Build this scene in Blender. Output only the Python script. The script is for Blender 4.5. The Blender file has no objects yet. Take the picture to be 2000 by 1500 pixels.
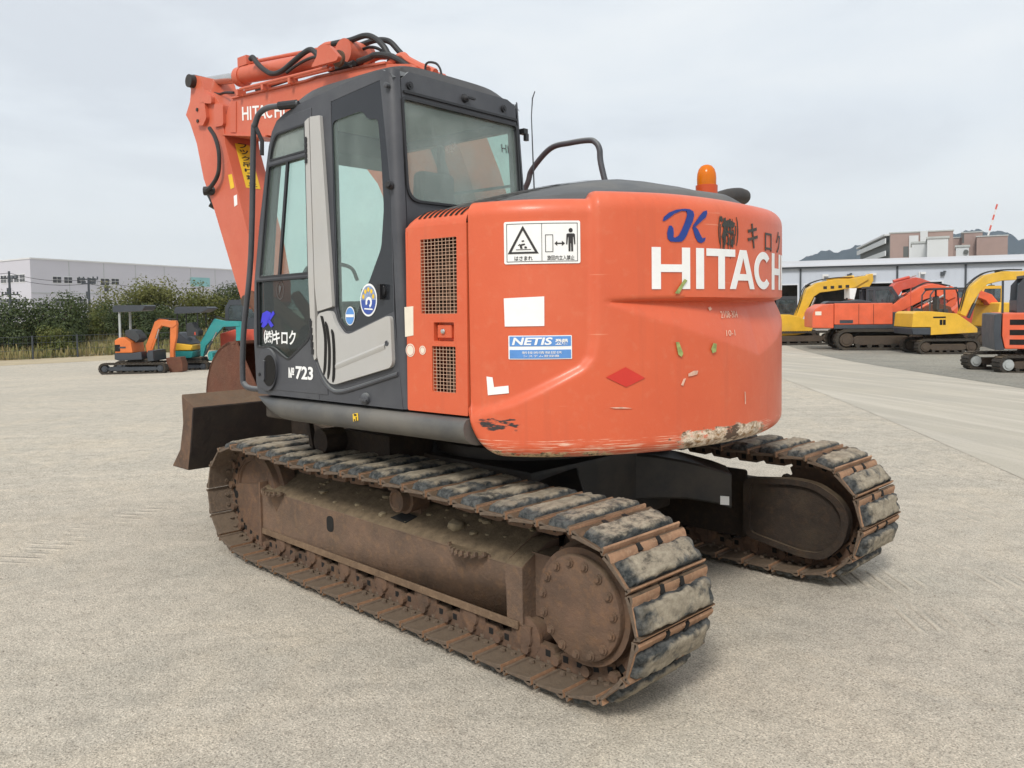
import bpy, bmesh, math, random
from mathutils import Vector, Matrix
from mathutils import noise as mnoise
scene = bpy.context.scene
COL = scene.collection
R = math.radians
SWING = 0.085                      # the upper works are swung a few degrees on the undercarriage
CS, SN = math.cos(SWING), math.sin(SWING)
random.seed(7)

def upper(p):                      # upper-works frame -> world
    return Vector((CS*p[0]-SN*p[1], SN*p[0]+CS*p[1], p[2]))

def smooth01(t):
    t = min(max(t, 0.0), 1.0)
    return t*t*(3-2*t)

def ground_z(x, y):                # the yard falls gently away from the machine
    return -0.75*smooth01((math.hypot(x+1, y-1)-4)/34)

# ---------------------------------------------------------------- mesh builder
class MB:
    def __init__(s):
        s.bm = bmesh.new(); s.soft = False
    def faces(s, verts, faces):
        vs = [s.bm.verts.new(v) for v in verts]
        for f in faces:
            try: s.bm.faces.new([vs[i] for i in f])
            except ValueError: pass
        return vs
    def box(s, x0, x1, y0, y1, z0, z1, M=None):
        v = [Vector((x, y, z)) for x in (x0, x1) for y in (y0, y1) for z in (z0, z1)]
        if M is not None: v = [M @ p for p in v]
        s.faces(v, [(0,1,3,2),(4,6,7,5),(0,4,5,1),(2,3,7,6),(0,2,6,4),(1,5,7,3)])
        return s
    def prism(s, pts, vec):        # planar polygon swept along vec
        n = len(pts); vec = Vector(vec)
        a = [s.bm.verts.new(Vector(p)) for p in pts]
        b = [s.bm.verts.new(Vector(p)+vec) for p in pts]
        fa = s.bm.faces.new(a); fb = s.bm.faces.new(b[::-1])
        for i in range(n):
            j = (i+1) % n
            s.bm.faces.new((a[j], a[i], b[i], b[j]))
        fa.normal_update(); fb.normal_update()
        if n > 4: bmesh.ops.triangulate(s.bm, faces=[fa, fb], ngon_method='EAR_CLIP')
        return s
    def side(s, pts, y0, y1):      # x-z outline given thickness in y
        return s.prism([(p[0], y0, p[1]) for p in pts], (0, y1-y0, 0))
    def tube(s, pts, r, seg=10, cap=True, closed=False):
        pts = [Vector(p) for p in pts]; n = len(pts); rings = []
        up = None
        for i, p in enumerate(pts):
            if closed: t = pts[(i+1) % n]-pts[i-1]
            else: t = pts[min(i+1, n-1)]-pts[max(i-1, 0)]
            t.normalize()
            if up is None:
                up = Vector((0,0,1)) if abs(t.z) < .9 else Vector((1,0,0))
            a = (up - t*up.dot(t)).normalized(); up = a; b = t.cross(a)
            rr = r[i] if isinstance(r, (list, tuple)) else r
            rings.append([s.bm.verts.new(p+(a*math.cos(k*2*math.pi/seg)+b*math.sin(k*2*math.pi/seg))*rr) for k in range(seg)])
        m = n if closed else n-1
        for i in range(m):
            A, B = rings[i], rings[(i+1) % n]
            for k in range(seg):
                s.bm.faces.new((A[k], A[(k+1) % seg], B[(k+1) % seg], B[k]))
        if cap and not closed:
            s.bm.faces.new(rings[0][::-1]); s.bm.faces.new(rings[-1])
        return s
    def cyl(s, p0, p1, r0, r1=None, seg=24):
        return s.tube([p0, p1], [r0, r0 if r1 is None else r1], seg)
    def lathe(s, prof, org, axis=(0,0,1), seg=28):
        ax = Vector(axis).normalized(); org = Vector(org)
        a = ax.orthogonal().normalized(); b = ax.cross(a); rings = []
        for r, h in prof:
            rings.append([s.bm.verts.new(org+ax*h+(a*math.cos(k*2*math.pi/seg)+b*math.sin(k*2*math.pi/seg))*max(r, 1e-4)) for k in range(seg)])
        for A, B in zip(rings, rings[1:]):
            for k in range(seg):
                s.bm.faces.new((A[k], A[(k+1) % seg], B[(k+1) % seg], B[k]))
        s.bm.faces.new(rings[0][::-1]); s.bm.faces.new(rings[-1])
        return s
    def grid(s, rows, close=False):
        vs = [[s.bm.verts.new(p) for p in row] for row in rows]
        for A, B in zip(vs, vs[1:]):
            n = len(A)
            for k in range(n if close else n-1):
                s.bm.faces.new((A[k], A[(k+1) % n], B[(k+1) % n], B[k]))
        return vs
    def mesh(s, me):
        s.bm.from_mesh(me); return s
    def bevel(s, w, seg=2, ang=35):
        bmesh.ops.remove_doubles(s.bm, verts=s.bm.verts, dist=1e-5)
        s.bm.normal_update()
        es = [e for e in s.bm.edges if len(e.link_faces) == 2 and e.calc_face_angle(0) > R(ang)]
        s.soft = True
        if es: bmesh.ops.bevel(s.bm, geom=es, offset=w, segments=seg, profile=.6, affect='EDGES', clamp_overlap=True)
        return s
    def build(s, name, mat, parent=None, up=False, ang=35, recalc=True, label=None):
        if recalc: bmesh.ops.recalc_face_normals(s.bm, faces=s.bm.faces)
        if up:
            for v in s.bm.verts: v.co = upper(v.co)
        me = bpy.data.meshes.new(name); s.bm.to_mesh(me); s.bm.free()
        for p in me.polygons: p.use_smooth = True
        me.set_sharp_from_angle(angle=R(ang))
        o = link(name, me, mat, parent, label)
        if s.soft:                 # keeps broad faces flat between their rounded edges
            wn = o.modifiers.new('flat faces', 'WEIGHTED_NORMAL'); wn.weight = 100; wn.keep_sharp = True
        return o

def link(name, me, mat, parent=None, label=None):
    if mat is not None:
        for m in (mat if isinstance(mat, (list, tuple)) else [mat]): me.materials.append(m)
    o = bpy.data.objects.new(name, me); COL.objects.link(o)
    if parent is not None: o.parent = parent
    if label: o['label'] = label
    return o

def tag(o, label=None, cat=None, group=None, kind=None):
    if label: o['label'] = label
    if cat: o['category'] = cat
    if group: o['group'] = group
    if kind: o['kind'] = kind
    return o

def empty(name, label, cat, loc=(0,0,0), rz=0, group=None):
    o = bpy.data.objects.new(name, None); COL.objects.link(o)
    o.location = loc; o.rotation_euler = (0, 0, rz); o.empty_display_size = .2
    return tag(o, label, cat, group)

# flat outlines (with holes) and lettering, given thickness and laid on any surface by a mapping f(u, v, w)
def flat_mesh(loops, thick):
    cu = bpy.data.curves.new('outline', 'CURVE'); cu.dimensions = '2D'; cu.fill_mode = 'BOTH'; cu.extrude = thick/2
    for lp in loops:
        sp = cu.splines.new('POLY'); sp.points.add(len(lp)-1); sp.use_cyclic_u = True
        for p, q in zip(sp.points, lp): p.co = (q[0], q[1], 0, 1)
    o = bpy.data.objects.new('outline', cu); me = bpy.data.meshes.new_from_object(o)
    bpy.data.objects.remove(o); return me

def text_mesh(body, size, thick, bold=0.0, shear=0.0):
    cu = bpy.data.curves.new('lettering', 'FONT'); cu.body = body; cu.size = size; cu.extrude = thick/2
    cu.offset = bold; cu.shear = shear; cu.resolution_u = 3
    o = bpy.data.objects.new('lettering', cu); me = bpy.data.meshes.new_from_object(o)
    bpy.data.objects.remove(o); return me

def fit_text(body, u0, u1, v0, v1, thick=.003, bold=0.0, shear=0.0):    # lettering stretched to fill a rectangle
    me = text_mesh(body, 1, thick, bold, shear)
    xs = [v.co.x for v in me.vertices]; ys = [v.co.y for v in me.vertices]
    a, b, c, d = min(xs), max(xs), min(ys), max(ys)
    for v in me.vertices:
        v.co.x = u0+(v.co.x-a)/(b-a)*(u1-u0); v.co.y = v0+(v.co.y-c)/(d-c)*(v1-v0)
    return me

def lay(meshes, f, step=None, off=0.0):       # returns an MB with every flat mesh laid on the surface
    mb = MB()
    for me in (meshes if isinstance(meshes, list) else [meshes]):
        mb.bm.from_mesh(me); bpy.data.meshes.remove(me)
    bmesh.ops.remove_doubles(mb.bm, verts=mb.bm.verts, dist=1e-6)
    if step:
        us = [v.co.x for v in mb.bm.verts]; a, b = min(us), max(us)
        k = math.floor(a/step)+1
        while k*step < b:
            g = list(mb.bm.verts)+list(mb.bm.edges)+list(mb.bm.faces)
            bmesh.ops.bisect_plane(mb.bm, geom=g, plane_co=(k*step, 0, 0), plane_no=(1, 0, 0)); k += 1
    for v in mb.bm.verts: v.co = Vector(f(v.co.x, v.co.y, v.co.z+off))
    return mb

def circle(cx, cy, rx, ry=None, n=28, a0=0, a1=360):
    ry = ry or rx
    m = n if a1-a0 >= 360 else n+1
    return [(cx+rx*math.cos(R(a0+(a1-a0)*k/n)), cy+ry*math.sin(R(a0+(a1-a0)*k/n))) for k in range(m)]

def rect(u0, u1, v0, v1, r=0.0, n=4):
    if r <= 0: return [(u0,v0),(u1,v0),(u1,v1),(u0,v1)]
    out = []
    for cx, cy, a in ((u1-r,v0+r,-90),(u1-r,v1-r,0),(u0+r,v1-r,90),(u0+r,v0+r,180)):
        out += [(cx+r*math.cos(R(a+90*k/n)), cy+r*math.sin(R(a+90*k/n))) for k in range(n+1)]
    return out

def rounded(pts, r, n=4):          # fillets every corner of a polygon (r may be a list)
    out = []; m = len(pts)
    for i in range(m):
        p = Vector(pts[i][:2]); a = Vector(pts[i-1][:2])-p; b = Vector(pts[(i+1) % m][:2])-p
        rr = r[i] if isinstance(r, (list, tuple)) else r
        d = min(rr, a.length*.45, b.length*.45)
        if d <= 1e-4: out.append(tuple(p)); continue
        A = p+a.normalized()*d; B = p+b.normalized()*d
        for k in range(n+1):
            t = k/n; q = A*(1-t)**2+p*2*t*(1-t)+B*t*t; out.append(tuple(q))
    return out

def spline(pts, n=8):              # Catmull-Rom through points
    P = [Vector(p) for p in pts]; P = [P[0]*2-P[1]]+P+[P[-1]*2-P[-2]]; out = []
    for i in range(1, len(P)-2):
        for k in range(n):
            t = k/n
            out.append(.5*((2*P[i])+(P[i+1]-P[i-1])*t+(2*P[i-1]-5*P[i]+4*P[i+1]-P[i+2])*t*t+(3*P[i]-P[i-1]-3*P[i+1]+P[i+2])*t**3))
    out.append(P[-2]); return out

# ---------------------------------------------------------------- materials
class NT:
    def __init__(s, name):
        s.m = bpy.data.materials.new(name); s.m.use_nodes = True
        s.t = s.m.node_tree; s.t.nodes.clear()
        s.out = s.t.nodes.new('ShaderNodeOutputMaterial')
        s.tc = s.t.nodes.new('ShaderNodeTexCoord')
    def n(s, typ, **kw):
        nd = s.t.nodes.new(typ)
        for k, v in kw.items():
            if k.startswith('i_'): nd.inputs[k[2:].replace('_', ' ')].default_value = v
            else: setattr(nd, k, v)
        return nd
    def L(s, a, b): s.t.links.new(a, b)
    def noise(s, scale, detail=4, rough=.55, vec=None, stretch=None, dist=0.0, coord='Object'):
        v = vec or s.tc.outputs[coord]
        if stretch:
            mp = s.n('ShaderNodeMapping'); mp.inputs['Scale'].default_value = stretch; s.L(v, mp.inputs[0]); v = mp.outputs[0]
        nd = s.n('ShaderNodeTexNoise'); nd.inputs['Scale'].default_value = scale; nd.inputs['Detail'].default_value = detail
        nd.inputs['Roughness'].default_value = rough; nd.inputs['Distortion'].default_value = dist
        s.L(v, nd.inputs['Vector']); return nd.outputs['Fac']
    def ramp(s, fac, stops):
        nd = s.n('ShaderNodeValToRGB'); el = nd.color_ramp.elements
        while len(el) < len(stops): el.new(.5)
        for e, (p, c) in zip(el, stops):
            e.position = p; e.color = (c, c, c, 1) if isinstance(c, (int, float)) else (*c, 1)
        s.L(fac, nd.inputs[0]); return nd.outputs[0]
    def mix(s, fac, a, b, blend='MIX'):
        nd = s.n('ShaderNodeMix', data_type='RGBA', blend_type=blend)
        for sock, v in ((nd.inputs[0], fac), (nd.inputs[6], a), (nd.inputs[7], b)):
            if isinstance(v, (int, float)): sock.default_value = v
            elif isinstance(v, (tuple, list)): sock.default_value = (*v[:3], 1)
            else: s.L(v, sock)
        return nd.outputs[2]
    def math(s, op, a, b=None, c=None):
        nd = s.n('ShaderNodeMath', operation=op)
        for i, v in enumerate((a, b, c)):
            if v is None: continue
            if isinstance(v, (int, float)): nd.inputs[i].default_value = v
            else: s.L(v, nd.inputs[i])
        return nd.outputs[0]
    def sep(s, v):
        nd = s.n('ShaderNodeSeparateXYZ'); s.L(v, nd.inputs[0]); return nd.outputs
    def bsdf(s, col, rough=.5, metal=0.0, bump=None, bdist=.01, bstr=1.0, spec=.5, coat=0.0):
        b = s.n('ShaderNodeBsdfPrincipled')
        for sock, v in ((b.inputs['Base Color'], col), (b.inputs['Roughness'], rough), (b.inputs['Metallic'], metal)):
            if isinstance(v, (int, float)): sock.default_value = v
            elif isinstance(v, (tuple, list)): sock.default_value = (*v[:3], 1)
            else: s.L(v, sock)
        b.inputs['Specular IOR Level'].default_value = spec
        if coat: b.inputs['Coat Weight'].default_value = coat; b.inputs['Coat Roughness'].default_value = .15
        if bump is not None:
            bp = s.n('ShaderNodeBump'); bp.inputs['Strength'].default_value = bstr; bp.inputs['Distance'].default_value = bdist
            s.L(bump, bp.inputs['Height']); s.L(bp.outputs[0], b.inputs['Normal'])
        s.L(b.outputs[0], s.out.inputs[0]); return b

def simple(name, col, rough=.5, metal=0.0, var=.25, scale=6, bump=.3, bdist=.004, dirt=None, dirt_amt=.5, spec=.5):
    m = NT(name); n1 = m.noise(scale, 5, .6)
    k = m.ramp(n1, [(.25, 1-var), (.75, 1+var*.6)])
    c = m.mix(1.0, col, k, 'MULTIPLY')
    if dirt:
        n2 = m.noise(scale*.35, 6, .65)
        f = m.ramp(n2, [(.62-dirt_amt*.4, 0.0), (.78-dirt_amt*.3, 1.0)])
        f = m.math('MULTIPLY', f, min(1, dirt_amt*1.4))
        c = m.mix(f, c, dirt)
    rr = m.ramp(n1, [(.3, max(0, rough-.08)), (.7, min(1, rough+.1))])
    m.bsdf(c, rr, metal, m.noise(scale*14, 3) if bump else None, bdist, bump, spec)
    return m.m

M = {}
PRINTS = [(-1.75,-1.3,-2.36,.28,.95,.10),(-1.45,-2.9,-2.30,.24,.75,.10),(-2.35,-.95,-2.42,.24,.6,.10),(-1.95,-2.2,-2.36,.22,.5,.10),(-.9,-4.7,-2.2,.24,.9,.11),(2.9,1.62,-.95,.2,.9,.10)]
HAZE = .00014
HILL_A, HILL_B = (.03,.042,.05), (.05,.062,.065)  # bluish base: part of the distance haze is put into the hill colours

# paint of the excavator: chalky orange with fine dust
def orange_paint(name, col, dark, scuffs=False):
    m = NT(name)
    n1 = m.noise(1.7, 6, .6); n2 = m.noise(23, 4, .6)
    c = m.mix(m.ramp(n1, [(.3, 0.0), (.75, 1.0)]), col, dark)
    c = m.mix(m.math('MULTIPLY', m.ramp(n2, [(.55, 0.0), (.8, 1.0)]), .12), c, (.62, .36, .22))
    fade = m.noise(.9, 5, .65); c = m.mix(m.math('MULTIPLY', m.ramp(fade, [(.48, 0.0), (.72, 1.0)]), .30), c, (.74, .23, .12))
    runs = m.noise(1.0, 4, .6, stretch=(16, 16, .7)); c = m.mix(m.math('MULTIPLY', m.ramp(runs, [(.56, 0.0), (.72, 1.0)]), .16), c, (.36, .085, .045))
    rough = m.ramp(n1, [(.3, .38), (.7, .58)])
    # small scratches running along the bodywork
    sc = m.noise(5, 3, .5, stretch=(.6, .6, 16)); sc2 = m.noise(2.1, 2)
    f = m.math('MULTIPLY', m.ramp(sc, [(.70, 0.0), (.735, 1.0)]), m.ramp(sc2, [(.5, 0.0), (.62, 1.0)]))
    c = m.mix(m.math('MULTIPLY', f, .35), c, (.78, .42, .27))
    if scuffs:
        uv = m.sep(m.tc.outputs['UV']); s, z = uv[0], uv[1]
        low = m.ramp(z, [(.93, 1.0), (1.12, .55), (1.30, 0.0)])
        lines = m.noise(6, 5, .6, coord='UV', stretch=(1.0, 34, 1)); patch = m.noise(3.0, 3, .6, coord='UV')
        f1 = m.math('MULTIPLY', m.ramp(m.math('MULTIPLY_ADD', low, .17, lines), [(.66, 0.0), (.70, 1.0)]), m.ramp(patch, [(.38, 0.0), (.54, 1.0)]))
        f1 = m.math('MULTIPLY', f1, m.ramp(low, [(0.0, 0.0), (.3, 1.0)]))
        c = m.mix(m.math('MULTIPLY', f1, .75), c, (.84, .62, .46))
        # worn-through patches on the lower rim
        def zone(s0, s1, z0, z1, soft_s, soft_z):
            a = m.ramp(m.math('MULTIPLY_ADD', s, .4, 0.0), [((s0-soft_s)*.4, 0.0), (s0*.4, 1.0), (s1*.4, 1.0), ((s1+soft_s)*.4, 0.0)])
            b = m.ramp(m.math('MULTIPLY_ADD', z, .4, 0.0), [((z0-soft_z)*.4, 0.0), (z0*.4, 1.0), (z1*.4, 1.0), ((z1+soft_z)*.4, 0.0)])
            return m.math('MULTIPLY', a, b)
        chip = m.noise(11, 6, .7, coord='UV', stretch=(1, 2.2, 1)); chip2 = m.noise(24, 5, .7, coord='UV', stretch=(1, 1.7, 1))
        za = zone(1.10, 1.56, .90, .985, .25, .045)
        zb = zone(.10, .60, .90, .940, .25, .022)
        zc = zone(.08, .22, 1.045, 1.085, .06, .02)
        fa = m.ramp(m.math('MULTIPLY_ADD', za, .36, m.math('MULTIPLY_ADD', chip2, .35, m.math('MULTIPLY', chip, .72))), [(.74, 0.0), (.80, 1.0)])
        c = m.mix(fa, c, m.mix(m.ramp(chip2, [(.42, 0.0), (.6, 1.0)]), (.76, .64, .50), m.mix(m.ramp(chip, [(.45, 0.0), (.6, 1.0)]), (.30, .16, .06), (.12, .065, .035))))
        fb = m.ramp(m.math('MULTIPLY_ADD', zb, .30, chip), [(.76, 0.0), (.80, 1.0)])
        c = m.mix(fb, c, m.mix(m.ramp(chip2, [(.46, 0.0), (.58, 1.0)]), (.70, .52, .30), (.05, .04, .03)))
        fc = m.ramp(m.math('MULTIPLY_ADD', zc, .30, m.noise(9, 5, .6, coord='UV', stretch=(1, 4, 1))), [(.75, 0.0), (.80, 1.0)])
        c = m.mix(fc, c, (.035, .03, .03))
        fd = m.ramp(m.math('MULTIPLY_ADD', zone(1.32, 1.36, .958, .985, .07, .035), .42, chip), [(.70, 0.0), (.76, 1.0)])
        c = m.mix(fd, c, (.09, .05, .03))
    m.bsdf(c, rough, 0.0, m.noise(90, 2), .0015, .35, spec=.45, coat=.12)
    return m.m
M['orange'] = orange_paint('orange_paint', (.655, .120, .046), (.59, .100, .038))
M['orange_rear'] = orange_paint('scuffed_orange_paint', (.655, .120, .046), (.59, .100, .038), True)
M['orange_arm'] = orange_paint('weathered_orange_paint', (.60, .135, .072), (.52, .108, .055))
def pale_top(name, col, overlay, rough=.42):            # paint mixed towards a paler colour on whatever faces up
    m = NT(name); n1 = m.noise(4, 5, .6); g = m.n('ShaderNodeNewGeometry'); nz = m.sep(g.outputs['Normal'])[2]
    c = m.mix(1.0, col, m.ramp(n1, [(.25, .8), (.75, 1.2)]), 'MULTIPLY')
    f = m.math('ADD', m.math('MULTIPLY', m.ramp(nz, [(.25, 0.0), (.9, .75)]), m.ramp(n1, [(.2, .6), (.7, 1.0)])), m.math('MULTIPLY', m.ramp(m.noise(1.6, 6, .65), [(.5, 0.0), (.75, 1.0)]), .14))
    m.bsdf(m.mix(f, c, overlay), m.ramp(n1, [(.3, rough-.06), (.7, rough+.1)]), 0, m.noise(70, 3), .002, .25); return m.m
M['grey'] = pale_top('charcoal_grey_paint', (.056, .058, .066), (.27, .28, .27))
M['grey_dusty'] = simple('dusty_grey_paint', (.085, .088, .09), .55, 0, .25, 3.5, .3, .003, (.18, .165, .14), .5)
M['silver'] = simple('light_grey_panel', (.43, .42, .40), .42, 0, .07, 3, .15, .001, (.40, .36, .30), .35)
M['black'] = simple('black_plastic', (.018, .018, .02), .4, 0, .2, 8, .2, .001)
M['black_gloss'] = simple('black_glass_border', (.022, .024, .028), .12, 0, .1, 4, 0)
M['hole'] = simple('dark_void', (.008, .007, .006), .9, 0, .1, 5, 0)
M['rubber_hose'] = simple('black_rubber_hose', (.022, .022, .022), .5, 0, .3, 20, .4, .001, (.07, .065, .055), .25)
M['white'] = simple('white_vinyl', (.84, .84, .82), .45, 0, .05, 20, .1, .0005)
M['cream'] = simple('cream_label', (.78, .71, .58), .5, 0, .06, 20, .1, .0005)
M['yellow_label'] = simple('yellow_label', (.80, .52, .03), .5, 0, .12, 14, .1, .0005)
M['sea_blue'] = simple('deep_blue_print', (.045, .09, .36), .4, 0, .2, 14, .1, .0005)
M['blue_label'] = simple('blue_label', (.10, .27, .62), .45, 0, .12, 12, .1, .0005)
M['deep_blue'] = simple('blue_paint', (.012, .042, .24), .45, 0, .12, 12, .1, .0005)
M['violet_blue'] = simple('violet_blue_paint', (.045, .04, .62), .45, 0, .15, 12, .1, .0005)
M['ink'] = simple('black_ink', (.025, .022, .022), .5, 0, .2, 18, .1, .0005)
M['ink_worn'] = simple('faded_black_paint', (.045, .045, .038), .6, 0, .35, 16, .1, .0005, (.25, .09, .05), .3)
M['red_mark'] = simple('red_marking', (.60, .035, .022), .45, 0, .08, 10, .1, .0005)
M['green_mark'] = simple('green_paint_mark', (.30, .36, .12), .6, 0, .6, 30, .1, .0005)
M['pale_mark'] = simple('pale_scrape', (.74, .46, .34), .6, 0, .4, 30, .1, .0005)
M['steel'] = simple('bright_steel_rod', (.62, .60, .58), .22, 1.0, .1, 6, .05, .0005)
M['mesh_wire'] = simple('pale_grille_wire', (.56, .36, .25), .5, 0, .1, 20, .1, .0005)
M['seat'] = simple('dark_seat_cloth', (.05, .055, .058), .8, 0, .2, 12, .4, .002)
M['interior'] = simple('grey_cab_lining', (.30, .32, .31), .7, 0, .1, 3, .2, .002)
M['lamp_amber'] = None

def rust(name, a, b, c, mud=0.0, scale=5, mudcol=((.20, .148, .092), (.105, .078, .05))):
    m = NT(name)
    n1 = m.noise(scale, 7, .65); n2 = m.noise(scale*4.3, 5, .65); n3 = m.noise(scale*.6, 4, .6)
    col = m.mix(m.ramp(n1, [(.3, 0.0), (.7, 1.0)]), a, b)
    col = m.mix(m.math('MULTIPLY', m.ramp(n2, [(.5, 0.0), (.75, 1.0)]), .6), col, c)
    if mud:
        g = m.n('ShaderNodeNewGeometry'); nz = m.sep(g.outputs['Normal'])[2]
        up = m.ramp(m.math('MULTIPLY_ADD', n3, .5, m.math('MULTIPLY', nz, .75)), [(.62, 0.0), (.86, 1.0)])
        overlay = m.math('MULTIPLY', m.ramp(n3, [(.5, 0.0), (.8, 1.0)]), .28)
        f = m.math('MINIMUM', 1.0, m.math('ADD', m.math('MULTIPLY', up, mud), overlay))
        mudc = m.mix(m.ramp(n2, [(.3, 0.0), (.7, 1.0)]), mudcol[0], mudcol[1])
        col = m.mix(f, col, mudc)
    m.bsdf(col, .82, 0.0, m.noise(scale*11, 6, .7), .008, .7, spec=.25)
    return m.m
M['rust'] = rust('rusty_brown_steel', (.165, .10, .067), (.085, .058, .043), (.24, .13, .068), .35)
M['rust_mud'] = rust('muddy_rusty_steel', (.19, .122, .084), (.105, .075, .057), (.27, .16, .09), 1.0)
M['rust_edge'] = rust('worn_tan_steel_edge', (.21, .14, .088), (.13, .085, .055), (.29, .20, .125), .2, 6)
M['rust_red'] = rust('red_brown_bucket_steel', (.16, .065, .04), (.11, .05, .034), (.20, .10, .065), .2, 4)
M['rust_bright'] = rust('worn_orange_brown_steel', (.44, .255, .15), (.27, .15, .09), (.56, .37, .23), .9, 9, ((.11, .075, .045), (.055, .04, .028)))
M['shoe_inner'] = rust('worn_brown_track_plate', (.175, .13, .095), (.088, .066, .05), (.25, .17, .11), .30, 7)
M['rust_dark'] = rust('dark_grimy_steel', (.040, .029, .022), (.028, .022, .018), (.075, .046, .028), .5)
M['blade_dark'] = rust('blackened_blade_steel', (.024, .02, .019), (.035, .026, .022), (.05, .034, .026), .75, 3)
M['chassis_black'] = simple('black_chassis_paint', (.017, .016, .016), .55, 0, .4, 3, .4, .003, (.07, .052, .036), .55)

# worn rubber pads caked with dry mud; every pad gets its own pattern
m = NT('muddy_rubber_pad')
oi = m.n('ShaderNodeObjectInfo'); ad = m.n('ShaderNodeVectorMath', operation='ADD')
sc_ = m.n('ShaderNodeVectorMath', operation='SCALE'); cmb = m.n('ShaderNodeCombineXYZ')
for i in range(3): m.L(oi.outputs['Random'], cmb.inputs[i])
m.L(cmb.outputs[0], sc_.inputs[0]); sc_.inputs['Scale'].default_value = 37
m.L(m.tc.outputs['Object'], ad.inputs[0]); m.L(sc_.outputs[0], ad.inputs[1]); vv = ad.outputs[0]
oz = m.sep(m.tc.outputs['Object'])
n1 = m.noise(9, 6, .65, vec=vv); n2 = m.noise(34, 5, .7, vec=vv, stretch=(1, .55, 1))
rub = m.mix(m.ramp(n2, [(.38, 0.0), (.62, 1.0)]), (.024, .028, .029), (.115, .117, .112))
mudc = m.mix(m.ramp(n2, [(.3, 0.0), (.68, 1.0)]), (.19, .158, .115), (.44, .38, .285))
hgt = m.math('MULTIPLY_ADD', oz[2], 13.0, m.math('MULTIPLY', n1, 1.1))
endf = m.ramp(m.math('ABSOLUTE', oz[1]), [(.17, 1.0), (.225, .25)])
f = m.math('MULTIPLY', m.ramp(hgt, [(.84, 0.0), (.99, 1.0)]), endf)
f = m.math('MULTIPLY', f, m.ramp(m.math('MULTIPLY_ADD', oi.outputs['Random'], .45, n2), [(.30, 0.0), (.56, 1.0)]))
m.bsdf(m.mix(f, rub, mudc), .8, 0, m.noise(60, 6, .8, vec=vv), .010, 1.0, spec=.3)
M['pad'] = m.m

def glass(name, tint, haze=.06, hazecol=(.5, .55, .52), rough=.02):
    m = NT(name)
    tr = m.n('ShaderNodeBsdfTransparent'); tr.inputs[0].default_value = (*tint, 1)
    gl = m.n('ShaderNodeBsdfGlossy'); gl.inputs['Roughness'].default_value = rough
    df = m.n('ShaderNodeBsdfDiffuse'); df.inputs[0].default_value = (*hazecol, 1)
    a = m.n('ShaderNodeMixShader'); b = m.n('ShaderNodeMixShader')
    hz = m.math('MULTIPLY', m.ramp(m.noise(3, 6, .6), [(.3, .35), (.7, 1.4)]), haze)
    m.L(hz, a.inputs[0]); m.L(tr.outputs[0], a.inputs[1]); m.L(df.outputs[0], a.inputs[2])
    fr = m.n('ShaderNodeLayerWeight'); fr.inputs[0].default_value = .5      # reflection rises at grazing angles, alike from both sides
    m.L(m.math('MULTIPLY_ADD', m.math('POWER', fr.outputs['Facing'], 4.0), .75, .035), b.inputs[0]); m.L(a.outputs[0], b.inputs[1]); m.L(gl.outputs[0], b.inputs[2])
    m.L(b.outputs[0], m.out.inputs[0]); return m.m
M['glass'] = glass('tinted_cab_glass', (.86, .955, .915), .10, (.52, .58, .55))
M['glass_dusty'] = glass('dusty_rear_glass', (.86, .96, .91), .30, (.46, .50, .475))
M['glass_dark'] = glass('dark_lower_glass', (.40, .46, .44), .10, (.10, .12, .11))
M['glass_small'] = glass('distant_window_glass', (.35, .42, .44), .25, (.2, .25, .27))

m = NT('amber_lamp_plastic')
g1 = m.n('ShaderNodeBsdfTranslucent'); g1.inputs[0].default_value = (.98, .42, .05, 1)
g2 = m.n('ShaderNodeBsdfPrincipled'); g2.inputs['Base Color'].default_value = (.88, .26, .015, 1); g2.inputs['Roughness'].default_value = .18
mx = m.n('ShaderNodeMixShader'); mx.inputs[0].default_value = .5
m.L(g1.outputs[0], mx.inputs[1]); m.L(g2.outputs[0], mx.inputs[2]); m.L(mx.outputs[0], m.out.inputs[0]); M['lamp_amber'] = m.m
M['lamp_ring'] = simple('red_orange_lamp_base', (.55, .07, .012), .35, 0, .1, 8, .1, .0005)

# ================================================================ THE LARGE EXCAVATOR
EX = empty('excavator', 'large orange tracked excavator with a grey cab and rubber padded tracks, seen from behind', 'excavator')

M['mudl'] = simple('dry_mud_lumps', (.27, .215, .135), .9, 0, .3, 30, .5, .004)
# ---------------------------------------------------------------- crawler tracks
AX_R, AX_F, ZC, RP = -1.40, 1.405, .39, .338
path = []
path += [(1.25, .046), (0, .045), (-1.25, .045)]
path += [(AX_R-RP*math.sin(R(a)), ZC-.005-RP*math.cos(R(a))) for a in range(12, 175, 12)]
path += [(-1.30, .717), (-.9, .712), (-.4, .731), (0, .734), (.45, .712), (.75, .706), (1.1, .722)]
path += [(AX_F+RP*math.sin(R(a)), ZC+.002+RP*math.cos(R(a))) for a in range(6, 170, 12)]
def resample(pts, n):
    P = [Vector((p[0], 0, p[1])) for p in pts]; P.append(P[0].copy())
    d = [0.0]
    for a, b in zip(P, P[1:]): d.append(d[-1]+(b-a).length)
    tot = d[-1]; out = []; j = 0
    for i in range(n):
        t = tot*i/n
        while d[j+1] < t: j += 1
        out.append(P[j].lerp(P[j+1], (t-d[j])/(d[j+1]-d[j])))
    return out, tot/n
NSH = 44
joints, PITCH = resample(path, NSH)

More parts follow.
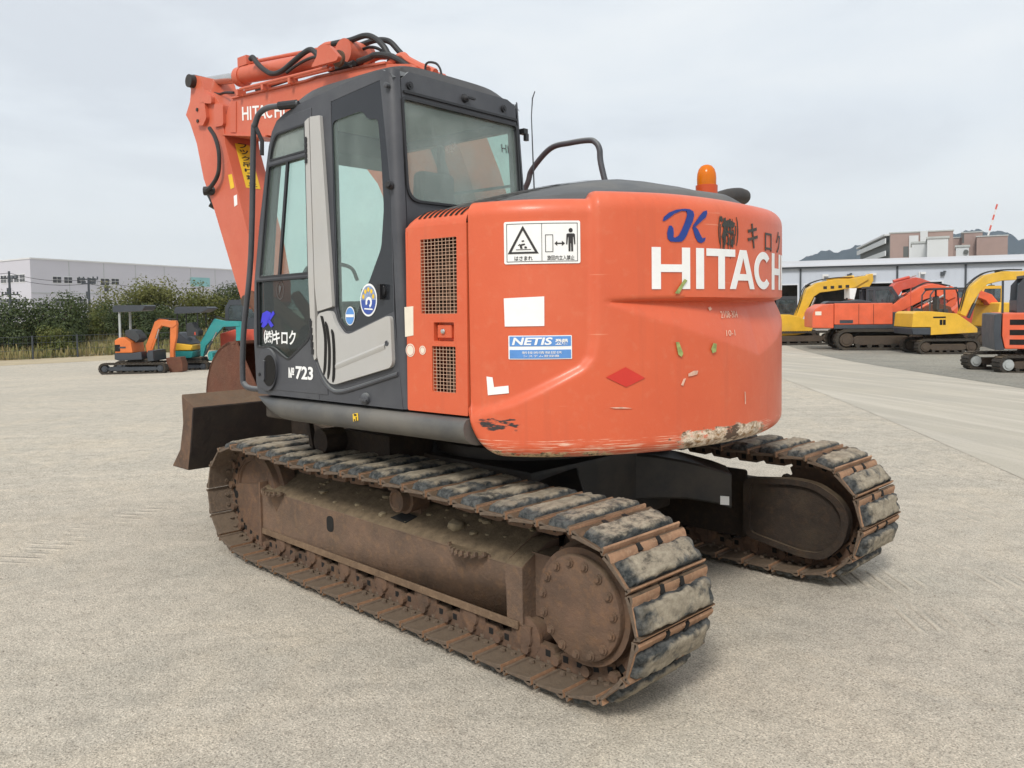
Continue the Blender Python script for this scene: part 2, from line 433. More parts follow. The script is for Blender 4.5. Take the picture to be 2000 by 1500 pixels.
def shoe_mesh():
    h = PITCH/2
    mb = MB()
    mb.prism([(-h+.006, -.25, 0), (h-.012, -.25, 0), (h-.014, -.25, -.026), (h-.030, -.25, -.021), (-h+.006, -.25, -.009)], (0, .5, 0))
    mb.bevel(.002, 1)
    for y0, y1 in ((-.25, -.078), (-.052, .052), (.078, .25)):    # raised leading lip, notched twice for the link heads
        mb.prism([(h-.050, y0, 0), (h-.030, y0, .010), (h-.016, y0, .011), (h-.008, y0, .004), (h-.009, y0, -.012)], (0, y1-y0, 0))
    mb.prism([(-h+.004, -.25, -.018), (-h+.004, -.25, .012), (-h+.010, -.25, .017), (-h+.020, -.25, .0), (-h+.012, -.25, -.016)], (0, .5, 0))
    for x in (-.03, .035):
        for y in (-.13, .13): mb.cyl((x, y, -.016), (x, y, -.030), .0125, seg=6)
        for y in (-.085, .085): mb.cyl((x, y, -.016), (x, y, -.034), .014, seg=6)
    return mb

def pad_mesh(seed):
    rnd = random.Random(seed); mb = MB(); nx, ny = 16, 48; rows = []
    x0, x1 = -PITCH/2+.018, PITCH/2-.050
    e0 = [mnoise.noise((seed*3.1, k*.22, 0))*.006+mnoise.noise((seed*3.1, k*.8, 9))*.003 for k in range(ny+1)]; e1 = [mnoise.noise((seed*7.7, k*.22, 5))*.010+mnoise.noise((seed*5.1, k*.9, 3))*.004 for k in range(ny+1)]
    ya, yb = -.243+.012*rnd.random(), .243-.012*rnd.random()
    for i in range(nx+1):
        row = []
        for j in range(ny+1):
            u = -1+2*i/nx; v = -1+2*j/ny
            a = math.copysign(abs(u)**.75, u); b = math.copysign(abs(v)**.8, v)
            xa, xb = x0+e0[j], x1+e1[j]
            x = (xa+xb)/2+a*(xb-xa)/2; y = (ya+yb)/2+b*(yb-ya)/2+.006*mnoise.noise((seed, u*2, 3))*abs(b)**3
            r = max(abs(u)**6+abs(v)**26, 1e-9)
            worn = mnoise.noise((seed*2.3, y*6, 0)); chip = max(0.0, mnoise.noise((x*38, y*24, seed*1.7))-.18)*max(abs(u), abs(v))**3
            hgt = (.038+.006*worn)*max(0.0, 1-r)**.40
            g = 1.0
            if abs(y) > .20: g = .86-.30*math.exp(-(u/.15)**2)
            z = hgt*g*(1+.05*mnoise.noise((x*26+seed, y*17, 1.3))+.07*mnoise.noise((x*80, y*62+seed, 2))-1.1*chip)
            row.append((x+.0018*mnoise.noise((x*50, y*50, seed)), y, z-.001))
        rows.append(row)
    mb.grid(rows)
    return mb

sm = shoe_mesh(); SHOE = None; NOTCH = None
PADS = []
for side, nm in ((1, 'left'), (-1, 'right')):
    yc = .995*side
    chain = MB()
    mats = []
    for i in range(NSH):
        a, b = joints[i], joints[(i+1) % NSH]
        t = (b-a).normalized(); nrm = Vector((t.z, 0, -t.x))      # outward
        mid = (a+b)/2
        if nrm.dot(mid-Vector((0, 0, ZC))) < 0: nrm = -nrm
        yv = nrm.cross(t)
        Mx = Matrix((( t.x, yv.x, nrm.x, mid.x), (t.y, yv.y, nrm.y, yc), (t.z, yv.z, nrm.z, mid.z), (0, 0, 0, 1)))
        mats.append(Mx)
        for ys in (-.072, .072):                                  # track links with their pin bosses
            chain.prism([Mx @ Vector(q) for q in ((-.095, ys-.019, -.018), (.075, ys-.019, -.018), (.094, ys-.019, -.052), (.06, ys-.019, -.092), (-.055, ys-.019, -.092), (-.1, ys-.019, -.06))], Mx.to_3x3() @ Vector((0, .038, 0)))
        chain.cyl(Mx @ Vector((-PITCH/2, -.115, -.055)), Mx @ Vector((-PITCH/2, .115, -.055)), .024, seg=10)
    ch = chain.build('crawler_track', M['rust'], EX)
    lh = MB()
    for Mx in mats:                                               # dark openings of the links, seen from either side
        for ys in (-.0925, .0915):
            for x0_ in (-.045, .03): lh.prism([Mx @ Vector(q) for q in ((x0_-.014, ys, -.050), (x0_+.014, ys, -.050), (x0_+.014, ys, -.078), (x0_-.014, ys, -.078))], Mx.to_3x3() @ Vector((0, .001, 0)))
    lh.build('link_openings', M['hole'], ch)
    for i, Mx in enumerate(mats):
        if SHOE is None:
            o = sm.build('track_shoe', [M['rust_bright']], ch); SHOE = o
            me = o.data; me.materials.append(M['shoe_inner'])
            for p in me.polygons:                                 # the inner faces are browner than the rubbed outer ones
                if p.normal.z < -.3 or p.center.z < -.017 or abs(p.normal.y) > .7: p.material_index = 1
        else:
            o = SHOE.copy(); COL.objects.link(o); o.parent = ch
        o.matrix_local = Mx
        if NOTCH is None:
            nm_ = MB()
            for y in (-.065, .065): nm_.prism([(PITCH/2-.044, y-.013, .0125), (PITCH/2-.044, y+.013, .0125), (PITCH/2-.013, y+.011, .0135), (PITCH/2-.013, y-.011, .0135)], (0, 0, -.012))
            q = NOTCH = nm_.build('link_notch', M['hole'], ch)
        else: q = NOTCH.copy(); COL.objects.link(q); q.parent = ch
        q.matrix_local = Mx
        k = (i*7+(3 if side > 0 else 1)) % 6
        if len(PADS) <= k or PADS[k] is None:
            while len(PADS) <= k: PADS.append(None)
            p = pad_mesh(k+1).build('rubber_pad', M['pad'], ch, ang=60); PADS[k] = p
        else:
            p = PADS[k].copy(); COL.objects.link(p); p.parent = ch
        fl = random.Random(i*13+side).random() < .5
        Sy = Matrix.Diagonal((1, -1 if fl else 1, 1, 1))
        p.matrix_local = Mx @ Sy

    # ------------------------------------------------------------ track frame
    S = side
    fr = MB()
    sec = [(1.104, .192), (1.104, .452), (1.085, .468), (.90, .555), (.86, .555), (.86, .192)]
    xf, xr = 1.28, -1.02
    A = [(xf, S*y, z) for y, z in sec]
    fr.prism(A, (xr+.10-xf, 0, 0))
    fr.prism([(xr+.10, S*y, z) for y, z in ((1.104, .192), (1.104, .452), (1.08, .468), (.94, .53), (.86, .53), (.86, .192))], (-.10, 0, 0))
    fr.bevel(.008, 2)
    fr.box(-1.30, -1.0, S*.88, S*1.02, .22, .50)                   # web to the travel motor
    fo = fr.build('track_frame', M['rust_mud'], EX)
    fg = MB(); fg.box(xf-.02, xr+.02, S*1.116, S*1.1045, .176, .212); fg.bevel(.004, 2); fg.build('frame_flange', M['rust_edge'], fo)
    pl = MB()                                                      # idler guard plates and fork
    g = [(1.272, .478), (1.272, .118), (1.40, .098), (1.53, .10), (1.66, .20), (1.765, .30), (1.765, .418), (1.60, .44)]
    pl.side(rounded(g, .015), S*1.085, S*1.06); pl.side(rounded(g, .015), S*.905, S*.93)
    pl.box(1.265, 1.285, S*1.118, S*.86, .10, .50)
    pl.bevel(.004, 1); pl.build('idler_guard', M['rust'], fo)
    for x in (1.70,):
        MB().cyl((x-.05, S*1.084, .36), (x-.05, S*1.087, .36), .026, seg=14).build('bolt_hole', M['hole'], fo)
    oval = rounded([(.455, .33), (.455, .42), (.525, .415), (.525, .325)], .03)
    MB().prism([(p[0], S*1.1045, p[1]) for p in oval], (0, S*.0015, 0)).build('frame_hole', M['hole'], fo)
    MB().prism([(x, S*y, z+.002) for x, y, z in ((-.009, 1.053, .482), (-.054, .996, .509), (-.17, 1.003, .506), (-.146, 1.061, .479))], (0, 0, .003)).build('frame_hole', M['hole'], fo)
    for xs in ((.98, 1.20), (-.82, -.55)):                         # serrated boarding steps
        st = MB(); n = 9; x0, x1 = xs
        out = [(x0, S*1.10, .452)]
        for k in range(n+1):
            t = k/n; x = x0+(x1-x0)*t; wv = .085*math.sin(math.pi*t)**.6
            out.append((x, S*(1.104+wv), .452)); 
            if k < n: out.append((x+(x1-x0)/n*.5, S*(1.104+max(0, wv-.012)), .458))
        out.append((x1, S*1.10, .452))
        st.prism(out, (0, 0, .014))
        for k in range(n):
            t = (k+.5)/n; x = x0+(x1-x0)*t; wv = .085*math.sin(math.pi*t)**.6
            st.box(x-.006, x+.006, S*(1.104+wv-.016), S*(1.104+wv), .462, .482)
        st.prism([(x0+.03, S*1.1045, .45), ((x0+x1)/2, S*1.15, .45), (x1-.03, S*1.1045, .45), ((x0+x1)/2, S*1.1045, .34)], (0, 0, -.002))
        st.build('boarding_step', M['rust_mud'], fo)
    mud = MB(); rr = random.Random(3+S)                            # dried lumps left lying on the frame
    for k in range(30):
        x = rr.uniform(-.9, 1.0); y = rr.uniform(.9, 1.07); z = .555-(y-.90)*.47
        s_ = rr.choice((.006, .008, .011, .016, .022))*rr.uniform(.7, 1.2)
        vs = bmesh.ops.create_icosphere(mud.bm, subdivisions=1, radius=s_)['verts']
        for v in vs: v.co = Vector((v.co.x*rr.uniform(.8, 1.4)+x, S*(v.co.y*rr.uniform(.8, 1.3)+y), v.co.z*.7+z+s_*.2))
    if S > 0:
        vs = bmesh.ops.create_icosphere(mud.bm, subdivisions=2, radius=.04)['verts']
        for v in vs: v.co = Vector((v.co.x*1.25-.47, v.co.y+1.0, v.co.z*.75+.515+.01*mnoise.noise(v.co*40)))
    mud.build('mud_lumps', M['mudl'], fo)

    # ------------------------------------------------------------ sprocket and final drive
    sp = MB()
    n = 21; prof = []
    for k in range(n):
        for dt, r in ((-.30, .247), (-.12, .283), (.12, .283), (.30, .247)):
            a = 2*math.pi*(k+dt)/n; prof.append((AX_R+r*math.cos(a), ZC+r*math.sin(a)))
    sp.side(prof, S*1.02, S*.97)
    sp.lathe([(.21, 0), (.255, .004), (.255, .05), (.235, .075), (.235, .13), (.20, .13)], (AX_R, S*1.02, ZC), (0, S, 0), 40)
    so = sp.build('sprocket', M['rust'], EX)
    cv = MB().lathe([(.05, .165), (.196, .165), (.207, .158), (.210, .150), (.210, .13), (.05, .13)], (AX_R, S*1.02, ZC), (0, S, 0), 48)
    co = cv.build('drive_cover', M['rust'], so)
    for k in range(15):
        a = 2*math.pi*(k+.3)/15; p = Vector((AX_R+.182*math.cos(a), S*1.184, ZC+.182*math.sin(a)))
        bo = MB(); bo.cyl(p, p+Vector((0, S*.007, 0)), .019, seg=12); bo.cyl(p+Vector((0, S*.007, 0)), p+Vector((0, S*.016, 0)), .0125, seg=6)
        bo.build('cover_bolt', M['rust'], so)
    # ------------------------------------------------------------ idler, rollers
    iw = MB().lathe([(.05, -.10), (.22, -.10), (.225, -.085), (.272, -.085), (.28, -.05), (.318, -.045), (.318, .045), (.28, .05), (.272, .085), (.225, .085), (.22, .07), (.05, .06)], (AX_F, S*.995, ZC), (0, S, 0), 44)
    iw.build('idler', M['rust'], EX)
    for k in range(7):
        x = -1.02+k*.345; rl = MB()
        rl.lathe([(.02, -.112), (.045, -.11), (.05, -.098), (.088, -.092), (.088, -.075), (.072, -.066), (.072, .066), (.088, .075), (.088, .092), (.05, .098), (.045, .11), (.02, .112)], (x, S*.995, .145), (0, 1, 0), 20)
        rl.box(x-.045, x+.045, S*1.085, S*1.103, .125, .20); rl.box(x-.045, x+.045, S*.87, S*.90, .125, .20)
        rl.build('track_roller', M['rust'], EX)
    cr = MB().lathe([(.03, -.09), (.066, -.085), (.07, .0), (.075, .01), (.075, .035), (.06, .04), (.058, .085), (.045, .09), (.04, .082), (.02, .082)], (-.13, S*1.02, .602), (0, S, 0), 22)
    cr.box(-.17, -.09, S*.92, S*.98, .50, .60)
    cr.build('carrier_roller', M['rust'], EX)
    # inner guard of the travel motor: D shaped casing with a raised rim
    d = [(-1.02, .548), (-1.334, .585), (-1.47, .575), (-1.60, .505), (-1.655, .408), (-1.62, .26), (-1.514, .155), (-1.38, .145), (-1.02, .205)]
    d = rounded(d, .05, 4)
    gd = MB().side(d, S*.83, S*.79)
    inner = [(-1.335+(x+1.335)*.87, .375+(z-.375)*.84) for x, z in d]
    f = lambda u, v, w: (u, S*(.785)-S*w, v)
    gd.bm.from_mesh(lay(flat_mesh([d, inner], .03), f).build('tmp', None).data)
    bpy.data.objects.remove(bpy.data.objects['tmp'])
    gd.build('motor_guard', M['rust_dark'], fo)
    MB().side(rounded([(-1.0, .58), (-1.0, .17), (1.2, .17), (1.2, .58)], .02), S*.86, S*.84).build('frame_side_plate', M['rust_dark'], fo)

# ---------------------------------------------------------------- centre frame and legs
cf = MB()
cf.box(-.62, .68, -.62, .62, .34, .74); cf.bevel(.03, 2)
for sx in (1, -1):
    for sy in (1, -1):
        rows = []
        for x, y, z0, z1, hw in ((.30*sx, .24*sy, .42, .735, .22), (.46*sx, .36*sy, .437, .72, .19), (.60*sx, .47*sy, .447, .700, .165), (.74*sx, .58*sy, .444, .668, .15), (.88*sx, .69*sy, .415, .620, .14), (.945*sx, .735*sy, .39, .592, .13)):
            d = Vector((.79*sx, .61*sy, 0)); nn = Vector((-d.y, d.x, 0)); c = Vector((x, y, 0))
            rows.append([c+nn*hw*q+Vector((0, 0, zz)) for q, zz in ((1, z0+.012), (1, z1-.012), (.93, z1), (-.93, z1), (-1, z1-.012), (-1, z0+.012), (-.93, z0), (.93, z0))])
        cf.grid(rows, close=True)
cfo = cf.build('centre_frame', M['chassis_black'], EX)
tg = MB(); tg.prism([(-.975, -.590, .415), (-1.015, -.621, .412), (-1.015, -.621, .462), (-.975, -.590, .465)], (-.004, .006, 0)); tg.build('paper_tag', M['white'], cfo)
MB().lathe([(.4, .74), (.56, .74), (.56, .80), (.53, .81), (.53, .875), (.57, .885), (.57, .93), (.4, .93)], (0, 0, 0), (0, 0, 1), 48).build('slewing_ring', M['chassis_black'], EX)

# ---------------------------------------------------------------- dozer blade
sec = [(2.095,1.011),(2.085,0.814),(2.146,0.627),(2.289,0.491),(2.02,0.494),(1.976,0.646),(1.914,0.93)]
bl = MB().side(sec, 1.245, -1.245); bl.bevel(.006, 1, 50)
bo = bl.build('dozer_blade', [M['blade_dark'], M['rust']], EX)
for p in bo.data.polygons:
    if p.normal.z > .6 or p.normal.x > .3 or abs(p.normal.y) > .8: p.material_index = 1
bx = [p[0] for p in sec]; BX = min(bx)
ba = MB()
for y in (.42, -.42):
    ba.prism([(.55, y-.09, .42), (.55, y-.09, .66), (1.2, y-.09, .72), (BX+.02, y-.09, .82), (BX+.02, y-.09, .56), (1.2, y-.09, .46)], (0, .18, 0))
ba.box(.62, 1.9, -.35, .35, .50, .56)
ba.bevel(.01, 1); ba.build('blade_arm', M['rust_dark'], EX)
bc = MB()
for y in (.17, -.17):
    bc.cyl((.45, y, .80), (1.35, y, .74), .068); bc.cyl((1.35, y, .74), (BX, y, .70), .035)
bc.cyl((.74, .86, .80), (.74, 1.0, .80), .075); bc.cyl((.74, .86, .80), (.74, .5, .80), .055)
bc.prism([(.86, .97, .70), (.93, .97, .95), (.955, .97, .95), (.90, .97, .70)], (0, -.03, 0))
bc.box(.25, .70, .55, .86, .72, .86)
bc.build('blade_cylinder', M['rust_dark'], EX)

# ---------------------------------------------------------------- counterweight and engine covers (upper-works frame)
PH0 = R(118)
def outline_r(ph, A=1.475, B=1.255, p=16):
    return ((1/A)**p+(abs(math.sin(ph))/B)**p)**(-1/p)
def outline(ph, inset=0.0):
    r = outline_r(ph); P = Vector((r*math.cos(ph), r*math.sin(ph)))
    if inset:
        e = .01; a = outline_r(ph-e); b = outline_r(ph+e)
        T = Vector((b*math.cos(ph+e)-a*math.cos(ph-e), b*math.sin(ph+e)-a*math.sin(ph-e))).normalized()
        P = P-Vector((T.y, -T.x))*inset
    return P
S_END = 1.475*(2*(math.pi-PH0))
EDGE = [(0.596,2.064),(0.593,1.661),(0.591,1.428),(0.574,1.351),(0.532,1.303),(0.443,1.258),(0.331,1.204),(0.217,1.154),(0.002,1.089)]
def seg_dist(p, a, b):
    ab = (b[0]-a[0], b[1]-a[1]); t = max(0, min(1, ((p[0]-a[0])*ab[0]+(p[1]-a[1])*ab[1])/(ab[0]**2+ab[1]**2)))
    return math.hypot(p[0]-a[0]-t*ab[0], p[1]-a[1]-t*ab[1])
def cover_recess(s, z):            # the flat side cover lies a little behind the cast rear weight
    s = min(s, S_END-s)
    if s > .75: return 0.0
    d = min(seg_dist((s, z), a, b) for a, b in zip(EDGE, EDGE[1:]))
    inside = False
    poly = [(EDGE[0][0], 2.3)]+EDGE+[(-.5, 1.0), (-.5, 2.3)]
    j = len(poly)-1
    for i in range(len(poly)):
        (xi, yi), (xj, yj) = poly[i], poly[j]
        if (yi > z) != (yj > z) and s < (xj-xi)*(z-yi)/(yj-yi)+xi: inside = not inside
        j = i
    d = d if inside else -d
    return .024*smooth01((d+.012)/.042)
def scoop(s, z):                   # V shaped hollow pressed into the rear under a straight crease
    c = S_END/2; t = abs(s-c)/(c-.632)
    if t >= 1: return 0.0
    zt = 1.592; zb = zt-.285*(1-t)**.92*(1-.06*(1-t))
    D = .078*(1-t)**.6
    if z > zt: return D*(1-smooth01((z-zt)/.016))*1.0 if z < zt+.016 else 0.0
    if z < zb: return 0.0
    q = (z-zb)/(zt-zb)
    return D*(q**1.15)
def z_low(s):
    s = min(s, S_END-s); r = .165
    return .915+(r*(1-math.sqrt(max(0, 1-(1-max(s, 0)/r)**2))) if s < r else 0)
def z_high(s):
    s_ = min(s, S_END-s)
    return 2.048+.034*smooth01((s_-.575)/.03)-.012*smooth01((s_-.9)/.7)
def rear_surface(s, z, off=0.0):
    ph = PH0+s/1.475
    p = outline(ph, cover_recess(s, z)+scoop(s, z)-off)
    return (p.x, p.y, z)
cw = MB(); rows = []; NS, NZ = 250, 96
ss = [S_END*i/NS for i in range(NS+1)]
for s in ss:
    zl, zh = z_low(s), z_high(s); ph = PH0+s/1.475; row = []
    for ins in (.30, .15, .075): p = outline(ph, ins); row.append((p.x, p.y, zl-.0))
    rb, rt = .06, .085
    for k in range(1, 7):
        a = k/7*math.pi/2; p = outline(ph, rb*(1-math.sin(a))); row.append((p.x, p.y, zl+rb*(1-math.cos(a))))
    for k in range(NZ+1):
        z = zl+rb+(zh-rt-zl-rb)*k/NZ; row.append(rear_surface(s, z))
    rec = cover_recess(s, zh-rt)
    for k in range(1, 8):
        a = k/8*math.pi/2; p = outline(ph, rec*(1-k/8)+rt*(1-math.cos(a))); row.append((p.x, p.y, zh-rt+rt*math.sin(a)))
    for ins, dz in ((.10, .0), (.14, .0), (.15, -.02), (.155, -.10)): p = outline(ph, ins); row.append((p.x, p.y, zh+dz))
    rows.append(row)
cw.grid(rows)
cw.bm.faces.ensure_lookup_table()
uvl = cw.bm.loops.layers.uv.new('UVMap')
for f in cw.bm.faces:
    for lp in f.loops:
        x, y, z = lp.vert.co; lp[uvl].uv = (1.475*((math.atan2(y, x) % (2*math.pi))-PH0), z)
CW = cw.build('counterweight', M['orange_rear'], EX, up=True, ang=50)

def rear_lay(meshes, off=.003, step=.035):
    return lay(meshes, lambda u, v, w: rear_surface(u, v, off+w), step)

# HITACHI lettering across the back
def letter(ch, a, b, z0, z1, t=.046, h=.034):
    w = b-a
    if ch == 'H': return [[(a,z0),(a+t,z0),(a+t,(z0+z1)/2-h/2),(b-t,(z0+z1)/2-h/2),(b-t,z0),(b,z0),(b,z1),(b-t,z1),(b-t,(z0+z1)/2+h/2),(a+t,(z0+z1)/2+h/2),(a+t,z1),(a,z1)]]
    if ch == 'I': return [[(a,z0),(b,z0),(b,z1),(a,z1)]]
    if ch == 'T':
        c = (a+b)/2; return [[(c-t/2,z0),(c+t/2,z0),(c+t/2,z1-h),(b,z1-h),(b,z1),(a,z1),(a,z1-h),(c-t/2,z1-h)]]
    if ch == 'A':
        c = (a+b)/2; q = t*.62; k = (z1-z0); zc = z0+k*.22; zd = zc+h*.9
        sl = (c-q-a)/k
        return [[(a,z0),(a+t,z0),(a+t+sl*k*.22,zc),(b-t-sl*k*.22,zc),(b-t,z0),(b,z0),(c+q,z1),(c-q,z1)], [(a+t*1.02+sl*(zd-z0),zd),(b-t*1.02-sl*(zd-z0),zd),(c,z1-k*.20)]]
    if ch == 'C':
        cx, cz = (a+b)/2, (z0+z1)/2; rx, rz = w/2, (z1-z0)/2
        o = circle(cx, cz, rx, rz, 26, 42, 318); i = circle(cx, cz, rx-t, rz-h*1.05, 26, 46, 314)
        return [o+i[::-1]]
LT = []
for ch, a, b in (('H', .852, 1.058), ('I', 1.094, 1.142), ('T', 1.158, 1.362), ('A', 1.322, 1.540), ('C', 1.538, 1.752), ('H', 1.772, 1.972), ('I', 2.008, 2.056)):
    LT.append(flat_mesh(letter(ch, a, b, 1.648, 1.833), .002))
rear_lay(LT).build('lettering', M['white'], CW, up=True, label='white HITACHI lettering across the rear')
# blue brush-style monogram and the Japanese company name
def px_rear(lists, mat, name, off=.003, thick=.002):
    rear_lay([flat_mesh([l], thick) for l in lists], off).build(name, mat, CW, up=True)
K1 = [(0.909,1.947),(0.916,1.966),(0.943,1.986),(0.982,2),(1.027,2.006),(1.057,2.005),(1.078,1.996),(1.083,1.981),(1.075,1.953),(1.055,1.92),(1.039,1.888),(1.026,1.871),(1.01,1.859),(0.976,1.857),(0.948,1.859),(0.935,1.871),(0.932,1.894),(0.937,1.914),(0.943,1.928),(0.955,1.929),(0.965,1.917),(0.967,1.895),(0.965,1.879),(0.973,1.875),(0.995,1.886),(1.013,1.914),(1.03,1.947),(1.042,1.977),(1.039,1.995),(1.01,1.996),(0.97,1.981),(0.938,1.959),(0.922,1.95)]
K2 = [(1.075,1.932),(1.118,1.98),(1.14,1.999),(1.161,2.005),(1.163,1.991),(1.153,1.972),(1.134,1.96),(1.09,1.928)]
K3 = [(1.072,1.927),(1.087,1.929),(1.105,1.917),(1.121,1.892),(1.133,1.877),(1.153,1.882),(1.146,1.865),(1.127,1.856),(1.105,1.86),(1.089,1.882)]
px_rear([K1, K2, K3], M['deep_blue'], 'monogram')
a_ = [(1.238,2.007),(1.244,1.864),(1.373,2.001),(1.393,1.87)]
ms = [fit_text('株', 1.262, 1.352, 1.852, 1.975, .002, .02)]
ms.append(fit_text('(', 1.238, 1.252, 1.852, 1.985, .002, .0)); ms.append(fit_text(')', 1.372, 1.388, 1.852, 1.985, .002, .0))
rr = random.Random(5)
for k in range(16):                                               # runs and smears of the old paint
    s0 = rr.uniform(1.25, 1.37); z1 = rr.uniform(1.87, 1.98); w = rr.uniform(.003, .009); l = rr.uniform(.03, .10)
    ms.append(flat_mesh([[(s0, z1-l), (s0+w*.6, z1-l-.006), (s0+w, z1), (s0, z1+.004)]], .0012))
ms.append(flat_mesh([[(1.262, 1.938), (1.30, 1.945), (1.352, 1.935), (1.362, 1.957), (1.32, 1.97), (1.275, 1.962)]], .0012))
ms.append(flat_mesh([[(1.243, 1.975), (1.262, 1.985), (1.272, 1.965), (1.258, 1.955)]], .0012))
rear_lay(ms, .003).build('company_name', M['ink_worn'], CW, up=True)
rear_lay([fit_text('キ', 1.475, 1.575, 1.845, 1.965, .002, .012), fit_text('ロ', 1.668, 1.765, 1.84, 1.93, .002, .0), fit_text('ク', 1.862, 1.96, 1.84, 1.95, .002, .0)], .003).build('company_name', M['ink_worn'], CW, up=True)

# warning sign
a_ = [(0.184,1.947),(0.527,1.946),(0.526,1.765),(0.189,1.762)]
su0, su1 = a_[0][0], a_[1][0]; sv0, sv1 = (a_[2][1]+a_[3][1])/2, (a_[0][1]+a_[1][1])/2
W_, H_ = su1-su0, sv1-sv0
def sg(u, v): return (su0+u*W_, sv0+v*H_)
ws = rear_lay(flat_mesh([rect(su0, su1, sv0, sv1, .008)], .002), .003).build('warning_sign', M['white'], CW, up=True)
def frame_loops(u0, u1, v0, v1, t): return [[sg(u0,v0), sg(u1,v0), sg(u1,v1), sg(u0,v1)], [sg(u0+t,v0+t*1.6), sg(u1-t,v0+t*1.6), sg(u1-t,v1-t*1.6), sg(u0+t,v1-t*1.6)]]
bl_ = [flat_mesh(frame_loops(.035, .965, .05, .95, .007), .001), flat_mesh([[sg(.498,.06), sg(.504,.06), sg(.504,.94), sg(.498,.94)]], .001)]
bl_.append(flat_mesh([[sg(.05,.24), sg(.46,.24), sg(.255,.90)], [sg(.10,.285), sg(.41,.285), sg(.255,.79)]], .001))
fig = [[(.16,.33),(.36,.33),(.36,.345),(.16,.345)], [(.22,.36),(.25,.36),(.24,.43),(.285,.45),(.28,.48),(.235,.47),(.21,.43)], [(.27,.37),(.30,.36),(.31,.40),(.28,.42)], [(.24,.52),(.275,.53),(.268,.56),(.235,.55)], [(.185,.44),(.20,.43),(.225,.46),(.215,.475)]]
bl_ += [flat_mesh([[sg(*q) for q in l]], .001) for l in fig]
bl_.append(flat_mesh(frame_loops(.545, .648, .27, .68, .008), .001))
bl_.append(flat_mesh([[sg(.665,.47), sg(.70,.53), sg(.70,.485), sg(.76,.485), sg(.76,.53), sg(.80,.47), sg(.76,.41), sg(.76,.455), sg(.70,.455), sg(.70,.41)]], .001))
bl_.append(flat_mesh([[sg(*q) for q in ((.835,.70),(.915,.70),(.93,.68),(.935,.45),(.92,.44),(.91,.62),(.905,.62),(.905,.28),(.88,.28),(.878,.47),(.872,.47),(.87,.28),(.845,.28),(.845,.62),(.84,.62),(.83,.44),(.815,.45),(.82,.68))]], .001))
c_ = sg(.875, .775); bl_.append(flat_mesh([circle(c_[0], c_[1], W_*.027, H_*.052, 14)], .001))
q0, q1 = sg(.14, .08), sg(.38, .185); bl_.append(fit_text('はさまれ', q0[0], q1[0], q0[1], q1[1], .001, .01))
q0, q1 = sg(.57, .08), sg(.92, .19); bl_.append(fit_text('旋回内立入禁止', q0[0], q1[0], q0[1], q1[1], .001, .005))
rear_lay(bl_, .0052).build('warning_pictogram', M['ink'], CW, up=True)
# blank white label, blue label, torn corner of a label
a_ = [(0.179,1.616),(0.364,1.622),(0.363,1.494),(0.182,1.493)]
rear_lay(flat_mesh([a_], .002), .003).build('blank_label', M['white'], CW, up=True)
a_ = [(0.198,1.449),(0.485,1.457),(0.483,1.351),(0.196,1.348)]
nu0, nu1 = a_[0][0], a_[1][0]; nv0, nv1 = (a_[2][1]+a_[3][1])/2, (a_[0][1]+a_[1][1])/2
def ng(u, v): return (nu0+u*(nu1-nu0), nv0+v*(nv1-nv0))
rear_lay(flat_mesh([rect(nu0, nu1, nv0, nv1, .004)], .002), .003).build('label_backing', M['white'], CW, up=True)
bm_ = [flat_mesh([[ng(.02,.55), ng(.985,.55), ng(.985,.965), ng(.02,.965)]], .001), flat_mesh([[ng(.02,.035), ng(.985,.035), ng(.985,.40), ng(.02,.40)]], .001)]
rear_lay(bm_, .005).build('blue_label', M['blue_label'], CW, up=True)
q0, q1 = ng(.06, .60), ng(.70, .92); tx = [fit_text('NETIS', q0[0], q1[0], q0[1], q1[1], .001, .03, .18)]
q0, q1 = ng(.74, .60), ng(.94, .86); tx.append(fit_text('登録', q0[0], q1[0], q0[1], q1[1], .001, .03))
q0, q1 = ng(.22, .23), ng(.84, .34); tx.append(fit_text('新技術情報提供', q0[0], q1[0], q0[1], q1[1], .001))
q0, q1 = ng(.24, .09), ng(.80, .19); tx.append(fit_text('システム登録機', q0[0], q1[0], q0[1], q1[1], .001))
rear_lay(tx, .0066).build('label_lettering', M['white'], CW, up=True)
px_rear([[(0.088,1.272),(0.118,1.269),(0.125,1.226),(0.195,1.234),(0.197,1.201),(0.094,1.189)]], M['white'], 'torn_label')
px_rear([[(0.631,1.267),(0.722,1.309),(0.815,1.258),(0.724,1.221)]], M['red_mark'], 'red_diamond')
px_rear([[(1.023,1.693),(1.038,1.686),(1.014,1.659),(0.992,1.627),(0.969,1.629),(0.994,1.659)], [(0.973,1.412),(0.99,1.411),(1.013,1.36),(1.005,1.344),(0.987,1.354)], [(1.198,1.399),(1.219,1.396),(1.215,1.359),(1.191,1.353),(1.184,1.372)]], M['green_mark'], 'green_paint_marks', .0075)
px_rear([[(0.976,1.409),(0.987,1.409),(0.999,1.379),(0.985,1.377)], [(1.018,1.244),(1.03,1.246),(1.015,1.214),(1.003,1.217)], [(1.045,1.266),(1.078,1.278),(1.103,1.277),(1.097,1.261),(1.066,1.255),(1.045,1.254)], [(1.216,1.562),(1.237,1.567),(1.244,1.555),(1.223,1.548)], [(1.443,1.156),(1.448,1.155),(1.452,1.095),(1.446,1.096)], [(0.646,1.135),(0.708,1.134),(0.752,1.127),(0.708,1.128),(0.67,1.13)]], M['pale_mark'], 'pale_scrapes', .0045)
hw = [fit_text('2108-304', 1.30, 1.46, 1.512, 1.545, .001, 0, .2), fit_text('10-1', 1.305, 1.39, 1.428, 1.455, .001, 0, .2)]
rear_lay(hw, .004).build('chalk_numbers', M['pale_mark'], CW, up=True)

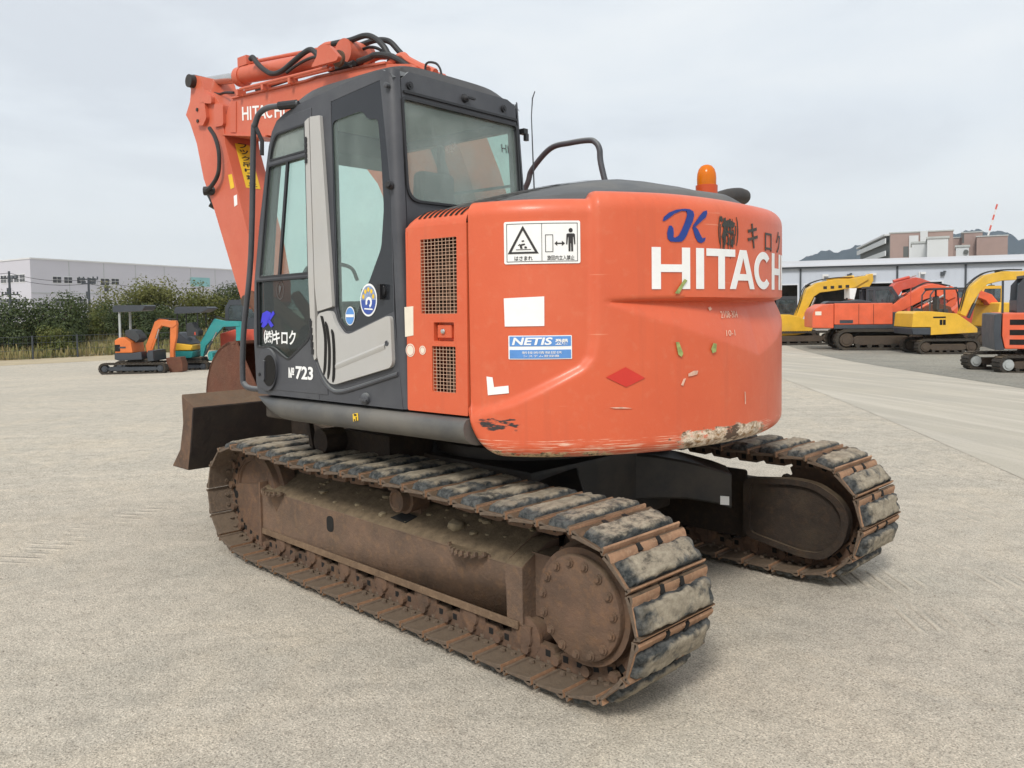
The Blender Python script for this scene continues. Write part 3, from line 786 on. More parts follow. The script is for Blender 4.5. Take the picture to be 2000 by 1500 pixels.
# ---------------------------------------------------------------- left engine-side door with its two grilles
PX0, PX1 = -.245, -.640
def door_f(u, v, w):               # u along the machine, v height; the panel leans with the body and rounds over at the top
    yb = 1.212-.010*(v-1.1)
    return (u, yb+w, v)

gu = [(-0.357,1.907),(-0.579,1.911),(-0.568,1.553),(-0.344,1.547)]; gl = [(-0.415,1.39),(-0.571,1.398),(-0.579,1.182),(-0.427,1.178)]
U0, U1 = min(p[0] for p in gu), max(p[0] for p in gu); V0, V1 = 1.551, 1.898
L0, L1 = min(p[0] for p in gl)+.012, max(p[0] for p in gl); Q0, Q1 = 1.190, 1.402
lu = [(-0.428,1.506),(-0.557,1.514),(-0.558,1.414),(-0.433,1.407)]
K0, K1_ = min(p[0] for p in lu), max(p[0] for p in lu); J0, J1 = 1.425, 1.512
outer = rounded([(PX0, 1.092), (PX1, 1.092), (PX1, 1.955), (PX0, 1.955)], [.012, .004, .0, .0])
mb = lay(flat_mesh([outer, rect(U0, U1, V0, V1, .006), rect(L0, L1, Q0, Q1, .006), rect(K0, K1_, J0, J1, .004)], .03), door_f, off=-.015)
rows = []
for k in range(9):                                                # rounded shoulder up to the engine cover
    a = k/8*math.pi/2; row = []
    for i in range(25):
        t = i/24; x = PX1+(PX0-PX1)*t
        e = max(0, (t-.72)/.28); drop = .075*(1-math.sqrt(max(0, 1-e*e)))
        row.append((x, 1.2035-.105*(1-math.cos(a)), 1.955+(.085-drop)*math.sin(a)))
    rows.append(row)
last = rows[-1]
for d in (.10, .25, .42): rows.append([(p[0], p[1]-d, p[2]+d*.10) for p in last])
mb.grid(rows)
mb.box(PX0-.012, PX0, .6, 1.205, 1.1, 1.94)                      # front return of the panel
DO = mb.build('engine_door', M['orange'], EX, up=True, ang=40)
for i in range(9):                                                # louvre slots over the shoulder
    x = -.352-.034*i; sl = []
    for k in range(7):
        a = (.30+.62*k/6)*math.pi/2
        sl.append((x-.014*(k/6-.5)*2+.01, 1.2035-.105*(1-math.cos(a)), 1.955+.085*math.sin(a)))
    s2 = MB()
    s2.grid([[Vector(p)+Vector((dx, .002, .0022)) for p in sl] for dx in (-.0075, .0075)])
    s2.build('louvre_slot', M['hole'], DO, up=True)
for nm, (u0, u1, v0, v1), (nx, ny) in (('grille', (U0, U1, V0, V1), (10, 22)), ('grille', (L0, L1, Q0, Q1), (7, 13))):
    g = MB()
    for i in range(nx+1):
        u = u0+(u1-u0)*i/nx; g.box(u-.0011, u+.0011, 1.2, 1.2025, v0, v1)
    for j in range(ny+1):
        v = v0+(v1-v0)*j/ny; g.box(u0, u1, 1.2005, 1.203, v-.0011, v+.0011)
    go = g.build(nm, M['mesh_wire'], DO, up=True)
rc = MB()
rc.box(U0-.02, U1+.02, 1.085, 1.09, V0-.02, V1+.02); rc.box(L0-.02, L1+.02, 1.085, 1.09, Q0-.02, Q1+.02)
rc.build('radiator_core', simple('dusty_radiator_core', (.115, .082, .058), .9, 0, .5, 12, .5, .004), DO, up=True)
rb = MB()
for i in range(6):
    u = U0+(U1-U0)*(i+.5)/6; rb.box(u-.004, u+.004, 1.09, 1.12, V0-.02, V1+.02)
for i in range(4):
    u = L0+(L1-L0)*(i+.5)/4; rb.box(u-.004, u+.004, 1.09, 1.12, Q0-.02, Q1+.02)
for k in range(5): rb.box(U0-.02, U1+.02, 1.10, 1.13, V0+(V1-V0)*k/5-.006, V0+(V1-V0)*k/5+.006)
rb.build('radiator_fins', M['rust'], DO, up=True)
lk = MB(); lk.box(K0-.002, K1_+.002, 1.17, 1.176, J0-.002, J1+.002); lk.box(K0+.028, K1_-.012, 1.176, 1.197, J0+.014, J1-.012)
lk.bevel(.003, 1); lo = lk.build('door_latch', M['orange'], DO, up=True)
km = (K0+K1_)/2+.012; kz = (J0+J1)/2+.002
MB().lathe([(.012, 0), (.013, .006), (.010, .010), (.003, .011)], (km, 1.197, kz), (0, 1, 0), 16).build('key_lock', M['steel'], lo, up=True)
lb = [(-0.232,1.584),(-0.293,1.588),(-0.292,1.45),(-0.235,1.442)]
lay(flat_mesh([lb], .0015), door_f, off=.0012).build('cream_label', M['cream'], DO, up=True)
c1, c2 = [(-0.269,1.379),(-0.353,1.381)]
lay([flat_mesh([circle(c1[0], c1[1], .031, .031)], .0015), flat_mesh([circle(c2[0], c2[1], .021, .021)], .0015)], door_f, off=.0012).build('round_labels', M['cream'], DO, up=True)
rl = [flat_mesh([circle(c1[0], c1[1], .026, .026), circle(c1[0], c1[1], .024, .024)], .0008), flat_mesh([circle(c2[0], c2[1], .016, .016), circle(c2[0], c2[1], .0145, .0145)], .0008)]
lay(rl, door_f, off=.0024).build('label_rings', M['red_mark'], DO, up=True)

# ---------------------------------------------------------------- dark engine cover over the top
hd = MB(); rows = []
def hood_z(x, y):                  # low at the left shoulder, rising to a flat ridge in the middle, lower again on the right
    prof = ((1.30, 2.015), (1.10, 2.042), (.95, 2.075), (.80, 2.120), (.64, 2.160), (.45, 2.205), (.25, 2.230), (-.1, 2.240), (-.45, 2.215), (-.8, 2.16), (-1.3, 2.06))
    for (y0, z0), (y1, z1) in zip(prof, prof[1:]):
        if y0 >= y >= y1: z = z0+(z1-z0)*(y0-y)/(y0-y1); break
    else: z = 2.0
    return z-.10*smooth01((-.80-x)/.5)-.03*max(0, x+.55)
for i in range(73):
    ph = PH0-R(3)+(2*math.pi-2*PH0+R(6))*i/72; row = []
    o = outline(ph, .165)
    for t, dz in ((0, None), (0.0, -.055), (.025, -.018), (.06, 0), (.12, 0), (.2, 0), (.32, 0), (.46, 0), (.6, 0), (.75, 0), (.9, 0), (1.0, 0)):
        c = Vector((-.30, o.y*.86)); p = o.lerp(c, t); z = hood_z(p.x, p.y)
        row.append((p.x, p.y, 1.98 if dz is None else max(z+dz, 2.02)))
    rows.append(row)
hd.grid(rows)
ys_ = [1.09-.1*k for k in range(22)]
hd.grid([[(-.235, y, 1.9) for y in ys_], [(-.235, y, hood_z(-.25, y)-.02) for y in ys_], [(-.25, y, hood_z(-.25, y)) for y in ys_], [(-.42, y, hood_z(-.42, y)) for y in ys_], [(-.60, y, hood_z(-.6, y)+.002) for y in ys_]])
HD = hd.build('engine_cover', M['grey_dusty'], EX, up=True, ang=32)
for i in range(13):                                               # louvres along the left slope
    y = 1.06-.053*i; x0_, x1_ = -.315-.012*i, -.50-.022*i
    mb = MB(); mb.grid([[(x, y+dy, hood_z(x, y+dy)+.0045) for x in (x0_, (x0_+x1_)/2, x1_)] for dy in (-.011, .011)]); mb.build('louvre_slot', M['hole'], HD, up=True)
# beacon lamp on its stalk
bz, bxx, byy = 2.155, -1.0, -.386
be = MB().lathe([(.03, 0), (.03, .045), (.012, .046), (.012, .05)], (bxx, byy, bz-.02), (0, 0, 1), 20).build('beacon_lamp', M['black'], EX, up=True)
MB().lathe([(.05, .036), (.060, .038), (.061, .088), (.056, .090), (.05, .09)], (bxx, byy, bz), (0, 0, 1), 32).build('lamp_base', M['lamp_ring'], be, up=True)
MB().lathe([(.053, .090), (.0535, .13), (.051, .155), (.043, .180), (.03, .196), (.014, .203), (.002, .205)], (bxx, byy, bz), (0, 0, 1), 32).build('lamp_dome', M['lamp_amber'], be, up=True)
MB().lathe([(.02, .09), (.026, .11), (.026, .15), (.012, .165), (.002, .166)], (bxx, byy, bz), (0, 0, 1), 20).build('lamp_reflector', M['steel'], be, up=True)
# tail pipe duct
dp = spline([(-.86, -.40, 2.10), (-.90, -.55, 2.165), (-.92, -.75, 2.215), (-.93, -.93, 2.245), (-.93, -1.02, 2.245)], 6)
MB().tube(dp, [.03+.018*min(1, k/14) for k in range(len(dp))], 18).build('tail_pipe', M['chassis_black'], EX, up=True)

# ---------------------------------------------------------------- side skirt and slew deck
sk = MB(); rows = []
x0, x1 = -.652, 1.02
prof = [(1.05, 1.078), (1.212, 1.080), (1.236, 1.076), (1.250, 1.062), (1.256, 1.04), (1.252, 1.015), (1.236, .988), (1.21, .968), (1.17, .955), (1.05, .95)]
for i in range(41):
    t = i/40; x = x0+(x1-x0)*t; e = max(0, (t-.83)/.17); k = 1-e**2.2*.98; pinch = 1-.20*e**2
    rows.append([(x, 1.05+(y-1.05)*pinch, 1.082-(1.082-z)*k) for y, z in prof])
sk.grid(rows); sk.faces([(p[0], p[1], p[2]) for p in rows[0]], [tuple(range(len(prof)))])
SK = sk.build('side_skirt', M['grey_dusty'], EX, up=True, ang=50)
yl = [(0.114,1.051),(0.073,1.059),(0.071,1.021),(0.111,1.013)]
MB().prism([(p[0], 1.2565, p[1]) for p in yl], (0, .001, 0)).build('yellow_label', M['yellow_label'], SK, up=True)
yx, yz = (yl[0][0]+yl[1][0])/2, (yl[0][1]+yl[2][1])/2
yk = MB(); yk.box(yx-.010, yx+.010, 1.2575, 1.2582, yz+.006, yz+.016); yk.box(yx-.012, yx-.004, 1.2575, 1.2582, yz-.018, yz+.002); yk.box(yx+.002, yx+.012, 1.2575, 1.2582, yz-.020, yz-.010); yk.build('label_pictogram', M['ink'], SK, up=True)
dk = MB(); dk.box(-.62, 1.02, -1.15, 1.17, .955, 1.075); dk.box(-1.1, -.6, -.75, .75, .945, 1.06); dk.box(-.5, .6, -.6, .6, .92, .955); dk.bevel(.01, 1)
dk.build('slew_deck', M['chassis_black'], EX, up=True)
rs = MB(); rs.box(-.66, 1.0, -1.225, -.45, 1.08, 1.72); rs.box(-.66, .2, -1.2, -.42, 1.72, 2.02); rs.bevel(.05, 3)
rs.build('right_side_housing', M['orange'], EX, up=True)
ew = MB(); ew.box(-1.05, -.26, -.45, .95, 1.08, 2.0); ew.build('engine_bay', M['hole'], EX, up=True)
# hand rail on the right-hand housing
hr = spline([(.86, -.95, 1.72), (.80, -.95, 2.35), (.74, -.95, 2.52)] + [(p[0], p[1], p[2]) for p in [(0.7,-0.95,2.601),(0.53,-0.95,2.729),(0.346,-0.95,2.745),(0.19,-0.95,2.741)]] + [(p[0], p[1], p[2]) for p in [(0.134,-0.95,2.719),(0.1,-0.95,2.665),(0.08,-0.95,2.528)]] + [(-.06, -.95, 2.05)], 7)
MB().tube(hr, .021, 12).build('handrail', M['grey'], EX, up=True)
# radio aerial
MB().tube([(-.21, .17, 2.12), (-.205, .178, 2.45), (-.20, .18, 2.66), (-.205, .175, 2.76), (-.215, .165, 2.80)], [.005, .004, .003, .004, .003], 6).build('aerial', M['grey'], EX, up=True)

# ---------------------------------------------------------------- cab
def cab_left(u, v, w): return (u, 1.269-.04*v+w, v)
def rear_x(z): return -.255+(z-1.1)*.08
def cab_rear(u, v, w): return (rear_x(v)-w, u, v)
YR = .185
def cab_right(u, v, w): return (u, YR-w, v)
FRONT = [(1.000,1.100),(1.022,1.160),(1.052,1.442),(1.050,1.742),(1.000,2.085),(.957,2.303),(.915,2.50),(.885,2.58),(.84,2.635),(.76,2.668),(.602,2.698),(.21,2.738),(-.05,2.748)]
left_outer = FRONT+[(-.075,2.735),(-.126,2.155),(-.157,1.557),(-.225,1.094)]
door = [(.985,1.13),(1.008,1.17),(1.036,1.442),(1.034,1.742),(.985,2.085),(.942,2.303),(.90,2.495),(.872,2.567),(.83,2.615),(.76,2.642),(.516,2.655),(.514,2.60),(.500,1.726),(.470,1.381),(.430,1.31),(.36,1.22),(.35,1.13)]
GL = [(.352,2.66),(-.035,2.70),(-.122,2.155),(-.152,1.563),(.16,1.464),(.211,1.465),(.272,1.515),(.294,1.586),(.297,1.695)]
shell = lay(flat_mesh([left_outer, door, GL], .04), cab_left, off=-.02)
rear_outer = [(1.166,1.094),(1.106,2.70),(1.05,2.745),(.30,2.745),(.235,2.72),(.225,1.094)]
RW = rounded([(.262,2.11),(1.115,2.11),(1.105,2.60),(.25,2.60)], [.08,.08,.02,.02], 6)
shell.bm.from_mesh(lay(flat_mesh([rear_outer, RW], .04), cab_rear, off=-.02).build('tmp', None).data); bpy.data.objects.remove(bpy.data.objects['tmp'])
for left in (True, False):                                        # rounded rear corner posts
    rows = []
    for z in [1.094+(2.745-1.094)*k/24 for k in range(25)]:
        row = []
        for k in range(9):
            a = math.pi/2*k/8; r = .05
            if left:
                yb = 1.269-.04*z; xe = rear_x(z)
                row.append((xe+r*(1-math.sin(a)), yb-r*(1-math.cos(a)), z))
            else:
                xe = rear_x(z); row.append((xe+.04*(1-math.sin(a)), YR+.04*(1-math.cos(a)), z))
        rows.append(row)
    shell.grid(rows)
RGT = [(.02,1.62),(.93,1.62),(.90,2.30),(.86,2.585),(-.06,2.585),(-.075,2.2)]
right_outer = [(-.21,1.094),(1.0,1.1),(1.052,1.442),(1.050,1.742),(1.000,2.085),(.957,2.303),(.90,2.55),(.84,2.64),(.6,2.70),(.2,2.74),(-.08,2.745)]
shell.bm.from_mesh(lay(flat_mesh([right_outer, rounded(RGT, .03)], .04), cab_right, off=-.02).build('tmp', None).data); bpy.data.objects.remove(bpy.data.objects['tmp'])
rows = []                                                         # roof skin, rolled down at front and rear
for x, z in [(.915,2.50)]+[(.885,2.58),(.84,2.635),(.76,2.668),(.602,2.698),(.40,2.72),(.21,2.738),(.0,2.748),(-.06,2.752),(-.105,2.74),(-.122,2.715)]:
    row = []
    for k in range(15):
        t = k/14; y = (1.269-.04*z-.004)+(YR+.004-(1.269-.04*z-.004))*t
        e = abs(2*t-1); row.append((x, y, z+.004-.022*max(0, (e-.86)/.14)**2))
    rows.append(row)
shell.grid(rows)
for y in (1.14, .24):                                             # front posts
    shell.tube([(FRONT[i][0]-.02, y-(.02 if y > 1 else -.0), FRONT[i][1]) for i in range(8)], .028, 8)
shell.box(.90, 1.0, .20, 1.17, 1.10, 1.30)
shell.box(-.23, 1.0, .2, 1.16, 1.085, 1.11)
shell.grid([[(.80, 1.12, 2.625), (.80, .22, 2.625)], [(.925, 1.12, 2.46), (.925, .22, 2.46)]])
CAB = shell.build('cab', M['grey'], EX, up=True, ang=38)
roof = MB(); rows = []
for i in range(17):
    u = -1+2*i/16; row = []
    for j in range(17):
        v = -1+2*j/16; r = max(0, 1-abs(u)**5)*max(0, 1-abs(v)**5)
        row.append((.36+u*.455, .655+v*.415, 2.735+.105*r**.4))
    rows.append(row)
roof.grid(rows); roof.build('roof_cap', simple('dark_roof_plastic', (.035,.032,.030), .45, 0, .2, 4, .2, .002), CAB, up=True, ang=60)
MB().box(-.10, .80, .24, 1.10, 2.635, 2.65).build('headlining', M['interior'], CAB, up=True)
for y, z in ((1.055, 2.675), (.345, 2.685)):
    rr_ = MB(); rr_.cyl((rear_x(z), y, z), (rear_x(z)-.012, y, z), .019, seg=18); rr_.cyl((rear_x(z)-.012, y, z), (rear_x(z)-.018, y, z), .010, seg=6); rr_.build('roof_bolt', M['black'], CAB, up=True)
rr_ = MB()
rr_.lathe([(.005, 0), (.024, .0), (.02, .018), (.006, .03)], (rear_x(2.685), .66, 2.685), (-1, 0, 0), 14); rr_.box(rear_x(2.685)-.03, rear_x(2.685)-.015, .60, .66, 2.683, 2.693); rr_.build('window_lock', M['black'], CAB, up=True); rr_ = MB()
rr_.box(rear_x(2.634)-.012, rear_x(2.634)+.01, .235, 1.10, 2.632, 2.644); rr_.build('rain_gutter', M['black'], CAB, up=True); rr_ = MB()
rr_.lathe([(.012, 0), (.014, .02), (.005, .024)], (-.10, 1.164, 2.66), (0, 1, .0), 14); rr_.build('roof_bolt', M['grey'], CAB, up=True); rr_ = MB()
rr_.lathe([(.020, 0), (.022, .02), (.012, .03), (.012, .05)], (-.118, 1.180, 2.175), (-.5, .8, 0), 12); rr_.build('rubber_stop', M['black'], CAB, up=True); rr_ = MB()
rr_.box(rear_x(2.55)-.01, rear_x(2.55)+.03, .15, .185, 2.57, 2.60); rr_.box(rear_x(2.55)-.02, rear_x(2.55)+.0, .155, .18, 2.53, 2.57)
rr_.build('corner_lamp', M['black'], CAB, up=True)
# rear window, its seal and print
rim = [(p[0]+(p[0]-.68)*.03, p[1]+(p[1]-2.355)*.05) for p in RW]
lay(flat_mesh([rim, RW], .012), cab_rear, off=.004).build('rear_window_seal', M['black'], CAB, up=True)
lay(flat_mesh([RW], .006), cab_rear, off=-.012).build('rear_window', M['glass_dusty'], CAB, up=True)
lay([fit_text('HI', .315, .375, 2.44, 2.485, .001, .0)], lambda u, v, w: cab_rear(.69-u, v, w), off=-.006).build('window_print', M['grey_dusty'], CAB, up=True)
# large left rear pane with its black printed border
clear = rounded([(.340,2.555),(.10,2.572),(.055,2.52),(-.02,2.515),(-.048,2.321),(-.071,2.066),(-.055,1.877),(.03,1.722),(.085,1.64),(.15,1.50),(.211,1.488),(.258,1.53),(.280,1.60),(.285,1.72)], .03, 4)
lay(flat_mesh([GL, clear], .004), cab_left, off=-.004).build('window_border', M['black_gloss'], CAB, up=True)
lay(flat_mesh([[(p[0]*.995, p[1]) for p in GL]], .004), cab_left, off=-.010).build('side_window', M['glass'], CAB, up=True)
# pale panels
def silver(name, pts, off, r=.02, parent=None):
    mb = lay(flat_mesh([rounded(pts, r, 4)], .022), cab_left, off=off); mb.bevel(.004, 2, 50)
    return mb.build(name, M['silver'], parent or CAB, up=True)
silver('pillar_cover', [(.508,2.603),(.421,2.597),(.330,1.856),(.302,1.592),(.428,1.568),(.452,1.70)], .008, .006)
silver('door_edge_cover', [(.552,2.585),(.516,2.600),(.458,1.69),(.434,1.32),(.452,1.31),(.474,1.381),(.508,1.726)], .008, .004)
LP_ = silver('lower_side_panel', [(.428,1.556),(.309,1.575),(.277,1.508),(.215,1.452),(.155,1.452),(-.150,1.550),(-.170,1.297),(.273,1.190),(.315,1.194),(.381,1.25),(.426,1.33)], .010, .035)
gs = MB()
for pts in ([(.392,1.545),(.380,1.53),(.352,1.43),(.352,1.30),(.362,1.235)], [(.352,1.515),(.335,1.47),(.318,1.38),(.318,1.28),(.328,1.215)], [(.300,1.475),(.288,1.44),(.279,1.36),(.279,1.25),(.286,1.20)]):
    p2 = spline([(a, b, 0) for a, b in pts], 5); w = .024
    gs.grid([[cab_left(p.x-w*.5*math.sin(math.pi*min(1, (k+1)/4, (len(p2)-k)/4)/2), p.y, .0225) for k, p in enumerate(p2)], [cab_left(p.x+w*.5*math.sin(math.pi*min(1, (k+1)/4, (len(p2)-k)/4)/2), p.y, .0225) for k, p in enumerate(p2)]])
gs.build('vent_slots', M['hole'], CAB, up=True)
gv = MB(); a, b = Vector((.262, 0, 1.285)), Vector((-.118, 0, 1.398))
for k in range(1):
    rows = []
    for i in range(21):
        p = a.lerp(b, i/20); rows.append([cab_left(p.x, p.z+dv, .021+dw) for dv, dw in ((-.022, -.002), (-.008, .006), (.004, .007), (.012, .002), (.017, -.002))])
    gv.grid(rows)
gv.build('panel_rib', M['silver'], CAB, up=True)
kp = Vector(cab_left(-.128, 1.410, .019)); MB().lathe([(.012, 0), (.015, .002), (.012, .005), (.008, .003), (.002, .003)], kp, (0, 1, 0), 16).build('panel_lock', M['grey'], CAB, up=True)
# ledges and mouldings of the lower body
lm = MB(); lm.tube([cab_left(p.x, p.y, 0) for p in spline([(.46,1.30,0),(.40,1.215,0),(.33,1.162,0),(.25,1.152,0),(.1,1.185,0),(-.19,1.262,0)], 6)], .012, 8)
lm.tube([cab_left(.43, 1.10, 0), cab_left(.42, 1.2, 0), cab_left(.455, 1.29, 0)], .003, 6)
lm.lathe([(.03, 0), (.028, .014), (.012, .024)], Vector(cab_left(.045, 1.13, 0)), (0, 1, 0), 14); lm.box(.02, .075, 1.22, 1.25, 1.118, 1.128)
lm.build('body_moulding', M['grey'], CAB, up=True)
# window strip on the right, front screen, bar
lay(flat_mesh([RGT], .005), cab_right, off=-.02).build('right_window', M['glass'], CAB, up=True)
br = MB(); br.box(-.10, .95, YR-.03, YR-.01, 2.278, 2.292); br.box(.50, .53, YR-.01, YR+.03, 1.62, 2.585); br.build('window_bar', M['black'], CAB, up=True)
ws_ = MB(); ws_.grid([[(FRONT[i][0]-.03, y, FRONT[i][1]) for i in range(2, 8)] for y in (1.13, .22)]); ws_.build('windscreen', M['glass'], CAB, up=True)
# seat and controls
st = MB(); st.box(.12, .62, .47, .95, 1.42, 1.56); st.bevel(.05, 3); st.build('seat_cushion', M['seat'], CAB, up=True)
sb = MB(); sb.prism([(.05, .49, 1.5), (.17, .49, 1.5), (.09, .49, 2.12), (-.03, .49, 2.12)], (0, .46, 0)); sb.bevel(.05, 3); sb.build('seat_back', M['seat'], CAB, up=True)
sh = MB(); sh.prism([(-.02, .62, 2.10), (.07, .62, 2.10), (.06, .62, 2.30), (-.03, .62, 2.30)], (0, .26, 0)); sh.bevel(.045, 3); sh.build('headrest', M['seat'], CAB, up=True)
cn = MB()
for y in (.30, 1.0): cn.box(.15, .72, y-.05, y+.05, 1.55, 1.62); cn.cyl((.66, y, 1.6), (.70, y, 1.78), .016); cn.lathe([(.02, 0), (.028, .03), (.022, .09), (.005, .10)], (.70, y, 1.76), (.15, 0, 1), 12)
cn.box(.15, .3, .26, .36, 1.1, 1.55); cn.bevel(.012, 2)
cn.tube(spline([(.98, .92, 1.76), (.985, .86, 1.84), (.985, .70, 1.86), (.985, .55, 1.84), (.98, .50, 1.76)], 5), .012, 8)
cn.tube([(.80, .42, 1.1), (.83, .42, 1.7)], .012, 8); cn.tube([(.80, .58, 1.1), (.83, .58, 1.7)], .012, 8)
cn.build('cab_controls', M['seat'], CAB, up=True)

# ---------------------------------------------------------------- cab door
T1 = rounded([(.893,2.425),(.874,2.498),(.838,2.555),(.578,2.572),(.570,2.437)], [.01,.05,.05,.01,.01])
T2 = rounded([(.985,1.772),(.903,2.385),(.566,2.400),(.533,1.780)], .012)
T3 = rounded([(1.015,1.740),(.518,1.748),(.505,1.435),(.715,1.305),(.775,1.330),(.86,1.372),(1.006,1.372)], [.01,.01,.06,.03,.03,.03,.01])
dd = [(p[0]-.0025 if p[0] > .7 else p[0]+.0025, p[1]) for p in door]
DR = lay(flat_mesh([dd, T1, T2, T3], .038), cab_left, off=-.016).bevel(.003, 1, 50).build('cab_door', M['grey'], EX, up=True)
for nm, T, g in (('door_window', T1, 'glass_dusty'), ('door_window', T2, 'glass'), ('door_window', T3, 'glass_dark')):
    lay(flat_mesh([T], .004), cab_left, off=-.012).build(nm, M[g], DR, up=True)
sl_ = []
for T, k in ((T1, .10), (T2, .05), (T3, .05)):
    cx = sum(p[0] for p in T)/len(T); cz = sum(p[1] for p in T)/len(T)
    sl_.append(flat_mesh([[(p[0]+(.010 if p[0] > cx else -.010), p[1]+(.010 if p[1] > cz else -.010)) for p in T], T], .008))
lay(sl_, cab_left, off=.002).build('window_seal', M['black'], DR, up=True)
dv = MB()
dv.prism([cab_left(.722,2.392,-.008), cab_left(.742,2.392,-.008), cab_left(.812,1.776,-.008), cab_left(.792,1.776,-.008)], (0, .012, 0)); dv.build('sliding_window_bar', M['black'], DR, up=True)
dk_ = rounded([(.985,1.772),(.930,2.18),(.905,2.10),(.89,1.95),(.90,1.82)], .02)
# door pull
hp = lay(flat_mesh([circle(.893, 1.243, .092, .122)], .02), cab_left, off=.008).bevel(.006, 2, 50).build('door_handle', M['grey'], DR, up=True)
lay(flat_mesh([circle(.868, 1.238, .064, .088)], .003), cab_left, off=.0195).build('handle_recess', M['hole'], DR, up=True)
lay(flat_mesh([rect(.900, .925, 1.182, 1.295, .008)], .012), cab_left, off=.024).bevel(.003, 1, 50).build('handle_lever', M['grey'], DR, up=True)
MB().lathe([(.009, 0), (.009, .006), (.003, .007)], Vector(cab_left(.962, 1.214, .018)), (0, 1, 0), 12).build('door_lock', M['black'], DR, up=True)
for v0, v1, u0, u1 in ((2.36, 2.50, .532, .538), (1.34, 1.53, .462, .486)):
    n = 5; hg = MB(); hg.cyl(cab_left(u0, v0, .020), cab_left(u1, v1, .020), .006, seg=8)
    for k in range(n):
        a = v0+(v1-v0)*k/n; b = a+(v1-v0)/n*.72; ua = u0+(u1-u0)*k/n
        hg.cyl(cab_left(ua, a, .020), cab_left(ua, b, .020), .010, seg=10)
    hg.build('door_hinge', M['black'], DR, up=True)
f_ = lambda u, v, w: cab_left(u, v, w)
mir = lambda u, v, w: cab_left(1.6-u, v, w)                       # writing runs towards the rear of the machine
def door_text(body, ua, ub, v0, v1, mat, name, off=.0055, bold=.01, skew=0):
    lay([fit_text(body, 1.6-ua, 1.6-ub, v0, v1, .001, bold)], lambda u, v, w: mir(u, v+skew*(u-(1.6-ua)), w), off=off).build(name, M[mat], DR, up=True)
door_text('㈱', .960, .868, 1.388, 1.465, 'white', 'company_name', -.008, .012)
door_text('キロク', .868, .655, 1.385, 1.465, 'white', 'company_name', -.008, .02)
door_text('№', .700, .648, 1.205, 1.262, 'white', 'machine_number', .0055, .02)
door_text('723', .634, .478, 1.200, 1.272, 'white', 'machine_number', .0055, .03)
kx = [[(p[0], p[1]) for p in l] for l in ([(0.994,1.502),(0.979,1.56),(0.933,1.575),(0.892,1.563),(0.907,1.531),(0.932,1.496),(0.963,1.478),(0.988,1.484),(0.973,1.513)], [(0.917,1.531),(0.872,1.574),(0.857,1.557),(0.897,1.522)], [(0.932,1.519),(0.907,1.525),(0.866,1.491),(0.891,1.479)])]
lay([flat_mesh([l], .001) for l in kx], cab_left, off=-.008).build('monogram', M['violet_blue'], DR, up=True)
cr_ = [(0.804,1.688)][0]
lay([flat_mesh([circle(cr_[0], cr_[1], .034, .052), circle(cr_[0], cr_[1], .031, .048)], .001), flat_mesh([[(cr_[0]+.01, cr_[1]-.03), (cr_[0]+.013, cr_[1]+.03), (cr_[0]-.012, cr_[1]+.02)]], .001)], cab_left, off=-.008).build('round_badge', M['grey_dusty'], DR, up=True)
# stickers on the left rear pane
b1, b2, b3 = [(0.034,1.622),(0.178,1.543),(-0.073,1.663)]
def disc(c, rx, rz, mat, name, off): return lay(flat_mesh([circle(c[0], c[1], rx, rz, 32)], .001), cab_left, off=off).build(name, M[mat], CAB, up=True)
disc(b1, .064, .082, 'white', 'round_sticker', .0005); lay(flat_mesh([circle(b1[0], b1[1], .056, .072, 24, 180, 360)], .001), cab_left, off=.002).build('sticker_sea', M['sea_blue'], CAB, up=True)
lay(flat_mesh([circle(b1[0], b1[1], .056, .072, 24, 0, 180)], .001), cab_left, off=.0018).build('sticker_sky', simple('pale_blue_print', (.26, .33, .50), .5, 0, .5, 60, 0), CAB, up=True)
rd_ = [flat_mesh([circle(b1[0]+.04*math.cos(R(a)), b1[1]+.052*math.sin(R(a)), .009, .012, 10)], .001) for a in (20, 55, 90, 125, 160)]
lay(rd_, cab_left, off=.003).build('sticker_rays', M['yellow_label'], CAB, up=True)
wv = [flat_mesh([circle(b1[0]-.004, b1[1]-.012, .024, .028, 18, -30, 250)+circle(b1[0]-.004, b1[1]-.012, .012, .014, 18, -30, 250)[::-1]], .001), flat_mesh([[(b1[0]-.035, b1[1]-.05), (b1[0]+.03, b1[1]-.046), (b1[0]+.028, b1[1]-.040), (b1[0]-.033, b1[1]-.043)]], .001)]
lay(wv, cab_left, off=.0032).build('sticker_wave', M['white'], CAB, up=True)
disc(b2, .037, .048, 'white', 'round_sticker', .0005); disc(b2, .033, .043, 'blue_label', 'sticker_field', .0018)
lay(flat_mesh([[(b2[0]-.032, b2[1]-.006), (b2[0]+.032, b2[1]-.006), (b2[0]+.032, b2[1]+.008), (b2[0]-.032, b2[1]+.008)]], .001), cab_left, off=.003).build('sticker_band', M['white'], CAB, up=True)
lat = MB(); c3 = Vector(cab_left(b3[0], b3[1], .0))
lat.lathe([(.030, 0), (.028, .012), (.012, .016)], c3, (0, 1, 0), 16); lat.box(c3.x-.012, c3.x+.012, c3.y, c3.y+.03, c3.z-.04, c3.z+.035); lat.build('window_latch', M['black'], CAB, up=True)
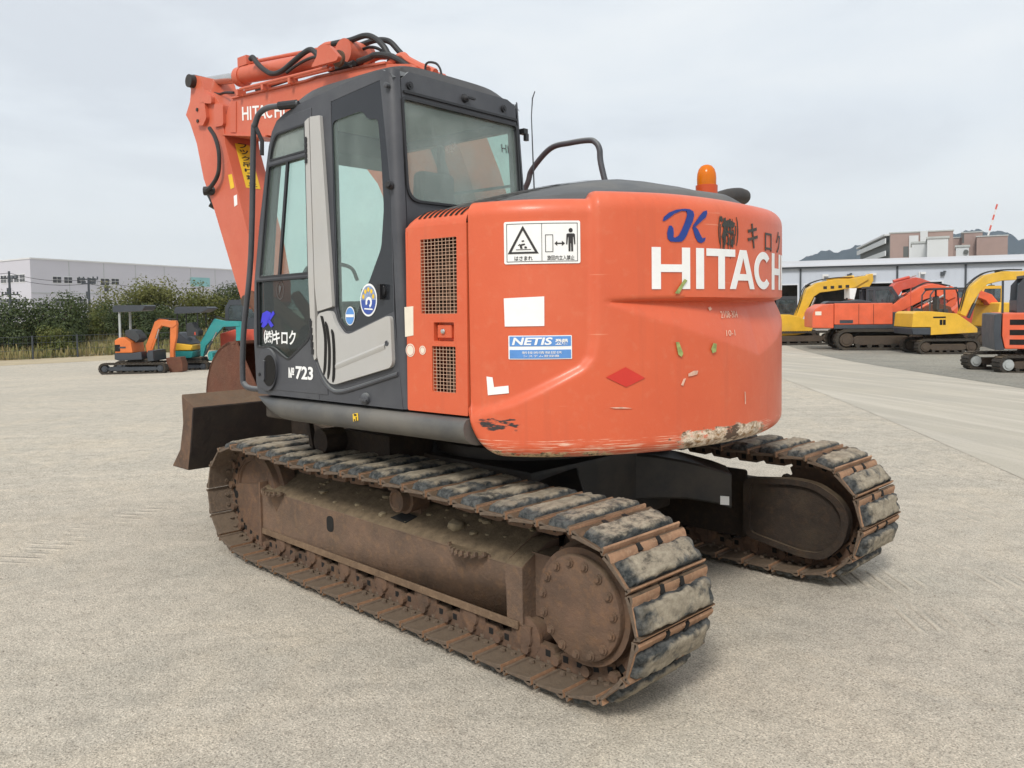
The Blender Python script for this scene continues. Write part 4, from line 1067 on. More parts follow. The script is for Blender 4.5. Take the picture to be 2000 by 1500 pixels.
# grab rail in front of the door
gr = [(0.649,1.2,2.702),(0.759,1.2,2.698),(0.872,1.2,2.706),(0.954,1.2,2.685),(0.998,1.2,2.628),(1.017,1.2,2.559),(1.077,1.2,1.893),(1.176,1.2,1.447),(1.2,1.2,1.188),(1.181,1.2,1.14),(1.128,1.2,1.122),(1.027,1.2,1.118)]
gr = [Vector(p) for p in gr]; gr[0].y = 1.15; gr[-1].y = 1.19
MB().tube(spline(gr, 6), .0165, 12).build('grab_rail', M['grey'], EX, up=True)
g2 = MB(); q = gr[1]; g2.tube([gr[0]+Vector((.015, 0, 0)), gr[1]], .024, 10); g2.tube([Vector(gr[5])+Vector((-.02, -.005, .06)), Vector(gr[5])+Vector((-.055, -.02, -.02)), Vector(gr[5])+Vector((-.05, -.02, -.10))], .012, 8)
g2.build('rail_bracket', M['black'], EX, up=True)

# ---------------------------------------------------------------- boom, arm, bucket
BY0, BY1 = -.08, -.42
top = [(1.316,3.308),(1.567,3.328),(2.115,3.357),(2.246,3.353),(3.307,3.401)]
bot = [(3.47,3.128),(2.814,3.023)]
bm2 = [(.26,1.45),(.34,1.85),(.47,2.26),(.56,2.50),(.70,2.80),(.87,3.05),(1.07,3.26)]+top+[(top[-1][0]+.04, top[-1][1]-.01)]+[(bot[0][0]+.05, bot[0][1]+.03)]+bot+[(2.30,2.90),(1.95,2.82),(1.66,2.70),(1.44,2.48),(1.26,2.16),(1.04,1.72),(.90,1.40),(.5,1.30)]
bo = MB().side(bm2, BY0, BY1); bo.bevel(.008, 2, 25)
BOOM = bo.build('boom', M['orange_arm'], EX, up=True, ang=30)
fl = MB()                                                          # top and bottom flange plates, stiffeners at the boom nose
for A, B in zip(top, top[1:]): fl.prism([(A[0], BY0+.018, A[1]), (B[0], BY0+.018, B[1]), (B[0], BY0+.018, B[1]+.016), (A[0], BY0+.018, A[1]+.016)], (0, BY1-BY0-.036, 0))
fl.prism([(bot[0][0], BY0+.016, bot[0][1]-.016), (bot[1][0], BY0+.016, bot[1][1]-.016), (bot[1][0], BY0+.016, bot[1][1]), (bot[0][0], BY0+.016, bot[0][1])], (0, BY1-BY0-.032, 0))
nz = [(3.564,3.403),(3.423,3.375),(3.425,3.19),(3.576,3.195)]
fl.prism([(p[0], BY0, p[1]) for p in rounded(nz, .03)], (0, .03, 0))
vv = [(3.332,3.382),(3.252,3.373),(3.266,3.109),(3.346,3.121)]
fl.prism([(p[0], BY0, p[1]) for p in vv], (0, .008, 0)); fl.bevel(.004, 1)
fl.build('boom_flange', M['orange_arm'], BOOM, up=True)
l0, l1 = [(3.174,3.256),(3.177,3.196)], [(2.582,3.186)]
h0, h1 = [(3.167,3.311),(3.173,3.196)][0], [(3.167,3.311),(3.173,3.196)][1]
e0, e1 = [(2.579,3.243),(2.585,3.134)]
def boom_f(u, v, w):
    t = u; x = h0[0]+(e0[0]-h0[0])*t; zt = h0[1]+(e0[1]-h0[1])*t; zb = h1[1]+(e1[1]-h1[1])*t
    return (x, BY0+.002+w, zb+(zt-zb)*v)
lt = []; pos = {0:(0,.165),1:(.20,.235),2:(.265,.43),3:(.41,.60),4:(.60,.78),5:(.81,.975),6:(1.01,1.045)}
for k, ch in enumerate('HITACHI'): lt.append(flat_mesh(letter(ch, pos[k][0], pos[k][1], 0, 1, .035, .15), .0015))
lay(lt, boom_f).build('lettering', M['white'], BOOM, up=True, label='white HITACHI lettering on the boom')
bf = MB()                                                          # foot bracket and lift cylinders behind the cab
for y in (-.03, -.51): bf.prism([(.0, y, 1.05), (.95, y, 1.05), (.80, y, 1.55), (.50, y, 1.72), (.15, y, 1.55)], (0, .04, 0))
bf.build('boom_bracket', M['orange'], EX, up=True)
lc = MB()
for y in (.0, -.52):
    lc.cyl((.80, y, 1.15), (1.0, y, 1.9), .06); lc.cyl((1.0, y, 1.9), (1.14, y, 2.5), .036)
lc.build('lift_cylinder', M['orange_arm'], EX, up=True)
bh = MB()
for dx, dy in ((.0, .0), (.05, -.01)): bh.tube(spline([(.55+dx, BY0+.04, 1.55), (.60+dx, BY0+.045+dy, 2.0), (.68+dx, BY0+.04+dy, 2.4), (.84+dx, BY0+.04+dy, 2.75), (1.05+dx, BY0+.03, 3.05)], 6), .020, 8)
bh.build('boom_hoses', M['rubber_hose'], BOOM, up=True)
# arm
AY0, AY1 = -.07, -.41
arm = [(4.022,3.716),(3.93,3.722),(3.816,3.691),(3.753,3.557),(3.593,3.484),(3.497,3.383),(3.458,3.199),(3.433,3.04),(3.24,2.55),(3.093,2.172),(3.009,1.842),(3.011,1.646),(3.116,1.586),(3.24,1.641),(3.342,1.848),(3.651,2.489),(3.81,2.77),(3.914,3.106),(4.02,3.307),(4.089,3.388),(4.008,3.496),(3.984,3.598)]
am = MB().side(arm, AY0, AY1); am.bevel(.008, 2, 30); ARM = am.build('arm', M['orange_arm'], EX, up=True, ang=30)
ck = MB()
for pts in ([(3.857,3.448),(3.699,3.435),(3.673,3.291),(3.738,3.232),(3.851,3.254)], [(3.783,3.499),(3.67,3.497),(3.577,3.468),(3.581,3.402),(3.769,3.437)]):
    ck.prism([(p[0], AY0, p[1]) for p in rounded(pts, .02)], (0, .035, 0)); ck.prism([(p[0], AY1, p[1]) for p in rounded(pts, .02)], (0, -.035, 0))
ck.bevel(.006, 2); ck.build('pivot_plate', M['orange_arm'], ARM, up=True)
pv = [(3.656,3.283),(3.934,3.663),(3.128,1.657),(3.817,3.386),(3.814,3.285)]
pn = MB(); 
for (x, z), r in zip(pv[1:3], (.058, .05)): pn.cyl((x, AY0+.05, z), (x, AY1-.05, z), r, seg=20)
for x, z in pv[3:]: pn.cyl((x, AY0+.034, z), (x, AY0+.045, z), .016, seg=8)
pn.build('pivot_pin', M['chassis_black'], ARM, up=True)
ra = [Vector(p) for p in [(3.433,3.04),(3.24,2.55)]]
rd = (ra[1]-ra[0]).normalized(); rn = Vector((rd.y, -rd.x)); rn = rn if rn.x < 0 else -rn
def lab_f(u, v, w):                # the narrow face of the arm turned towards the cab; u across, v along
    p = ra[0].lerp(ra[1], v)+rn*w; return (p.x, AY0+(AY1-AY0)*u, p.y)
lay(flat_mesh([rect(.28, .70, -.06, .80)], .002), lab_f, off=.002).build('yellow_label', M['yellow_label'], ARM, up=True)
f_arm = lambda u, v, w: (u, AY0+w, v)
ch_ = []
for k, g in enumerate('フック吊り禁止'):
    me = fit_text(g, .36, .62, 0, 1, .001, .02)
    for v in me.vertices: v.co.y = -.06+.86*((k+.92)/7.2+((k+.16)/7.2-(k+.92)/7.2)*v.co.y)
    ch_.append(me)
lay(ch_, lab_f, off=.004).build('label_lettering', M['ink'], ARM, up=True)
y2 = [(3.399,2.761),(3.342,2.763),(3.307,2.645),(3.365,2.633)]; w2 = [(3.319,2.571),(3.27,2.58),(3.267,2.491),(3.316,2.478)]
lay(flat_mesh([y2], .002), f_arm, off=.0015).build('small_yellow_label', M['yellow_label'], ARM, up=True)
lay(flat_mesh([w2], .002), f_arm, off=.0015).build('small_white_label', M['white'], ARM, up=True)
ah = [(3.644,-0.02,3.464),(3.705,-0.02,3.452),(3.743,-0.02,3.413),(3.738,-0.02,3.354)]; ah2 = [(3.6,-0.02,3.189),(3.512,-0.02,3.096),(3.46,-0.02,2.969),(3.46,-0.02,2.836),(3.498,-0.02,2.752),(3.587,-0.02,2.686),(3.675,-0.02,2.65)]; ah3 = [(3.868,-0.13,2.68),(3.81,-0.13,2.614),(3.752,-0.13,2.539)]; ah4 = [(3.752,-0.13,2.539),(3.659,-0.13,2.347),(3.506,-0.13,2.041),(3.371,-0.13,1.764)]
hs = MB()
for pts, r in ((ah2, .018), (ah3, .022)): hs.tube(spline(pts, 5), r, 8)
hs.tube(spline([(3.98,-0.16,3.501),(3.951,-0.16,3.533),(3.869,-0.16,3.551),(3.763,-0.16,3.547),(3.66,-0.16,3.52),(3.558,-0.16,3.515),(3.426,-0.16,3.492)], 5), .012, 8)
p_ = Vector(ah2[-1]); hs.cyl(p_+Vector((.05, 0, .0)), p_+Vector((-.05, -.1, 0)), .04, seg=10); p_ = Vector(ah3[-1]); hs.cyl(p_+Vector((.06, 0, .02)), p_+Vector((.0, -.1, -.05)), .035, seg=10)
hs.build('arm_hoses', M['rubber_hose'], ARM, up=True)
bcyl = MB(); bcyl.tube([Vector(p)+Vector((.03, -.12, 0)) for p in ah4], .034, 12); bcyl.build('bucket_cylinder', M['rust'], EX, up=True)
# arm cylinder lying along the boom
cy = [(4.156,-0.25,3.723),(3.433,-0.25,3.649),(3.383,-0.25,3.658),(1.863,-0.25,3.517)]
c0, c1, c2, c3 = [Vector(p) for p in cy]
ac = MB(); ac.tube([c1, c2+(c3-c2)*.02, c2+(c3-c2)*.10, c3], .076, 20); ac.cyl(c1-(c3-c1).normalized()*.03, c1+(c3-c1)*.03, .086, seg=20)
ac.cyl(c3+Vector((0, .12, 0)), c3+Vector((0, -.12, 0)), .10, seg=20)
d_ = (c3-c1).normalized(); n_ = Vector((-d_.z, 0, d_.x)) if d_.x < 0 else Vector((d_.z, 0, -d_.x))
n_ = n_ if n_.z > 0 else -n_
ac.tube([c1+n_*.085+d_*.05, c1+n_*.11+d_*.12, c3+n_*.10-d_*.25, c3+n_*.08-d_*.1], .016, 8)
ac.box(c1.x-.16, c1.x-.02, -.32, -.20, c1.z+.07, c1.z+.15)
ACY = ac.build('arm_cylinder', M['orange_arm'], EX, up=True)
MB().cyl(c0, c1, .047, seg=16).build('cylinder_rod', M['steel'], ACY, up=True)
ey = MB(); ey.cyl(c0+Vector((0, .06, 0)), c0+Vector((0, -.08, 0)), .070, seg=18); ey.cyl(c1+d_*-.05, c1+d_*.0, .075, seg=16); ey.build('rod_eye', M['chassis_black'], ACY, up=True)
cb = MB()
br_ = [(1.935,3.461),(1.932,3.521),(1.87,3.535),(1.786,3.506),(1.682,3.406),(1.707,3.381),(2.012,3.391)]
for y in (.02, -.30): cb.prism([(p[0], y, p[1]) for p in rounded(br_, .02)], (0, .035, 0))
cb.bevel(.005, 1)
cb.tube([Vector((c.x, c.y+.24, c.z)) for c in (Vector((top[2][0]-.2, -.27, top[2][1]+.035)), Vector((top[-1][0]-.2, -.27, top[-1][1]+.04)))], .013, 8)
cb.tube([Vector((c.x, c.y+.19, c.z)) for c in (Vector((top[2][0]-.2, -.27, top[2][1]+.035)), Vector((top[-1][0]-.2, -.27, top[-1][1]+.04)))], .013, 8)
for t in (.15, .5, .85):
    q = Vector((top[3][0]+(top[-1][0]-top[3][0])*t, 0, top[3][1]+(top[-1][1]-top[3][1])*t)); cb.box(q.x-.014, q.x+.014, -.10, -.02, q.z, q.z+.052)
cb.build('cylinder_bracket', M['orange_arm'], BOOM, up=True)
px_ = [(1.817,-0.075,3.439)][0]
MB().lathe([(.03, 0), (.062, 0), (.062, .022), (.034, .022), (.032, .006)], (px_[0], -.066, px_[2]), (0, 1, 0), 22).build('bracket_pin', M['rust'], BOOM, up=True)
hz = MB()
for pts, y, r in (([(2.032,-0.16,3.617),(1.944,-0.16,3.61),(1.804,-0.16,3.597),(1.634,-0.16,3.594),(1.518,-0.16,3.545),(1.43,-0.16,3.469),(1.377,-0.16,3.402),(1.259,-0.16,3.321),(1.171,-0.16,3.257)], 0, .0215), ([(2.059,-0.3,3.616),(1.86,-0.3,3.605),(1.681,-0.3,3.603),(1.531,-0.3,3.562),(1.429,-0.3,3.472),(1.351,-0.3,3.402),(1.234,-0.3,3.331),(1.13,-0.3,3.263)], 0, .0215), ([(1.684,-0.13,3.409),(1.619,-0.13,3.411),(1.556,-0.13,3.413),(1.487,-0.13,3.418),(1.343,-0.13,3.383),(1.224,-0.13,3.321),(1.123,-0.13,3.252),(1.031,-0.13,3.189)], 0, .0215), ([(1.835,-0.22,3.436),(1.727,-0.22,3.449),(1.586,-0.22,3.454),(1.434,-0.22,3.412),(1.309,-0.22,3.336),(1.23,-0.22,3.273)], 0, .0215),
                  ([(3.101,-0.13,3.709),(3.062,-0.13,3.718),(3.003,-0.13,3.659),(2.908,-0.13,3.588),(2.792,-0.13,3.53),(2.654,-0.13,3.524),(2.5,-0.13,3.566),(2.372,-0.13,3.602),(2.264,-0.13,3.616),(2.187,-0.13,3.569),(2.125,-0.13,3.497),(2.026,-0.13,3.416),(1.877,-0.13,3.402),(1.731,-0.13,3.408)], 0, .0215)):
    hz.tube(spline(pts, 6), r, 10)
for pts in ([(1.559,-0.3,3.406),(1.535,-0.3,3.439),(1.489,-0.3,3.445),(1.434,-0.3,3.426),(1.39,-0.3,3.387)], [(0.977,-0.13,3.213),(0.969,-0.13,3.246),(0.936,-0.13,3.255),(0.872,-0.13,3.234),(0.836,-0.13,3.196),(0.818,-0.13,3.142)]): hz.tube(spline(pts, 6), .008, 6)
for pts in ([(2.204,-0.25,3.547),(2.106,-0.25,3.567),(1.973,-0.25,3.555),(1.826,-0.25,3.544),(1.694,-0.25,3.543),(1.579,-0.25,3.501),(1.468,-0.25,3.411),(1.369,-0.25,3.343),(1.262,-0.25,3.275)], [(2.57,-0.12,3.494),(2.395,-0.12,3.533),(2.214,-0.12,3.544),(2.034,-0.12,3.508),(1.899,-0.12,3.458),(1.732,-0.12,3.379)], [(3.138,-0.2,3.471),(2.908,-0.2,3.464),(2.687,-0.2,3.466),(2.475,-0.2,3.476),(2.273,-0.2,3.462)]): hz.tube(spline(pts, 6), .012, 8)
hz.build('hydraulic_hoses', M['rubber_hose'], BOOM, up=True)
pp = MB(); pp.tube(spline([(2.176,-0.16,3.545),(2.161,-0.16,3.597),(2.108,-0.16,3.622),(2.019,-0.16,3.614)], 5), .024, 8)
pp.tube(spline([(1.924,-0.28,3.548),(1.863,-0.28,3.532),(1.828,-0.28,3.486),(1.769,-0.28,3.451),(1.627,-0.28,3.457),(1.541,-0.28,3.443)], 5), .018, 8)
for k, pts in enumerate(([(1.379,-0.16,3.326),(1.242,-0.16,3.364),(1.164,-0.16,3.312),(0.986,-0.16,3.214)], [(1.341,-0.3,3.385),(1.234,-0.3,3.327),(1.052,-0.3,3.241)])): pp.tube(spline(pts, 5), .03, 8)
pp.build('hydraulic_pipes', M['orange_arm'], BOOM, up=True)
# bucket, curled under
bk = MB(); cx, cz, rb_ = 2.66, .88, .46
arc = [(cx+rb_*math.cos(R(a)), cz+rb_*math.sin(R(a))) for a in range(-150, 101, 12)]
tail = [(cx+rb_*math.cos(R(100))-.12, cz+rb_*math.sin(R(100))+.02)]
inn = [(cx+(rb_-.03)*math.cos(R(a)), cz+(rb_-.03)*math.sin(R(a))) for a in range(-150, 101, 12)]
bk.side(arc+inn[::-1], .36, -.62)
for y in (.36, -.60): bk.side(arc+[(cx-.12, cz+.30), (cx-.36, cz-.02)], y, y-.025)
for y in (.05, -.27): bk.side([(cx+.10, cz+.40), (cx-.02, cz+.62), (cx-.14, cz+.62), (cx-.22, cz+.36)], y, y-.04)
for k, y in enumerate((.24, .0, -.24, -.5)): bk.side([(arc[0][0]-.02, arc[0][1]+.03), (arc[0][0]+.05, arc[0][1]-.02), (arc[0][0]-.20, arc[0][1]+.06)], y+.05, y-.05)
bk.bevel(.006, 1)
bk.build('bucket', M['rust_red'], EX, up=True)
lk_ = MB()
for y in (.0, -.46): lk_.tube([(pv[2][0]-.12, y, pv[2][1]+.05), (cx+.06, y, cz+.56)], .05, 8)
lk_.tube([(pv[2][0]-.05, -.24, pv[2][1]), (cx-.08, -.24, cz+.52)], .06, 8)
lk_.build('bucket_link', M['rust_red'], EX, up=True)

# ================================================================ THE YARD AND WHAT STANDS IN IT
CAM = Vector((-3.4814, 3.6008, 1.5812))
YAW = -.7839
FWD = Vector((math.cos(YAW), math.sin(YAW), 0)); RGT_ = Vector((math.sin(YAW), -math.cos(YAW), 0))
TO_RIGHT, TO_LEFT = math.atan2(RGT_.y, RGT_.x), math.atan2(-RGT_.y, -RGT_.x)

# ---- ground
gm = NT('dusty_gravel_yard')
ob = gm.tc.outputs['Object']
fine = gm.noise(120, 3, .7); fine2 = gm.noise(42, 5, .75); blot = gm.noise(7.5, 5, .65); mid = gm.noise(2.6, 6, .62); big = gm.noise(.42, 6, .6); huge = gm.noise(.09, 4, .55)
rot = gm.n('ShaderNodeMapping'); rot.inputs['Rotation'].default_value = (0, 0, R(42)); gm.L(ob, rot.inputs[0])
streak = gm.noise(1.0, 6, .62, vec=rot.outputs[0], stretch=(2.6, .13, 1), dist=.5)
streak2 = gm.noise(1.0, 5, .6, vec=rot.outputs[0], stretch=(9, .5, 1), dist=.6)
c = gm.mix(gm.ramp(big, [(.3, 0.0), (.7, 1.0)]), (.44, .397, .33), (.535, .477, .387))
c = gm.mix(gm.math('MULTIPLY', gm.ramp(mid, [(.35, 0.0), (.7, 1.0)]), .55), c, (.395, .368, .313))
c = gm.mix(gm.math('MULTIPLY', gm.ramp(streak, [(.46, 0.0), (.64, 1.0)]), .42), c, (.59, .525, .43))
sand = gm.noise(.75, 6, .7, dist=.8); c = gm.mix(gm.math('MULTIPLY', gm.ramp(sand, [(.50, 0.0), (.66, 1.0)]), .50), c, (.60, .515, .395))
c = gm.mix(gm.math('MULTIPLY', gm.ramp(streak2, [(.54, 0.0), (.7, 1.0)]), .16), c, (.30, .27, .22))
c = gm.mix(gm.math('MULTIPLY', gm.ramp(huge, [(.4, 0.0), (.65, 1.0)]), .35), c, (.41, .375, .315))
k1 = gm.ramp(fine, [(.33, .40), (.45, .92), (.55, 1.06), (.68, 1.5)])
k2 = gm.ramp(fine2, [(.34, .74), (.5, 1.0), (.66, 1.2)])
c = gm.mix(1.0, c, k1, 'MULTIPLY'); c = gm.mix(1.0, c, k2, 'MULTIPLY')
c = gm.mix(1.0, c, gm.ramp(blot, [(.32, .86), (.5, 1.0), (.68, 1.10)]), 'MULTIPLY')
st = gm.n('ShaderNodeTexVoronoi'); st.inputs['Scale'].default_value = 13; st.inputs['Randomness'].default_value = 1; gm.L(ob, st.inputs['Vector'])
peb = gm.ramp(st.outputs['Distance'], [(.075, 1.0), (.115, 0.0)])
peb = gm.math('MULTIPLY', peb, gm.ramp(gm.noise(3.3, 3, .6), [(.55, 0.0), (.68, 1.0)]))
c = gm.mix(gm.math('MULTIPLY', peb, .6), c, (.22, .20, .17))
# cleat prints pressed by tracks that drove past on the right
def prints(cx, cy, ang, half, length, period):
    mp = gm.n('ShaderNodeMapping', vector_type='TEXTURE'); mp.inputs['Location'].default_value = (cx, cy, 0); mp.inputs['Rotation'].default_value = (0, 0, ang); gm.L(ob, mp.inputs[0])
    xyz = gm.sep(mp.outputs[0])
    s = gm.math('SINE', gm.math('MULTIPLY', xyz[0], 2*math.pi/period))
    m1 = gm.math('MULTIPLY', gm.ramp(gm.math('MULTIPLY_ADD', gm.math('ABSOLUTE', xyz[1]), 1.0, gm.math('MULTIPLY', mid, .18)), [(half, 1.0), (half+.09, 0.0)]),
                 gm.ramp(gm.math('DIVIDE', gm.math('ABSOLUTE', xyz[0]), length*1.3), [(.6, 1.0), (.77, 0.0)]))
    return gm.math('MULTIPLY', gm.math('MULTIPLY', gm.ramp(gm.math('MULTIPLY_ADD', mid, 1.6, gm.math('ADD', s, -.8)), [(.05, 0.0), (.75, 1.0)]), m1), gm.ramp(gm.noise(2.3, 4, .65), [(.42, .0), (.60, 1.0)]))
pr = None
for a in PRINTS:
    q = prints(*a); pr = q if pr is None else gm.math('MAXIMUM', pr, q)
c = gm.mix(gm.math('MULTIPLY', pr, .42), c, (.62, .555, .45))
hh = gm.math('ADD', gm.math('MULTIPLY', fine, .35), gm.math('ADD', gm.math('MULTIPLY', fine2, .5), gm.math('MULTIPLY', streak2, .25)))
hh = gm.math('ADD', hh, gm.math('MULTIPLY', pr, 1.3))
gm.bsdf(c, .92, 0, hh, .02, .75, spec=.2)
rows = []
for r in [0, .8, 1.6, 2.5, 3.5, 4.5] + [4.5*1.13**k for k in range(1, 58)]:
    row = []
    for k in range(96):
        a = 2*math.pi*k/96; x, y = -1+r*math.cos(a), 1+r*math.sin(a)
        row.append((x, y, ground_z(x, y) if r > 0 else 0))
    rows.append(row)
g = MB(); g.grid(rows[1:], close=True); g.faces(rows[1], [tuple(range(96))])
GO = g.build('ground', gm.m); tag(GO, kind='structure')

# loose stones scattered over the yard
pb = MB(); rr = random.Random(21)
for k in range(2600):
    d = 2.4+9*rr.random()**1.5; px = rr.uniform(-60, 2060); p = CAM+(FWD+RGT_*((px-1000)/1607))*d; x, y = p.x, p.y
    if -1.85 < x < 1.85 and .70 < abs(y) < 1.28: continue
    s_ = rr.choice((.002, .0025, .003, .004, .0055))*rr.uniform(.7, 1.3)*(1 if rr.random() < .985 else 1.8)
    i0 = len(pb.bm.verts); vs = bmesh.ops.create_icosphere(pb.bm, subdivisions=1, radius=s_)['verts']; a = rr.uniform(.6, 1.2); b_ = rr.uniform(.6, 1.2)
    for v in vs: v.co = Vector((v.co.x*a+x, v.co.y*b_+y, v.co.z*.65+ground_z(x, y)+s_*.25))
tag(pb.build('loose_stones', simple('pale_loose_stones', (.40, .36, .30), .9, 0, .6, 3.1, .2, .002), recalc=False, ang=80), kind='stuff')

def sheet(name, poly, z, mat, sub=26):
    (a, b, c_, d) = [Vector((*p, 0)) for p in poly]; rows = []
    for i in range(sub+1):
        p, q = a.lerp(b, i/sub), d.lerp(c_, i/sub); row = []
        for j in range(sub+1):
            w = p.lerp(q, j/sub); row.append((w.x, w.y, ground_z(w.x, w.y)+z))
        rows.append(row)
    mb = MB(); mb.grid(rows); o = mb.build(name, mat); return tag(o, kind='structure')
cm = NT('pale_concrete')
n1 = cm.noise(.5, 6, .6); n2 = cm.noise(60, 5, .7); n3 = cm.noise(5, 5, .6)
rot = cm.n('ShaderNodeMapping'); rot.inputs['Rotation'].default_value = (0, 0, R(36)); cm.L(cm.tc.outputs['Object'], rot.inputs[0])
s1 = cm.noise(1, 6, .65, vec=rot.outputs[0], stretch=(.10, 1.8, 1), dist=.8); s2 = cm.noise(1, 4, .6, vec=rot.outputs[0], stretch=(.3, 5, 1), dist=.4)
c = cm.mix(cm.ramp(n1, [(.3, 0.0), (.7, 1.0)]), (.44, .40, .325), (.385, .355, .30))
c = cm.mix(cm.math('MULTIPLY', cm.ramp(s1, [(.48, 0.0), (.62, 1.0)]), .5), c, (.58, .53, .45))
c = cm.mix(cm.math('MULTIPLY', cm.ramp(s2, [(.54, 0.0), (.68, 1.0)]), .35), c, (.33, .30, .255))
c = cm.mix(1.0, c, cm.ramp(n2, [(.3, .86), (.7, 1.12)]), 'MULTIPLY')
cm.bsdf(c, .85, 0, n2, .004, .5, spec=.25)
sheet('concrete_road', [(-8.5, 4.9), (27.85, -45.2), (24.4, -47.8), (-12.0, 2.4)], .004, cm.m)
vm = NT('loose_grey_gravel')
a1 = vm.noise(16, 6, .75); a2 = vm.noise(1.1, 5, .6); a3 = vm.noise(.16, 4)
c = vm.mix(vm.ramp(a2, [(.3, 0.0), (.7, 1.0)]), (.245, .235, .205), (.31, .295, .25))
c = vm.mix(vm.math('MULTIPLY', vm.ramp(a3, [(.45, 0.0), (.62, 1.0)]), .5), c, (.37, .345, .285))
c = vm.mix(1.0, c, vm.ramp(a1, [(.3, .5), (.5, 1.0), (.7, 1.5)]), 'MULTIPLY')
vm.bsdf(c, .95, 0, a1, .05, 1.0, spec=.15)
sheet('gravel_lot', [(-12.0, 2.4), (24.4, -47.8), (-24, -83), (-60, -33)], .008, vm.m)

def on_ray(px, d):
    p = CAM+(FWD+RGT_*((px-1000)/1607))*d; return p.x, p.y
def moved(pts, dx): return [(p[0]+dx, p[1]) for p in pts]
def on_ground(x, y, dz=0.0): return (x, y, ground_z(x, y)+dz)

# ---- paints for the machines further off
def paint(name, col, dusty=.25): return simple(name, col, .45, 0, .16, 2.2, .2, .003, tuple(.5*v+.16 for v in col), dusty)
M['far_orange'] = paint('far_orange_paint', (.72, .125, .05)); M['far_red'] = paint('far_red_paint', (.56, .085, .05)); M['far_yellow'] = paint('far_yellow_paint', (.72, .42, .035))
M['far_brightorange'] = paint('bright_orange_paint', (.66, .17, .04)); M['teal'] = paint('teal_paint', (.025, .27, .27)); M['pale_grey'] = paint('pale_grey_paint', (.40, .42, .41))
M['far_dark'] = simple('dark_blue_grey_paint', (.045, .052, .062), .5, 0, .2, 3, .2, .003); M['track_dark'] = rust('dusty_dark_track', (.05, .044, .036), (.035, .03, .027), (.10, .085, .06), .5, 4)
M['track_brown'] = rust('brown_track_frame', (.085, .066, .05), (.065, .05, .04), (.13, .095, .065), .6, 4)

def machine(name, label, loc, rz, group='excavators parked around the yard'):
    return empty(name, label, 'excavator', loc, rz, group)
def part(root, name, poly, y0, y1, mat, bev=.02, parent=None, r=0, seg=1):
    mb = MB().side(rounded(poly, r) if r else poly, y0, y1)
    if bev: mb.bevel(bev, seg, 30)
    return mb.build(name, M[mat], parent or root)
def stadium(x0, x1, z0, z1, n=10):
    r = (z1-z0)/2; zc = (z0+z1)/2
    return [(x1-r+r*math.cos(R(-90+180*k/n)), zc+r*math.sin(R(-90+180*k/n))) for k in range(n+1)]+[(x0+r+r*math.cos(R(90+180*k/n)), zc+r*math.sin(R(90+180*k/n))) for k in range(n+1)]
def tracks(root, x0, x1, h, gauge, width, framemat='track_brown', hub='track_brown', dx=0.0):
    for s in (-1, 1):
        yc = s*gauge/2; xo = dx if s > 0 else 0
        out = stadium(x0+xo, x1+xo, 0, h); inn = stadium(x0+xo+h*.13, x1+xo-h*.13, h*.13, h*.87)
        f = lambda u, v, w: (u, yc+w, v)
        tb = lay(flat_mesh([out, inn], width), f)
        n = int((x1-x0)/.16)
        for k in range(n):
            x = x0+xo+h*.5+(x1-x0-h)*(k+.5)/n
            tb.box(x-.03, x+.03, yc-width/2, yc+width/2, h, h+.025); tb.box(x-.03, x+.03, yc-width/2, yc+width/2, -.012, 0.0)
        for c_, sg_ in ((x0+xo+h/2, -1), (x1+xo-h/2, 1)):
            for k in range(7):
                a = R(-75+150*k/6); d = Vector((sg_*math.cos(a), 0, math.sin(a))); p = Vector((c_, yc, h/2))+d*(h/2+.01); q = Matrix.Translation(p) @ Matrix.Rotation(math.atan2(d.x, d.z), 4, 'Y')
                tb.box(-.035, .035, -width/2, width/2, -.012, .014, q)
        t = tb.build('crawler_track', M['track_dark'], root)
        m = MB().side(stadium(x0+xo+h*.75, x1+xo-h*.75, h*.25, h*.68, 3), yc-width*.30, yc+width*.30); m.bevel(.02, 1); m.build('track_frame', M[framemat], t)
        e = MB()
        for xx in (x0+xo+h/2, x1+xo-h/2):
            e.lathe([(h*.10, -width*.4), (h*.30, -width*.40), (h*.34, -width*.3), (h*.34, width*.3), (h*.30, width*.4), (h*.1, width*.4)], (xx, yc, h/2), (0, 1, 0), 18)
            e.lathe([(.02, -width*.46), (h*.2, -width*.46), (h*.2, width*.46), (.02, width*.46)], (xx, yc, h/2), (0, 1, 0), 14)
        e.build('track_wheels', M[hub], t)
        ro = MB()
        for k in range(5):
            xx = x0+xo+h+(x1-x0-2*h)*k/4; ro.cyl((xx, yc-width*.36, h*.22), (xx, yc+width*.36, h*.22), h*.11, seg=12)
        ro.build('track_rollers', M['track_dark'], t)
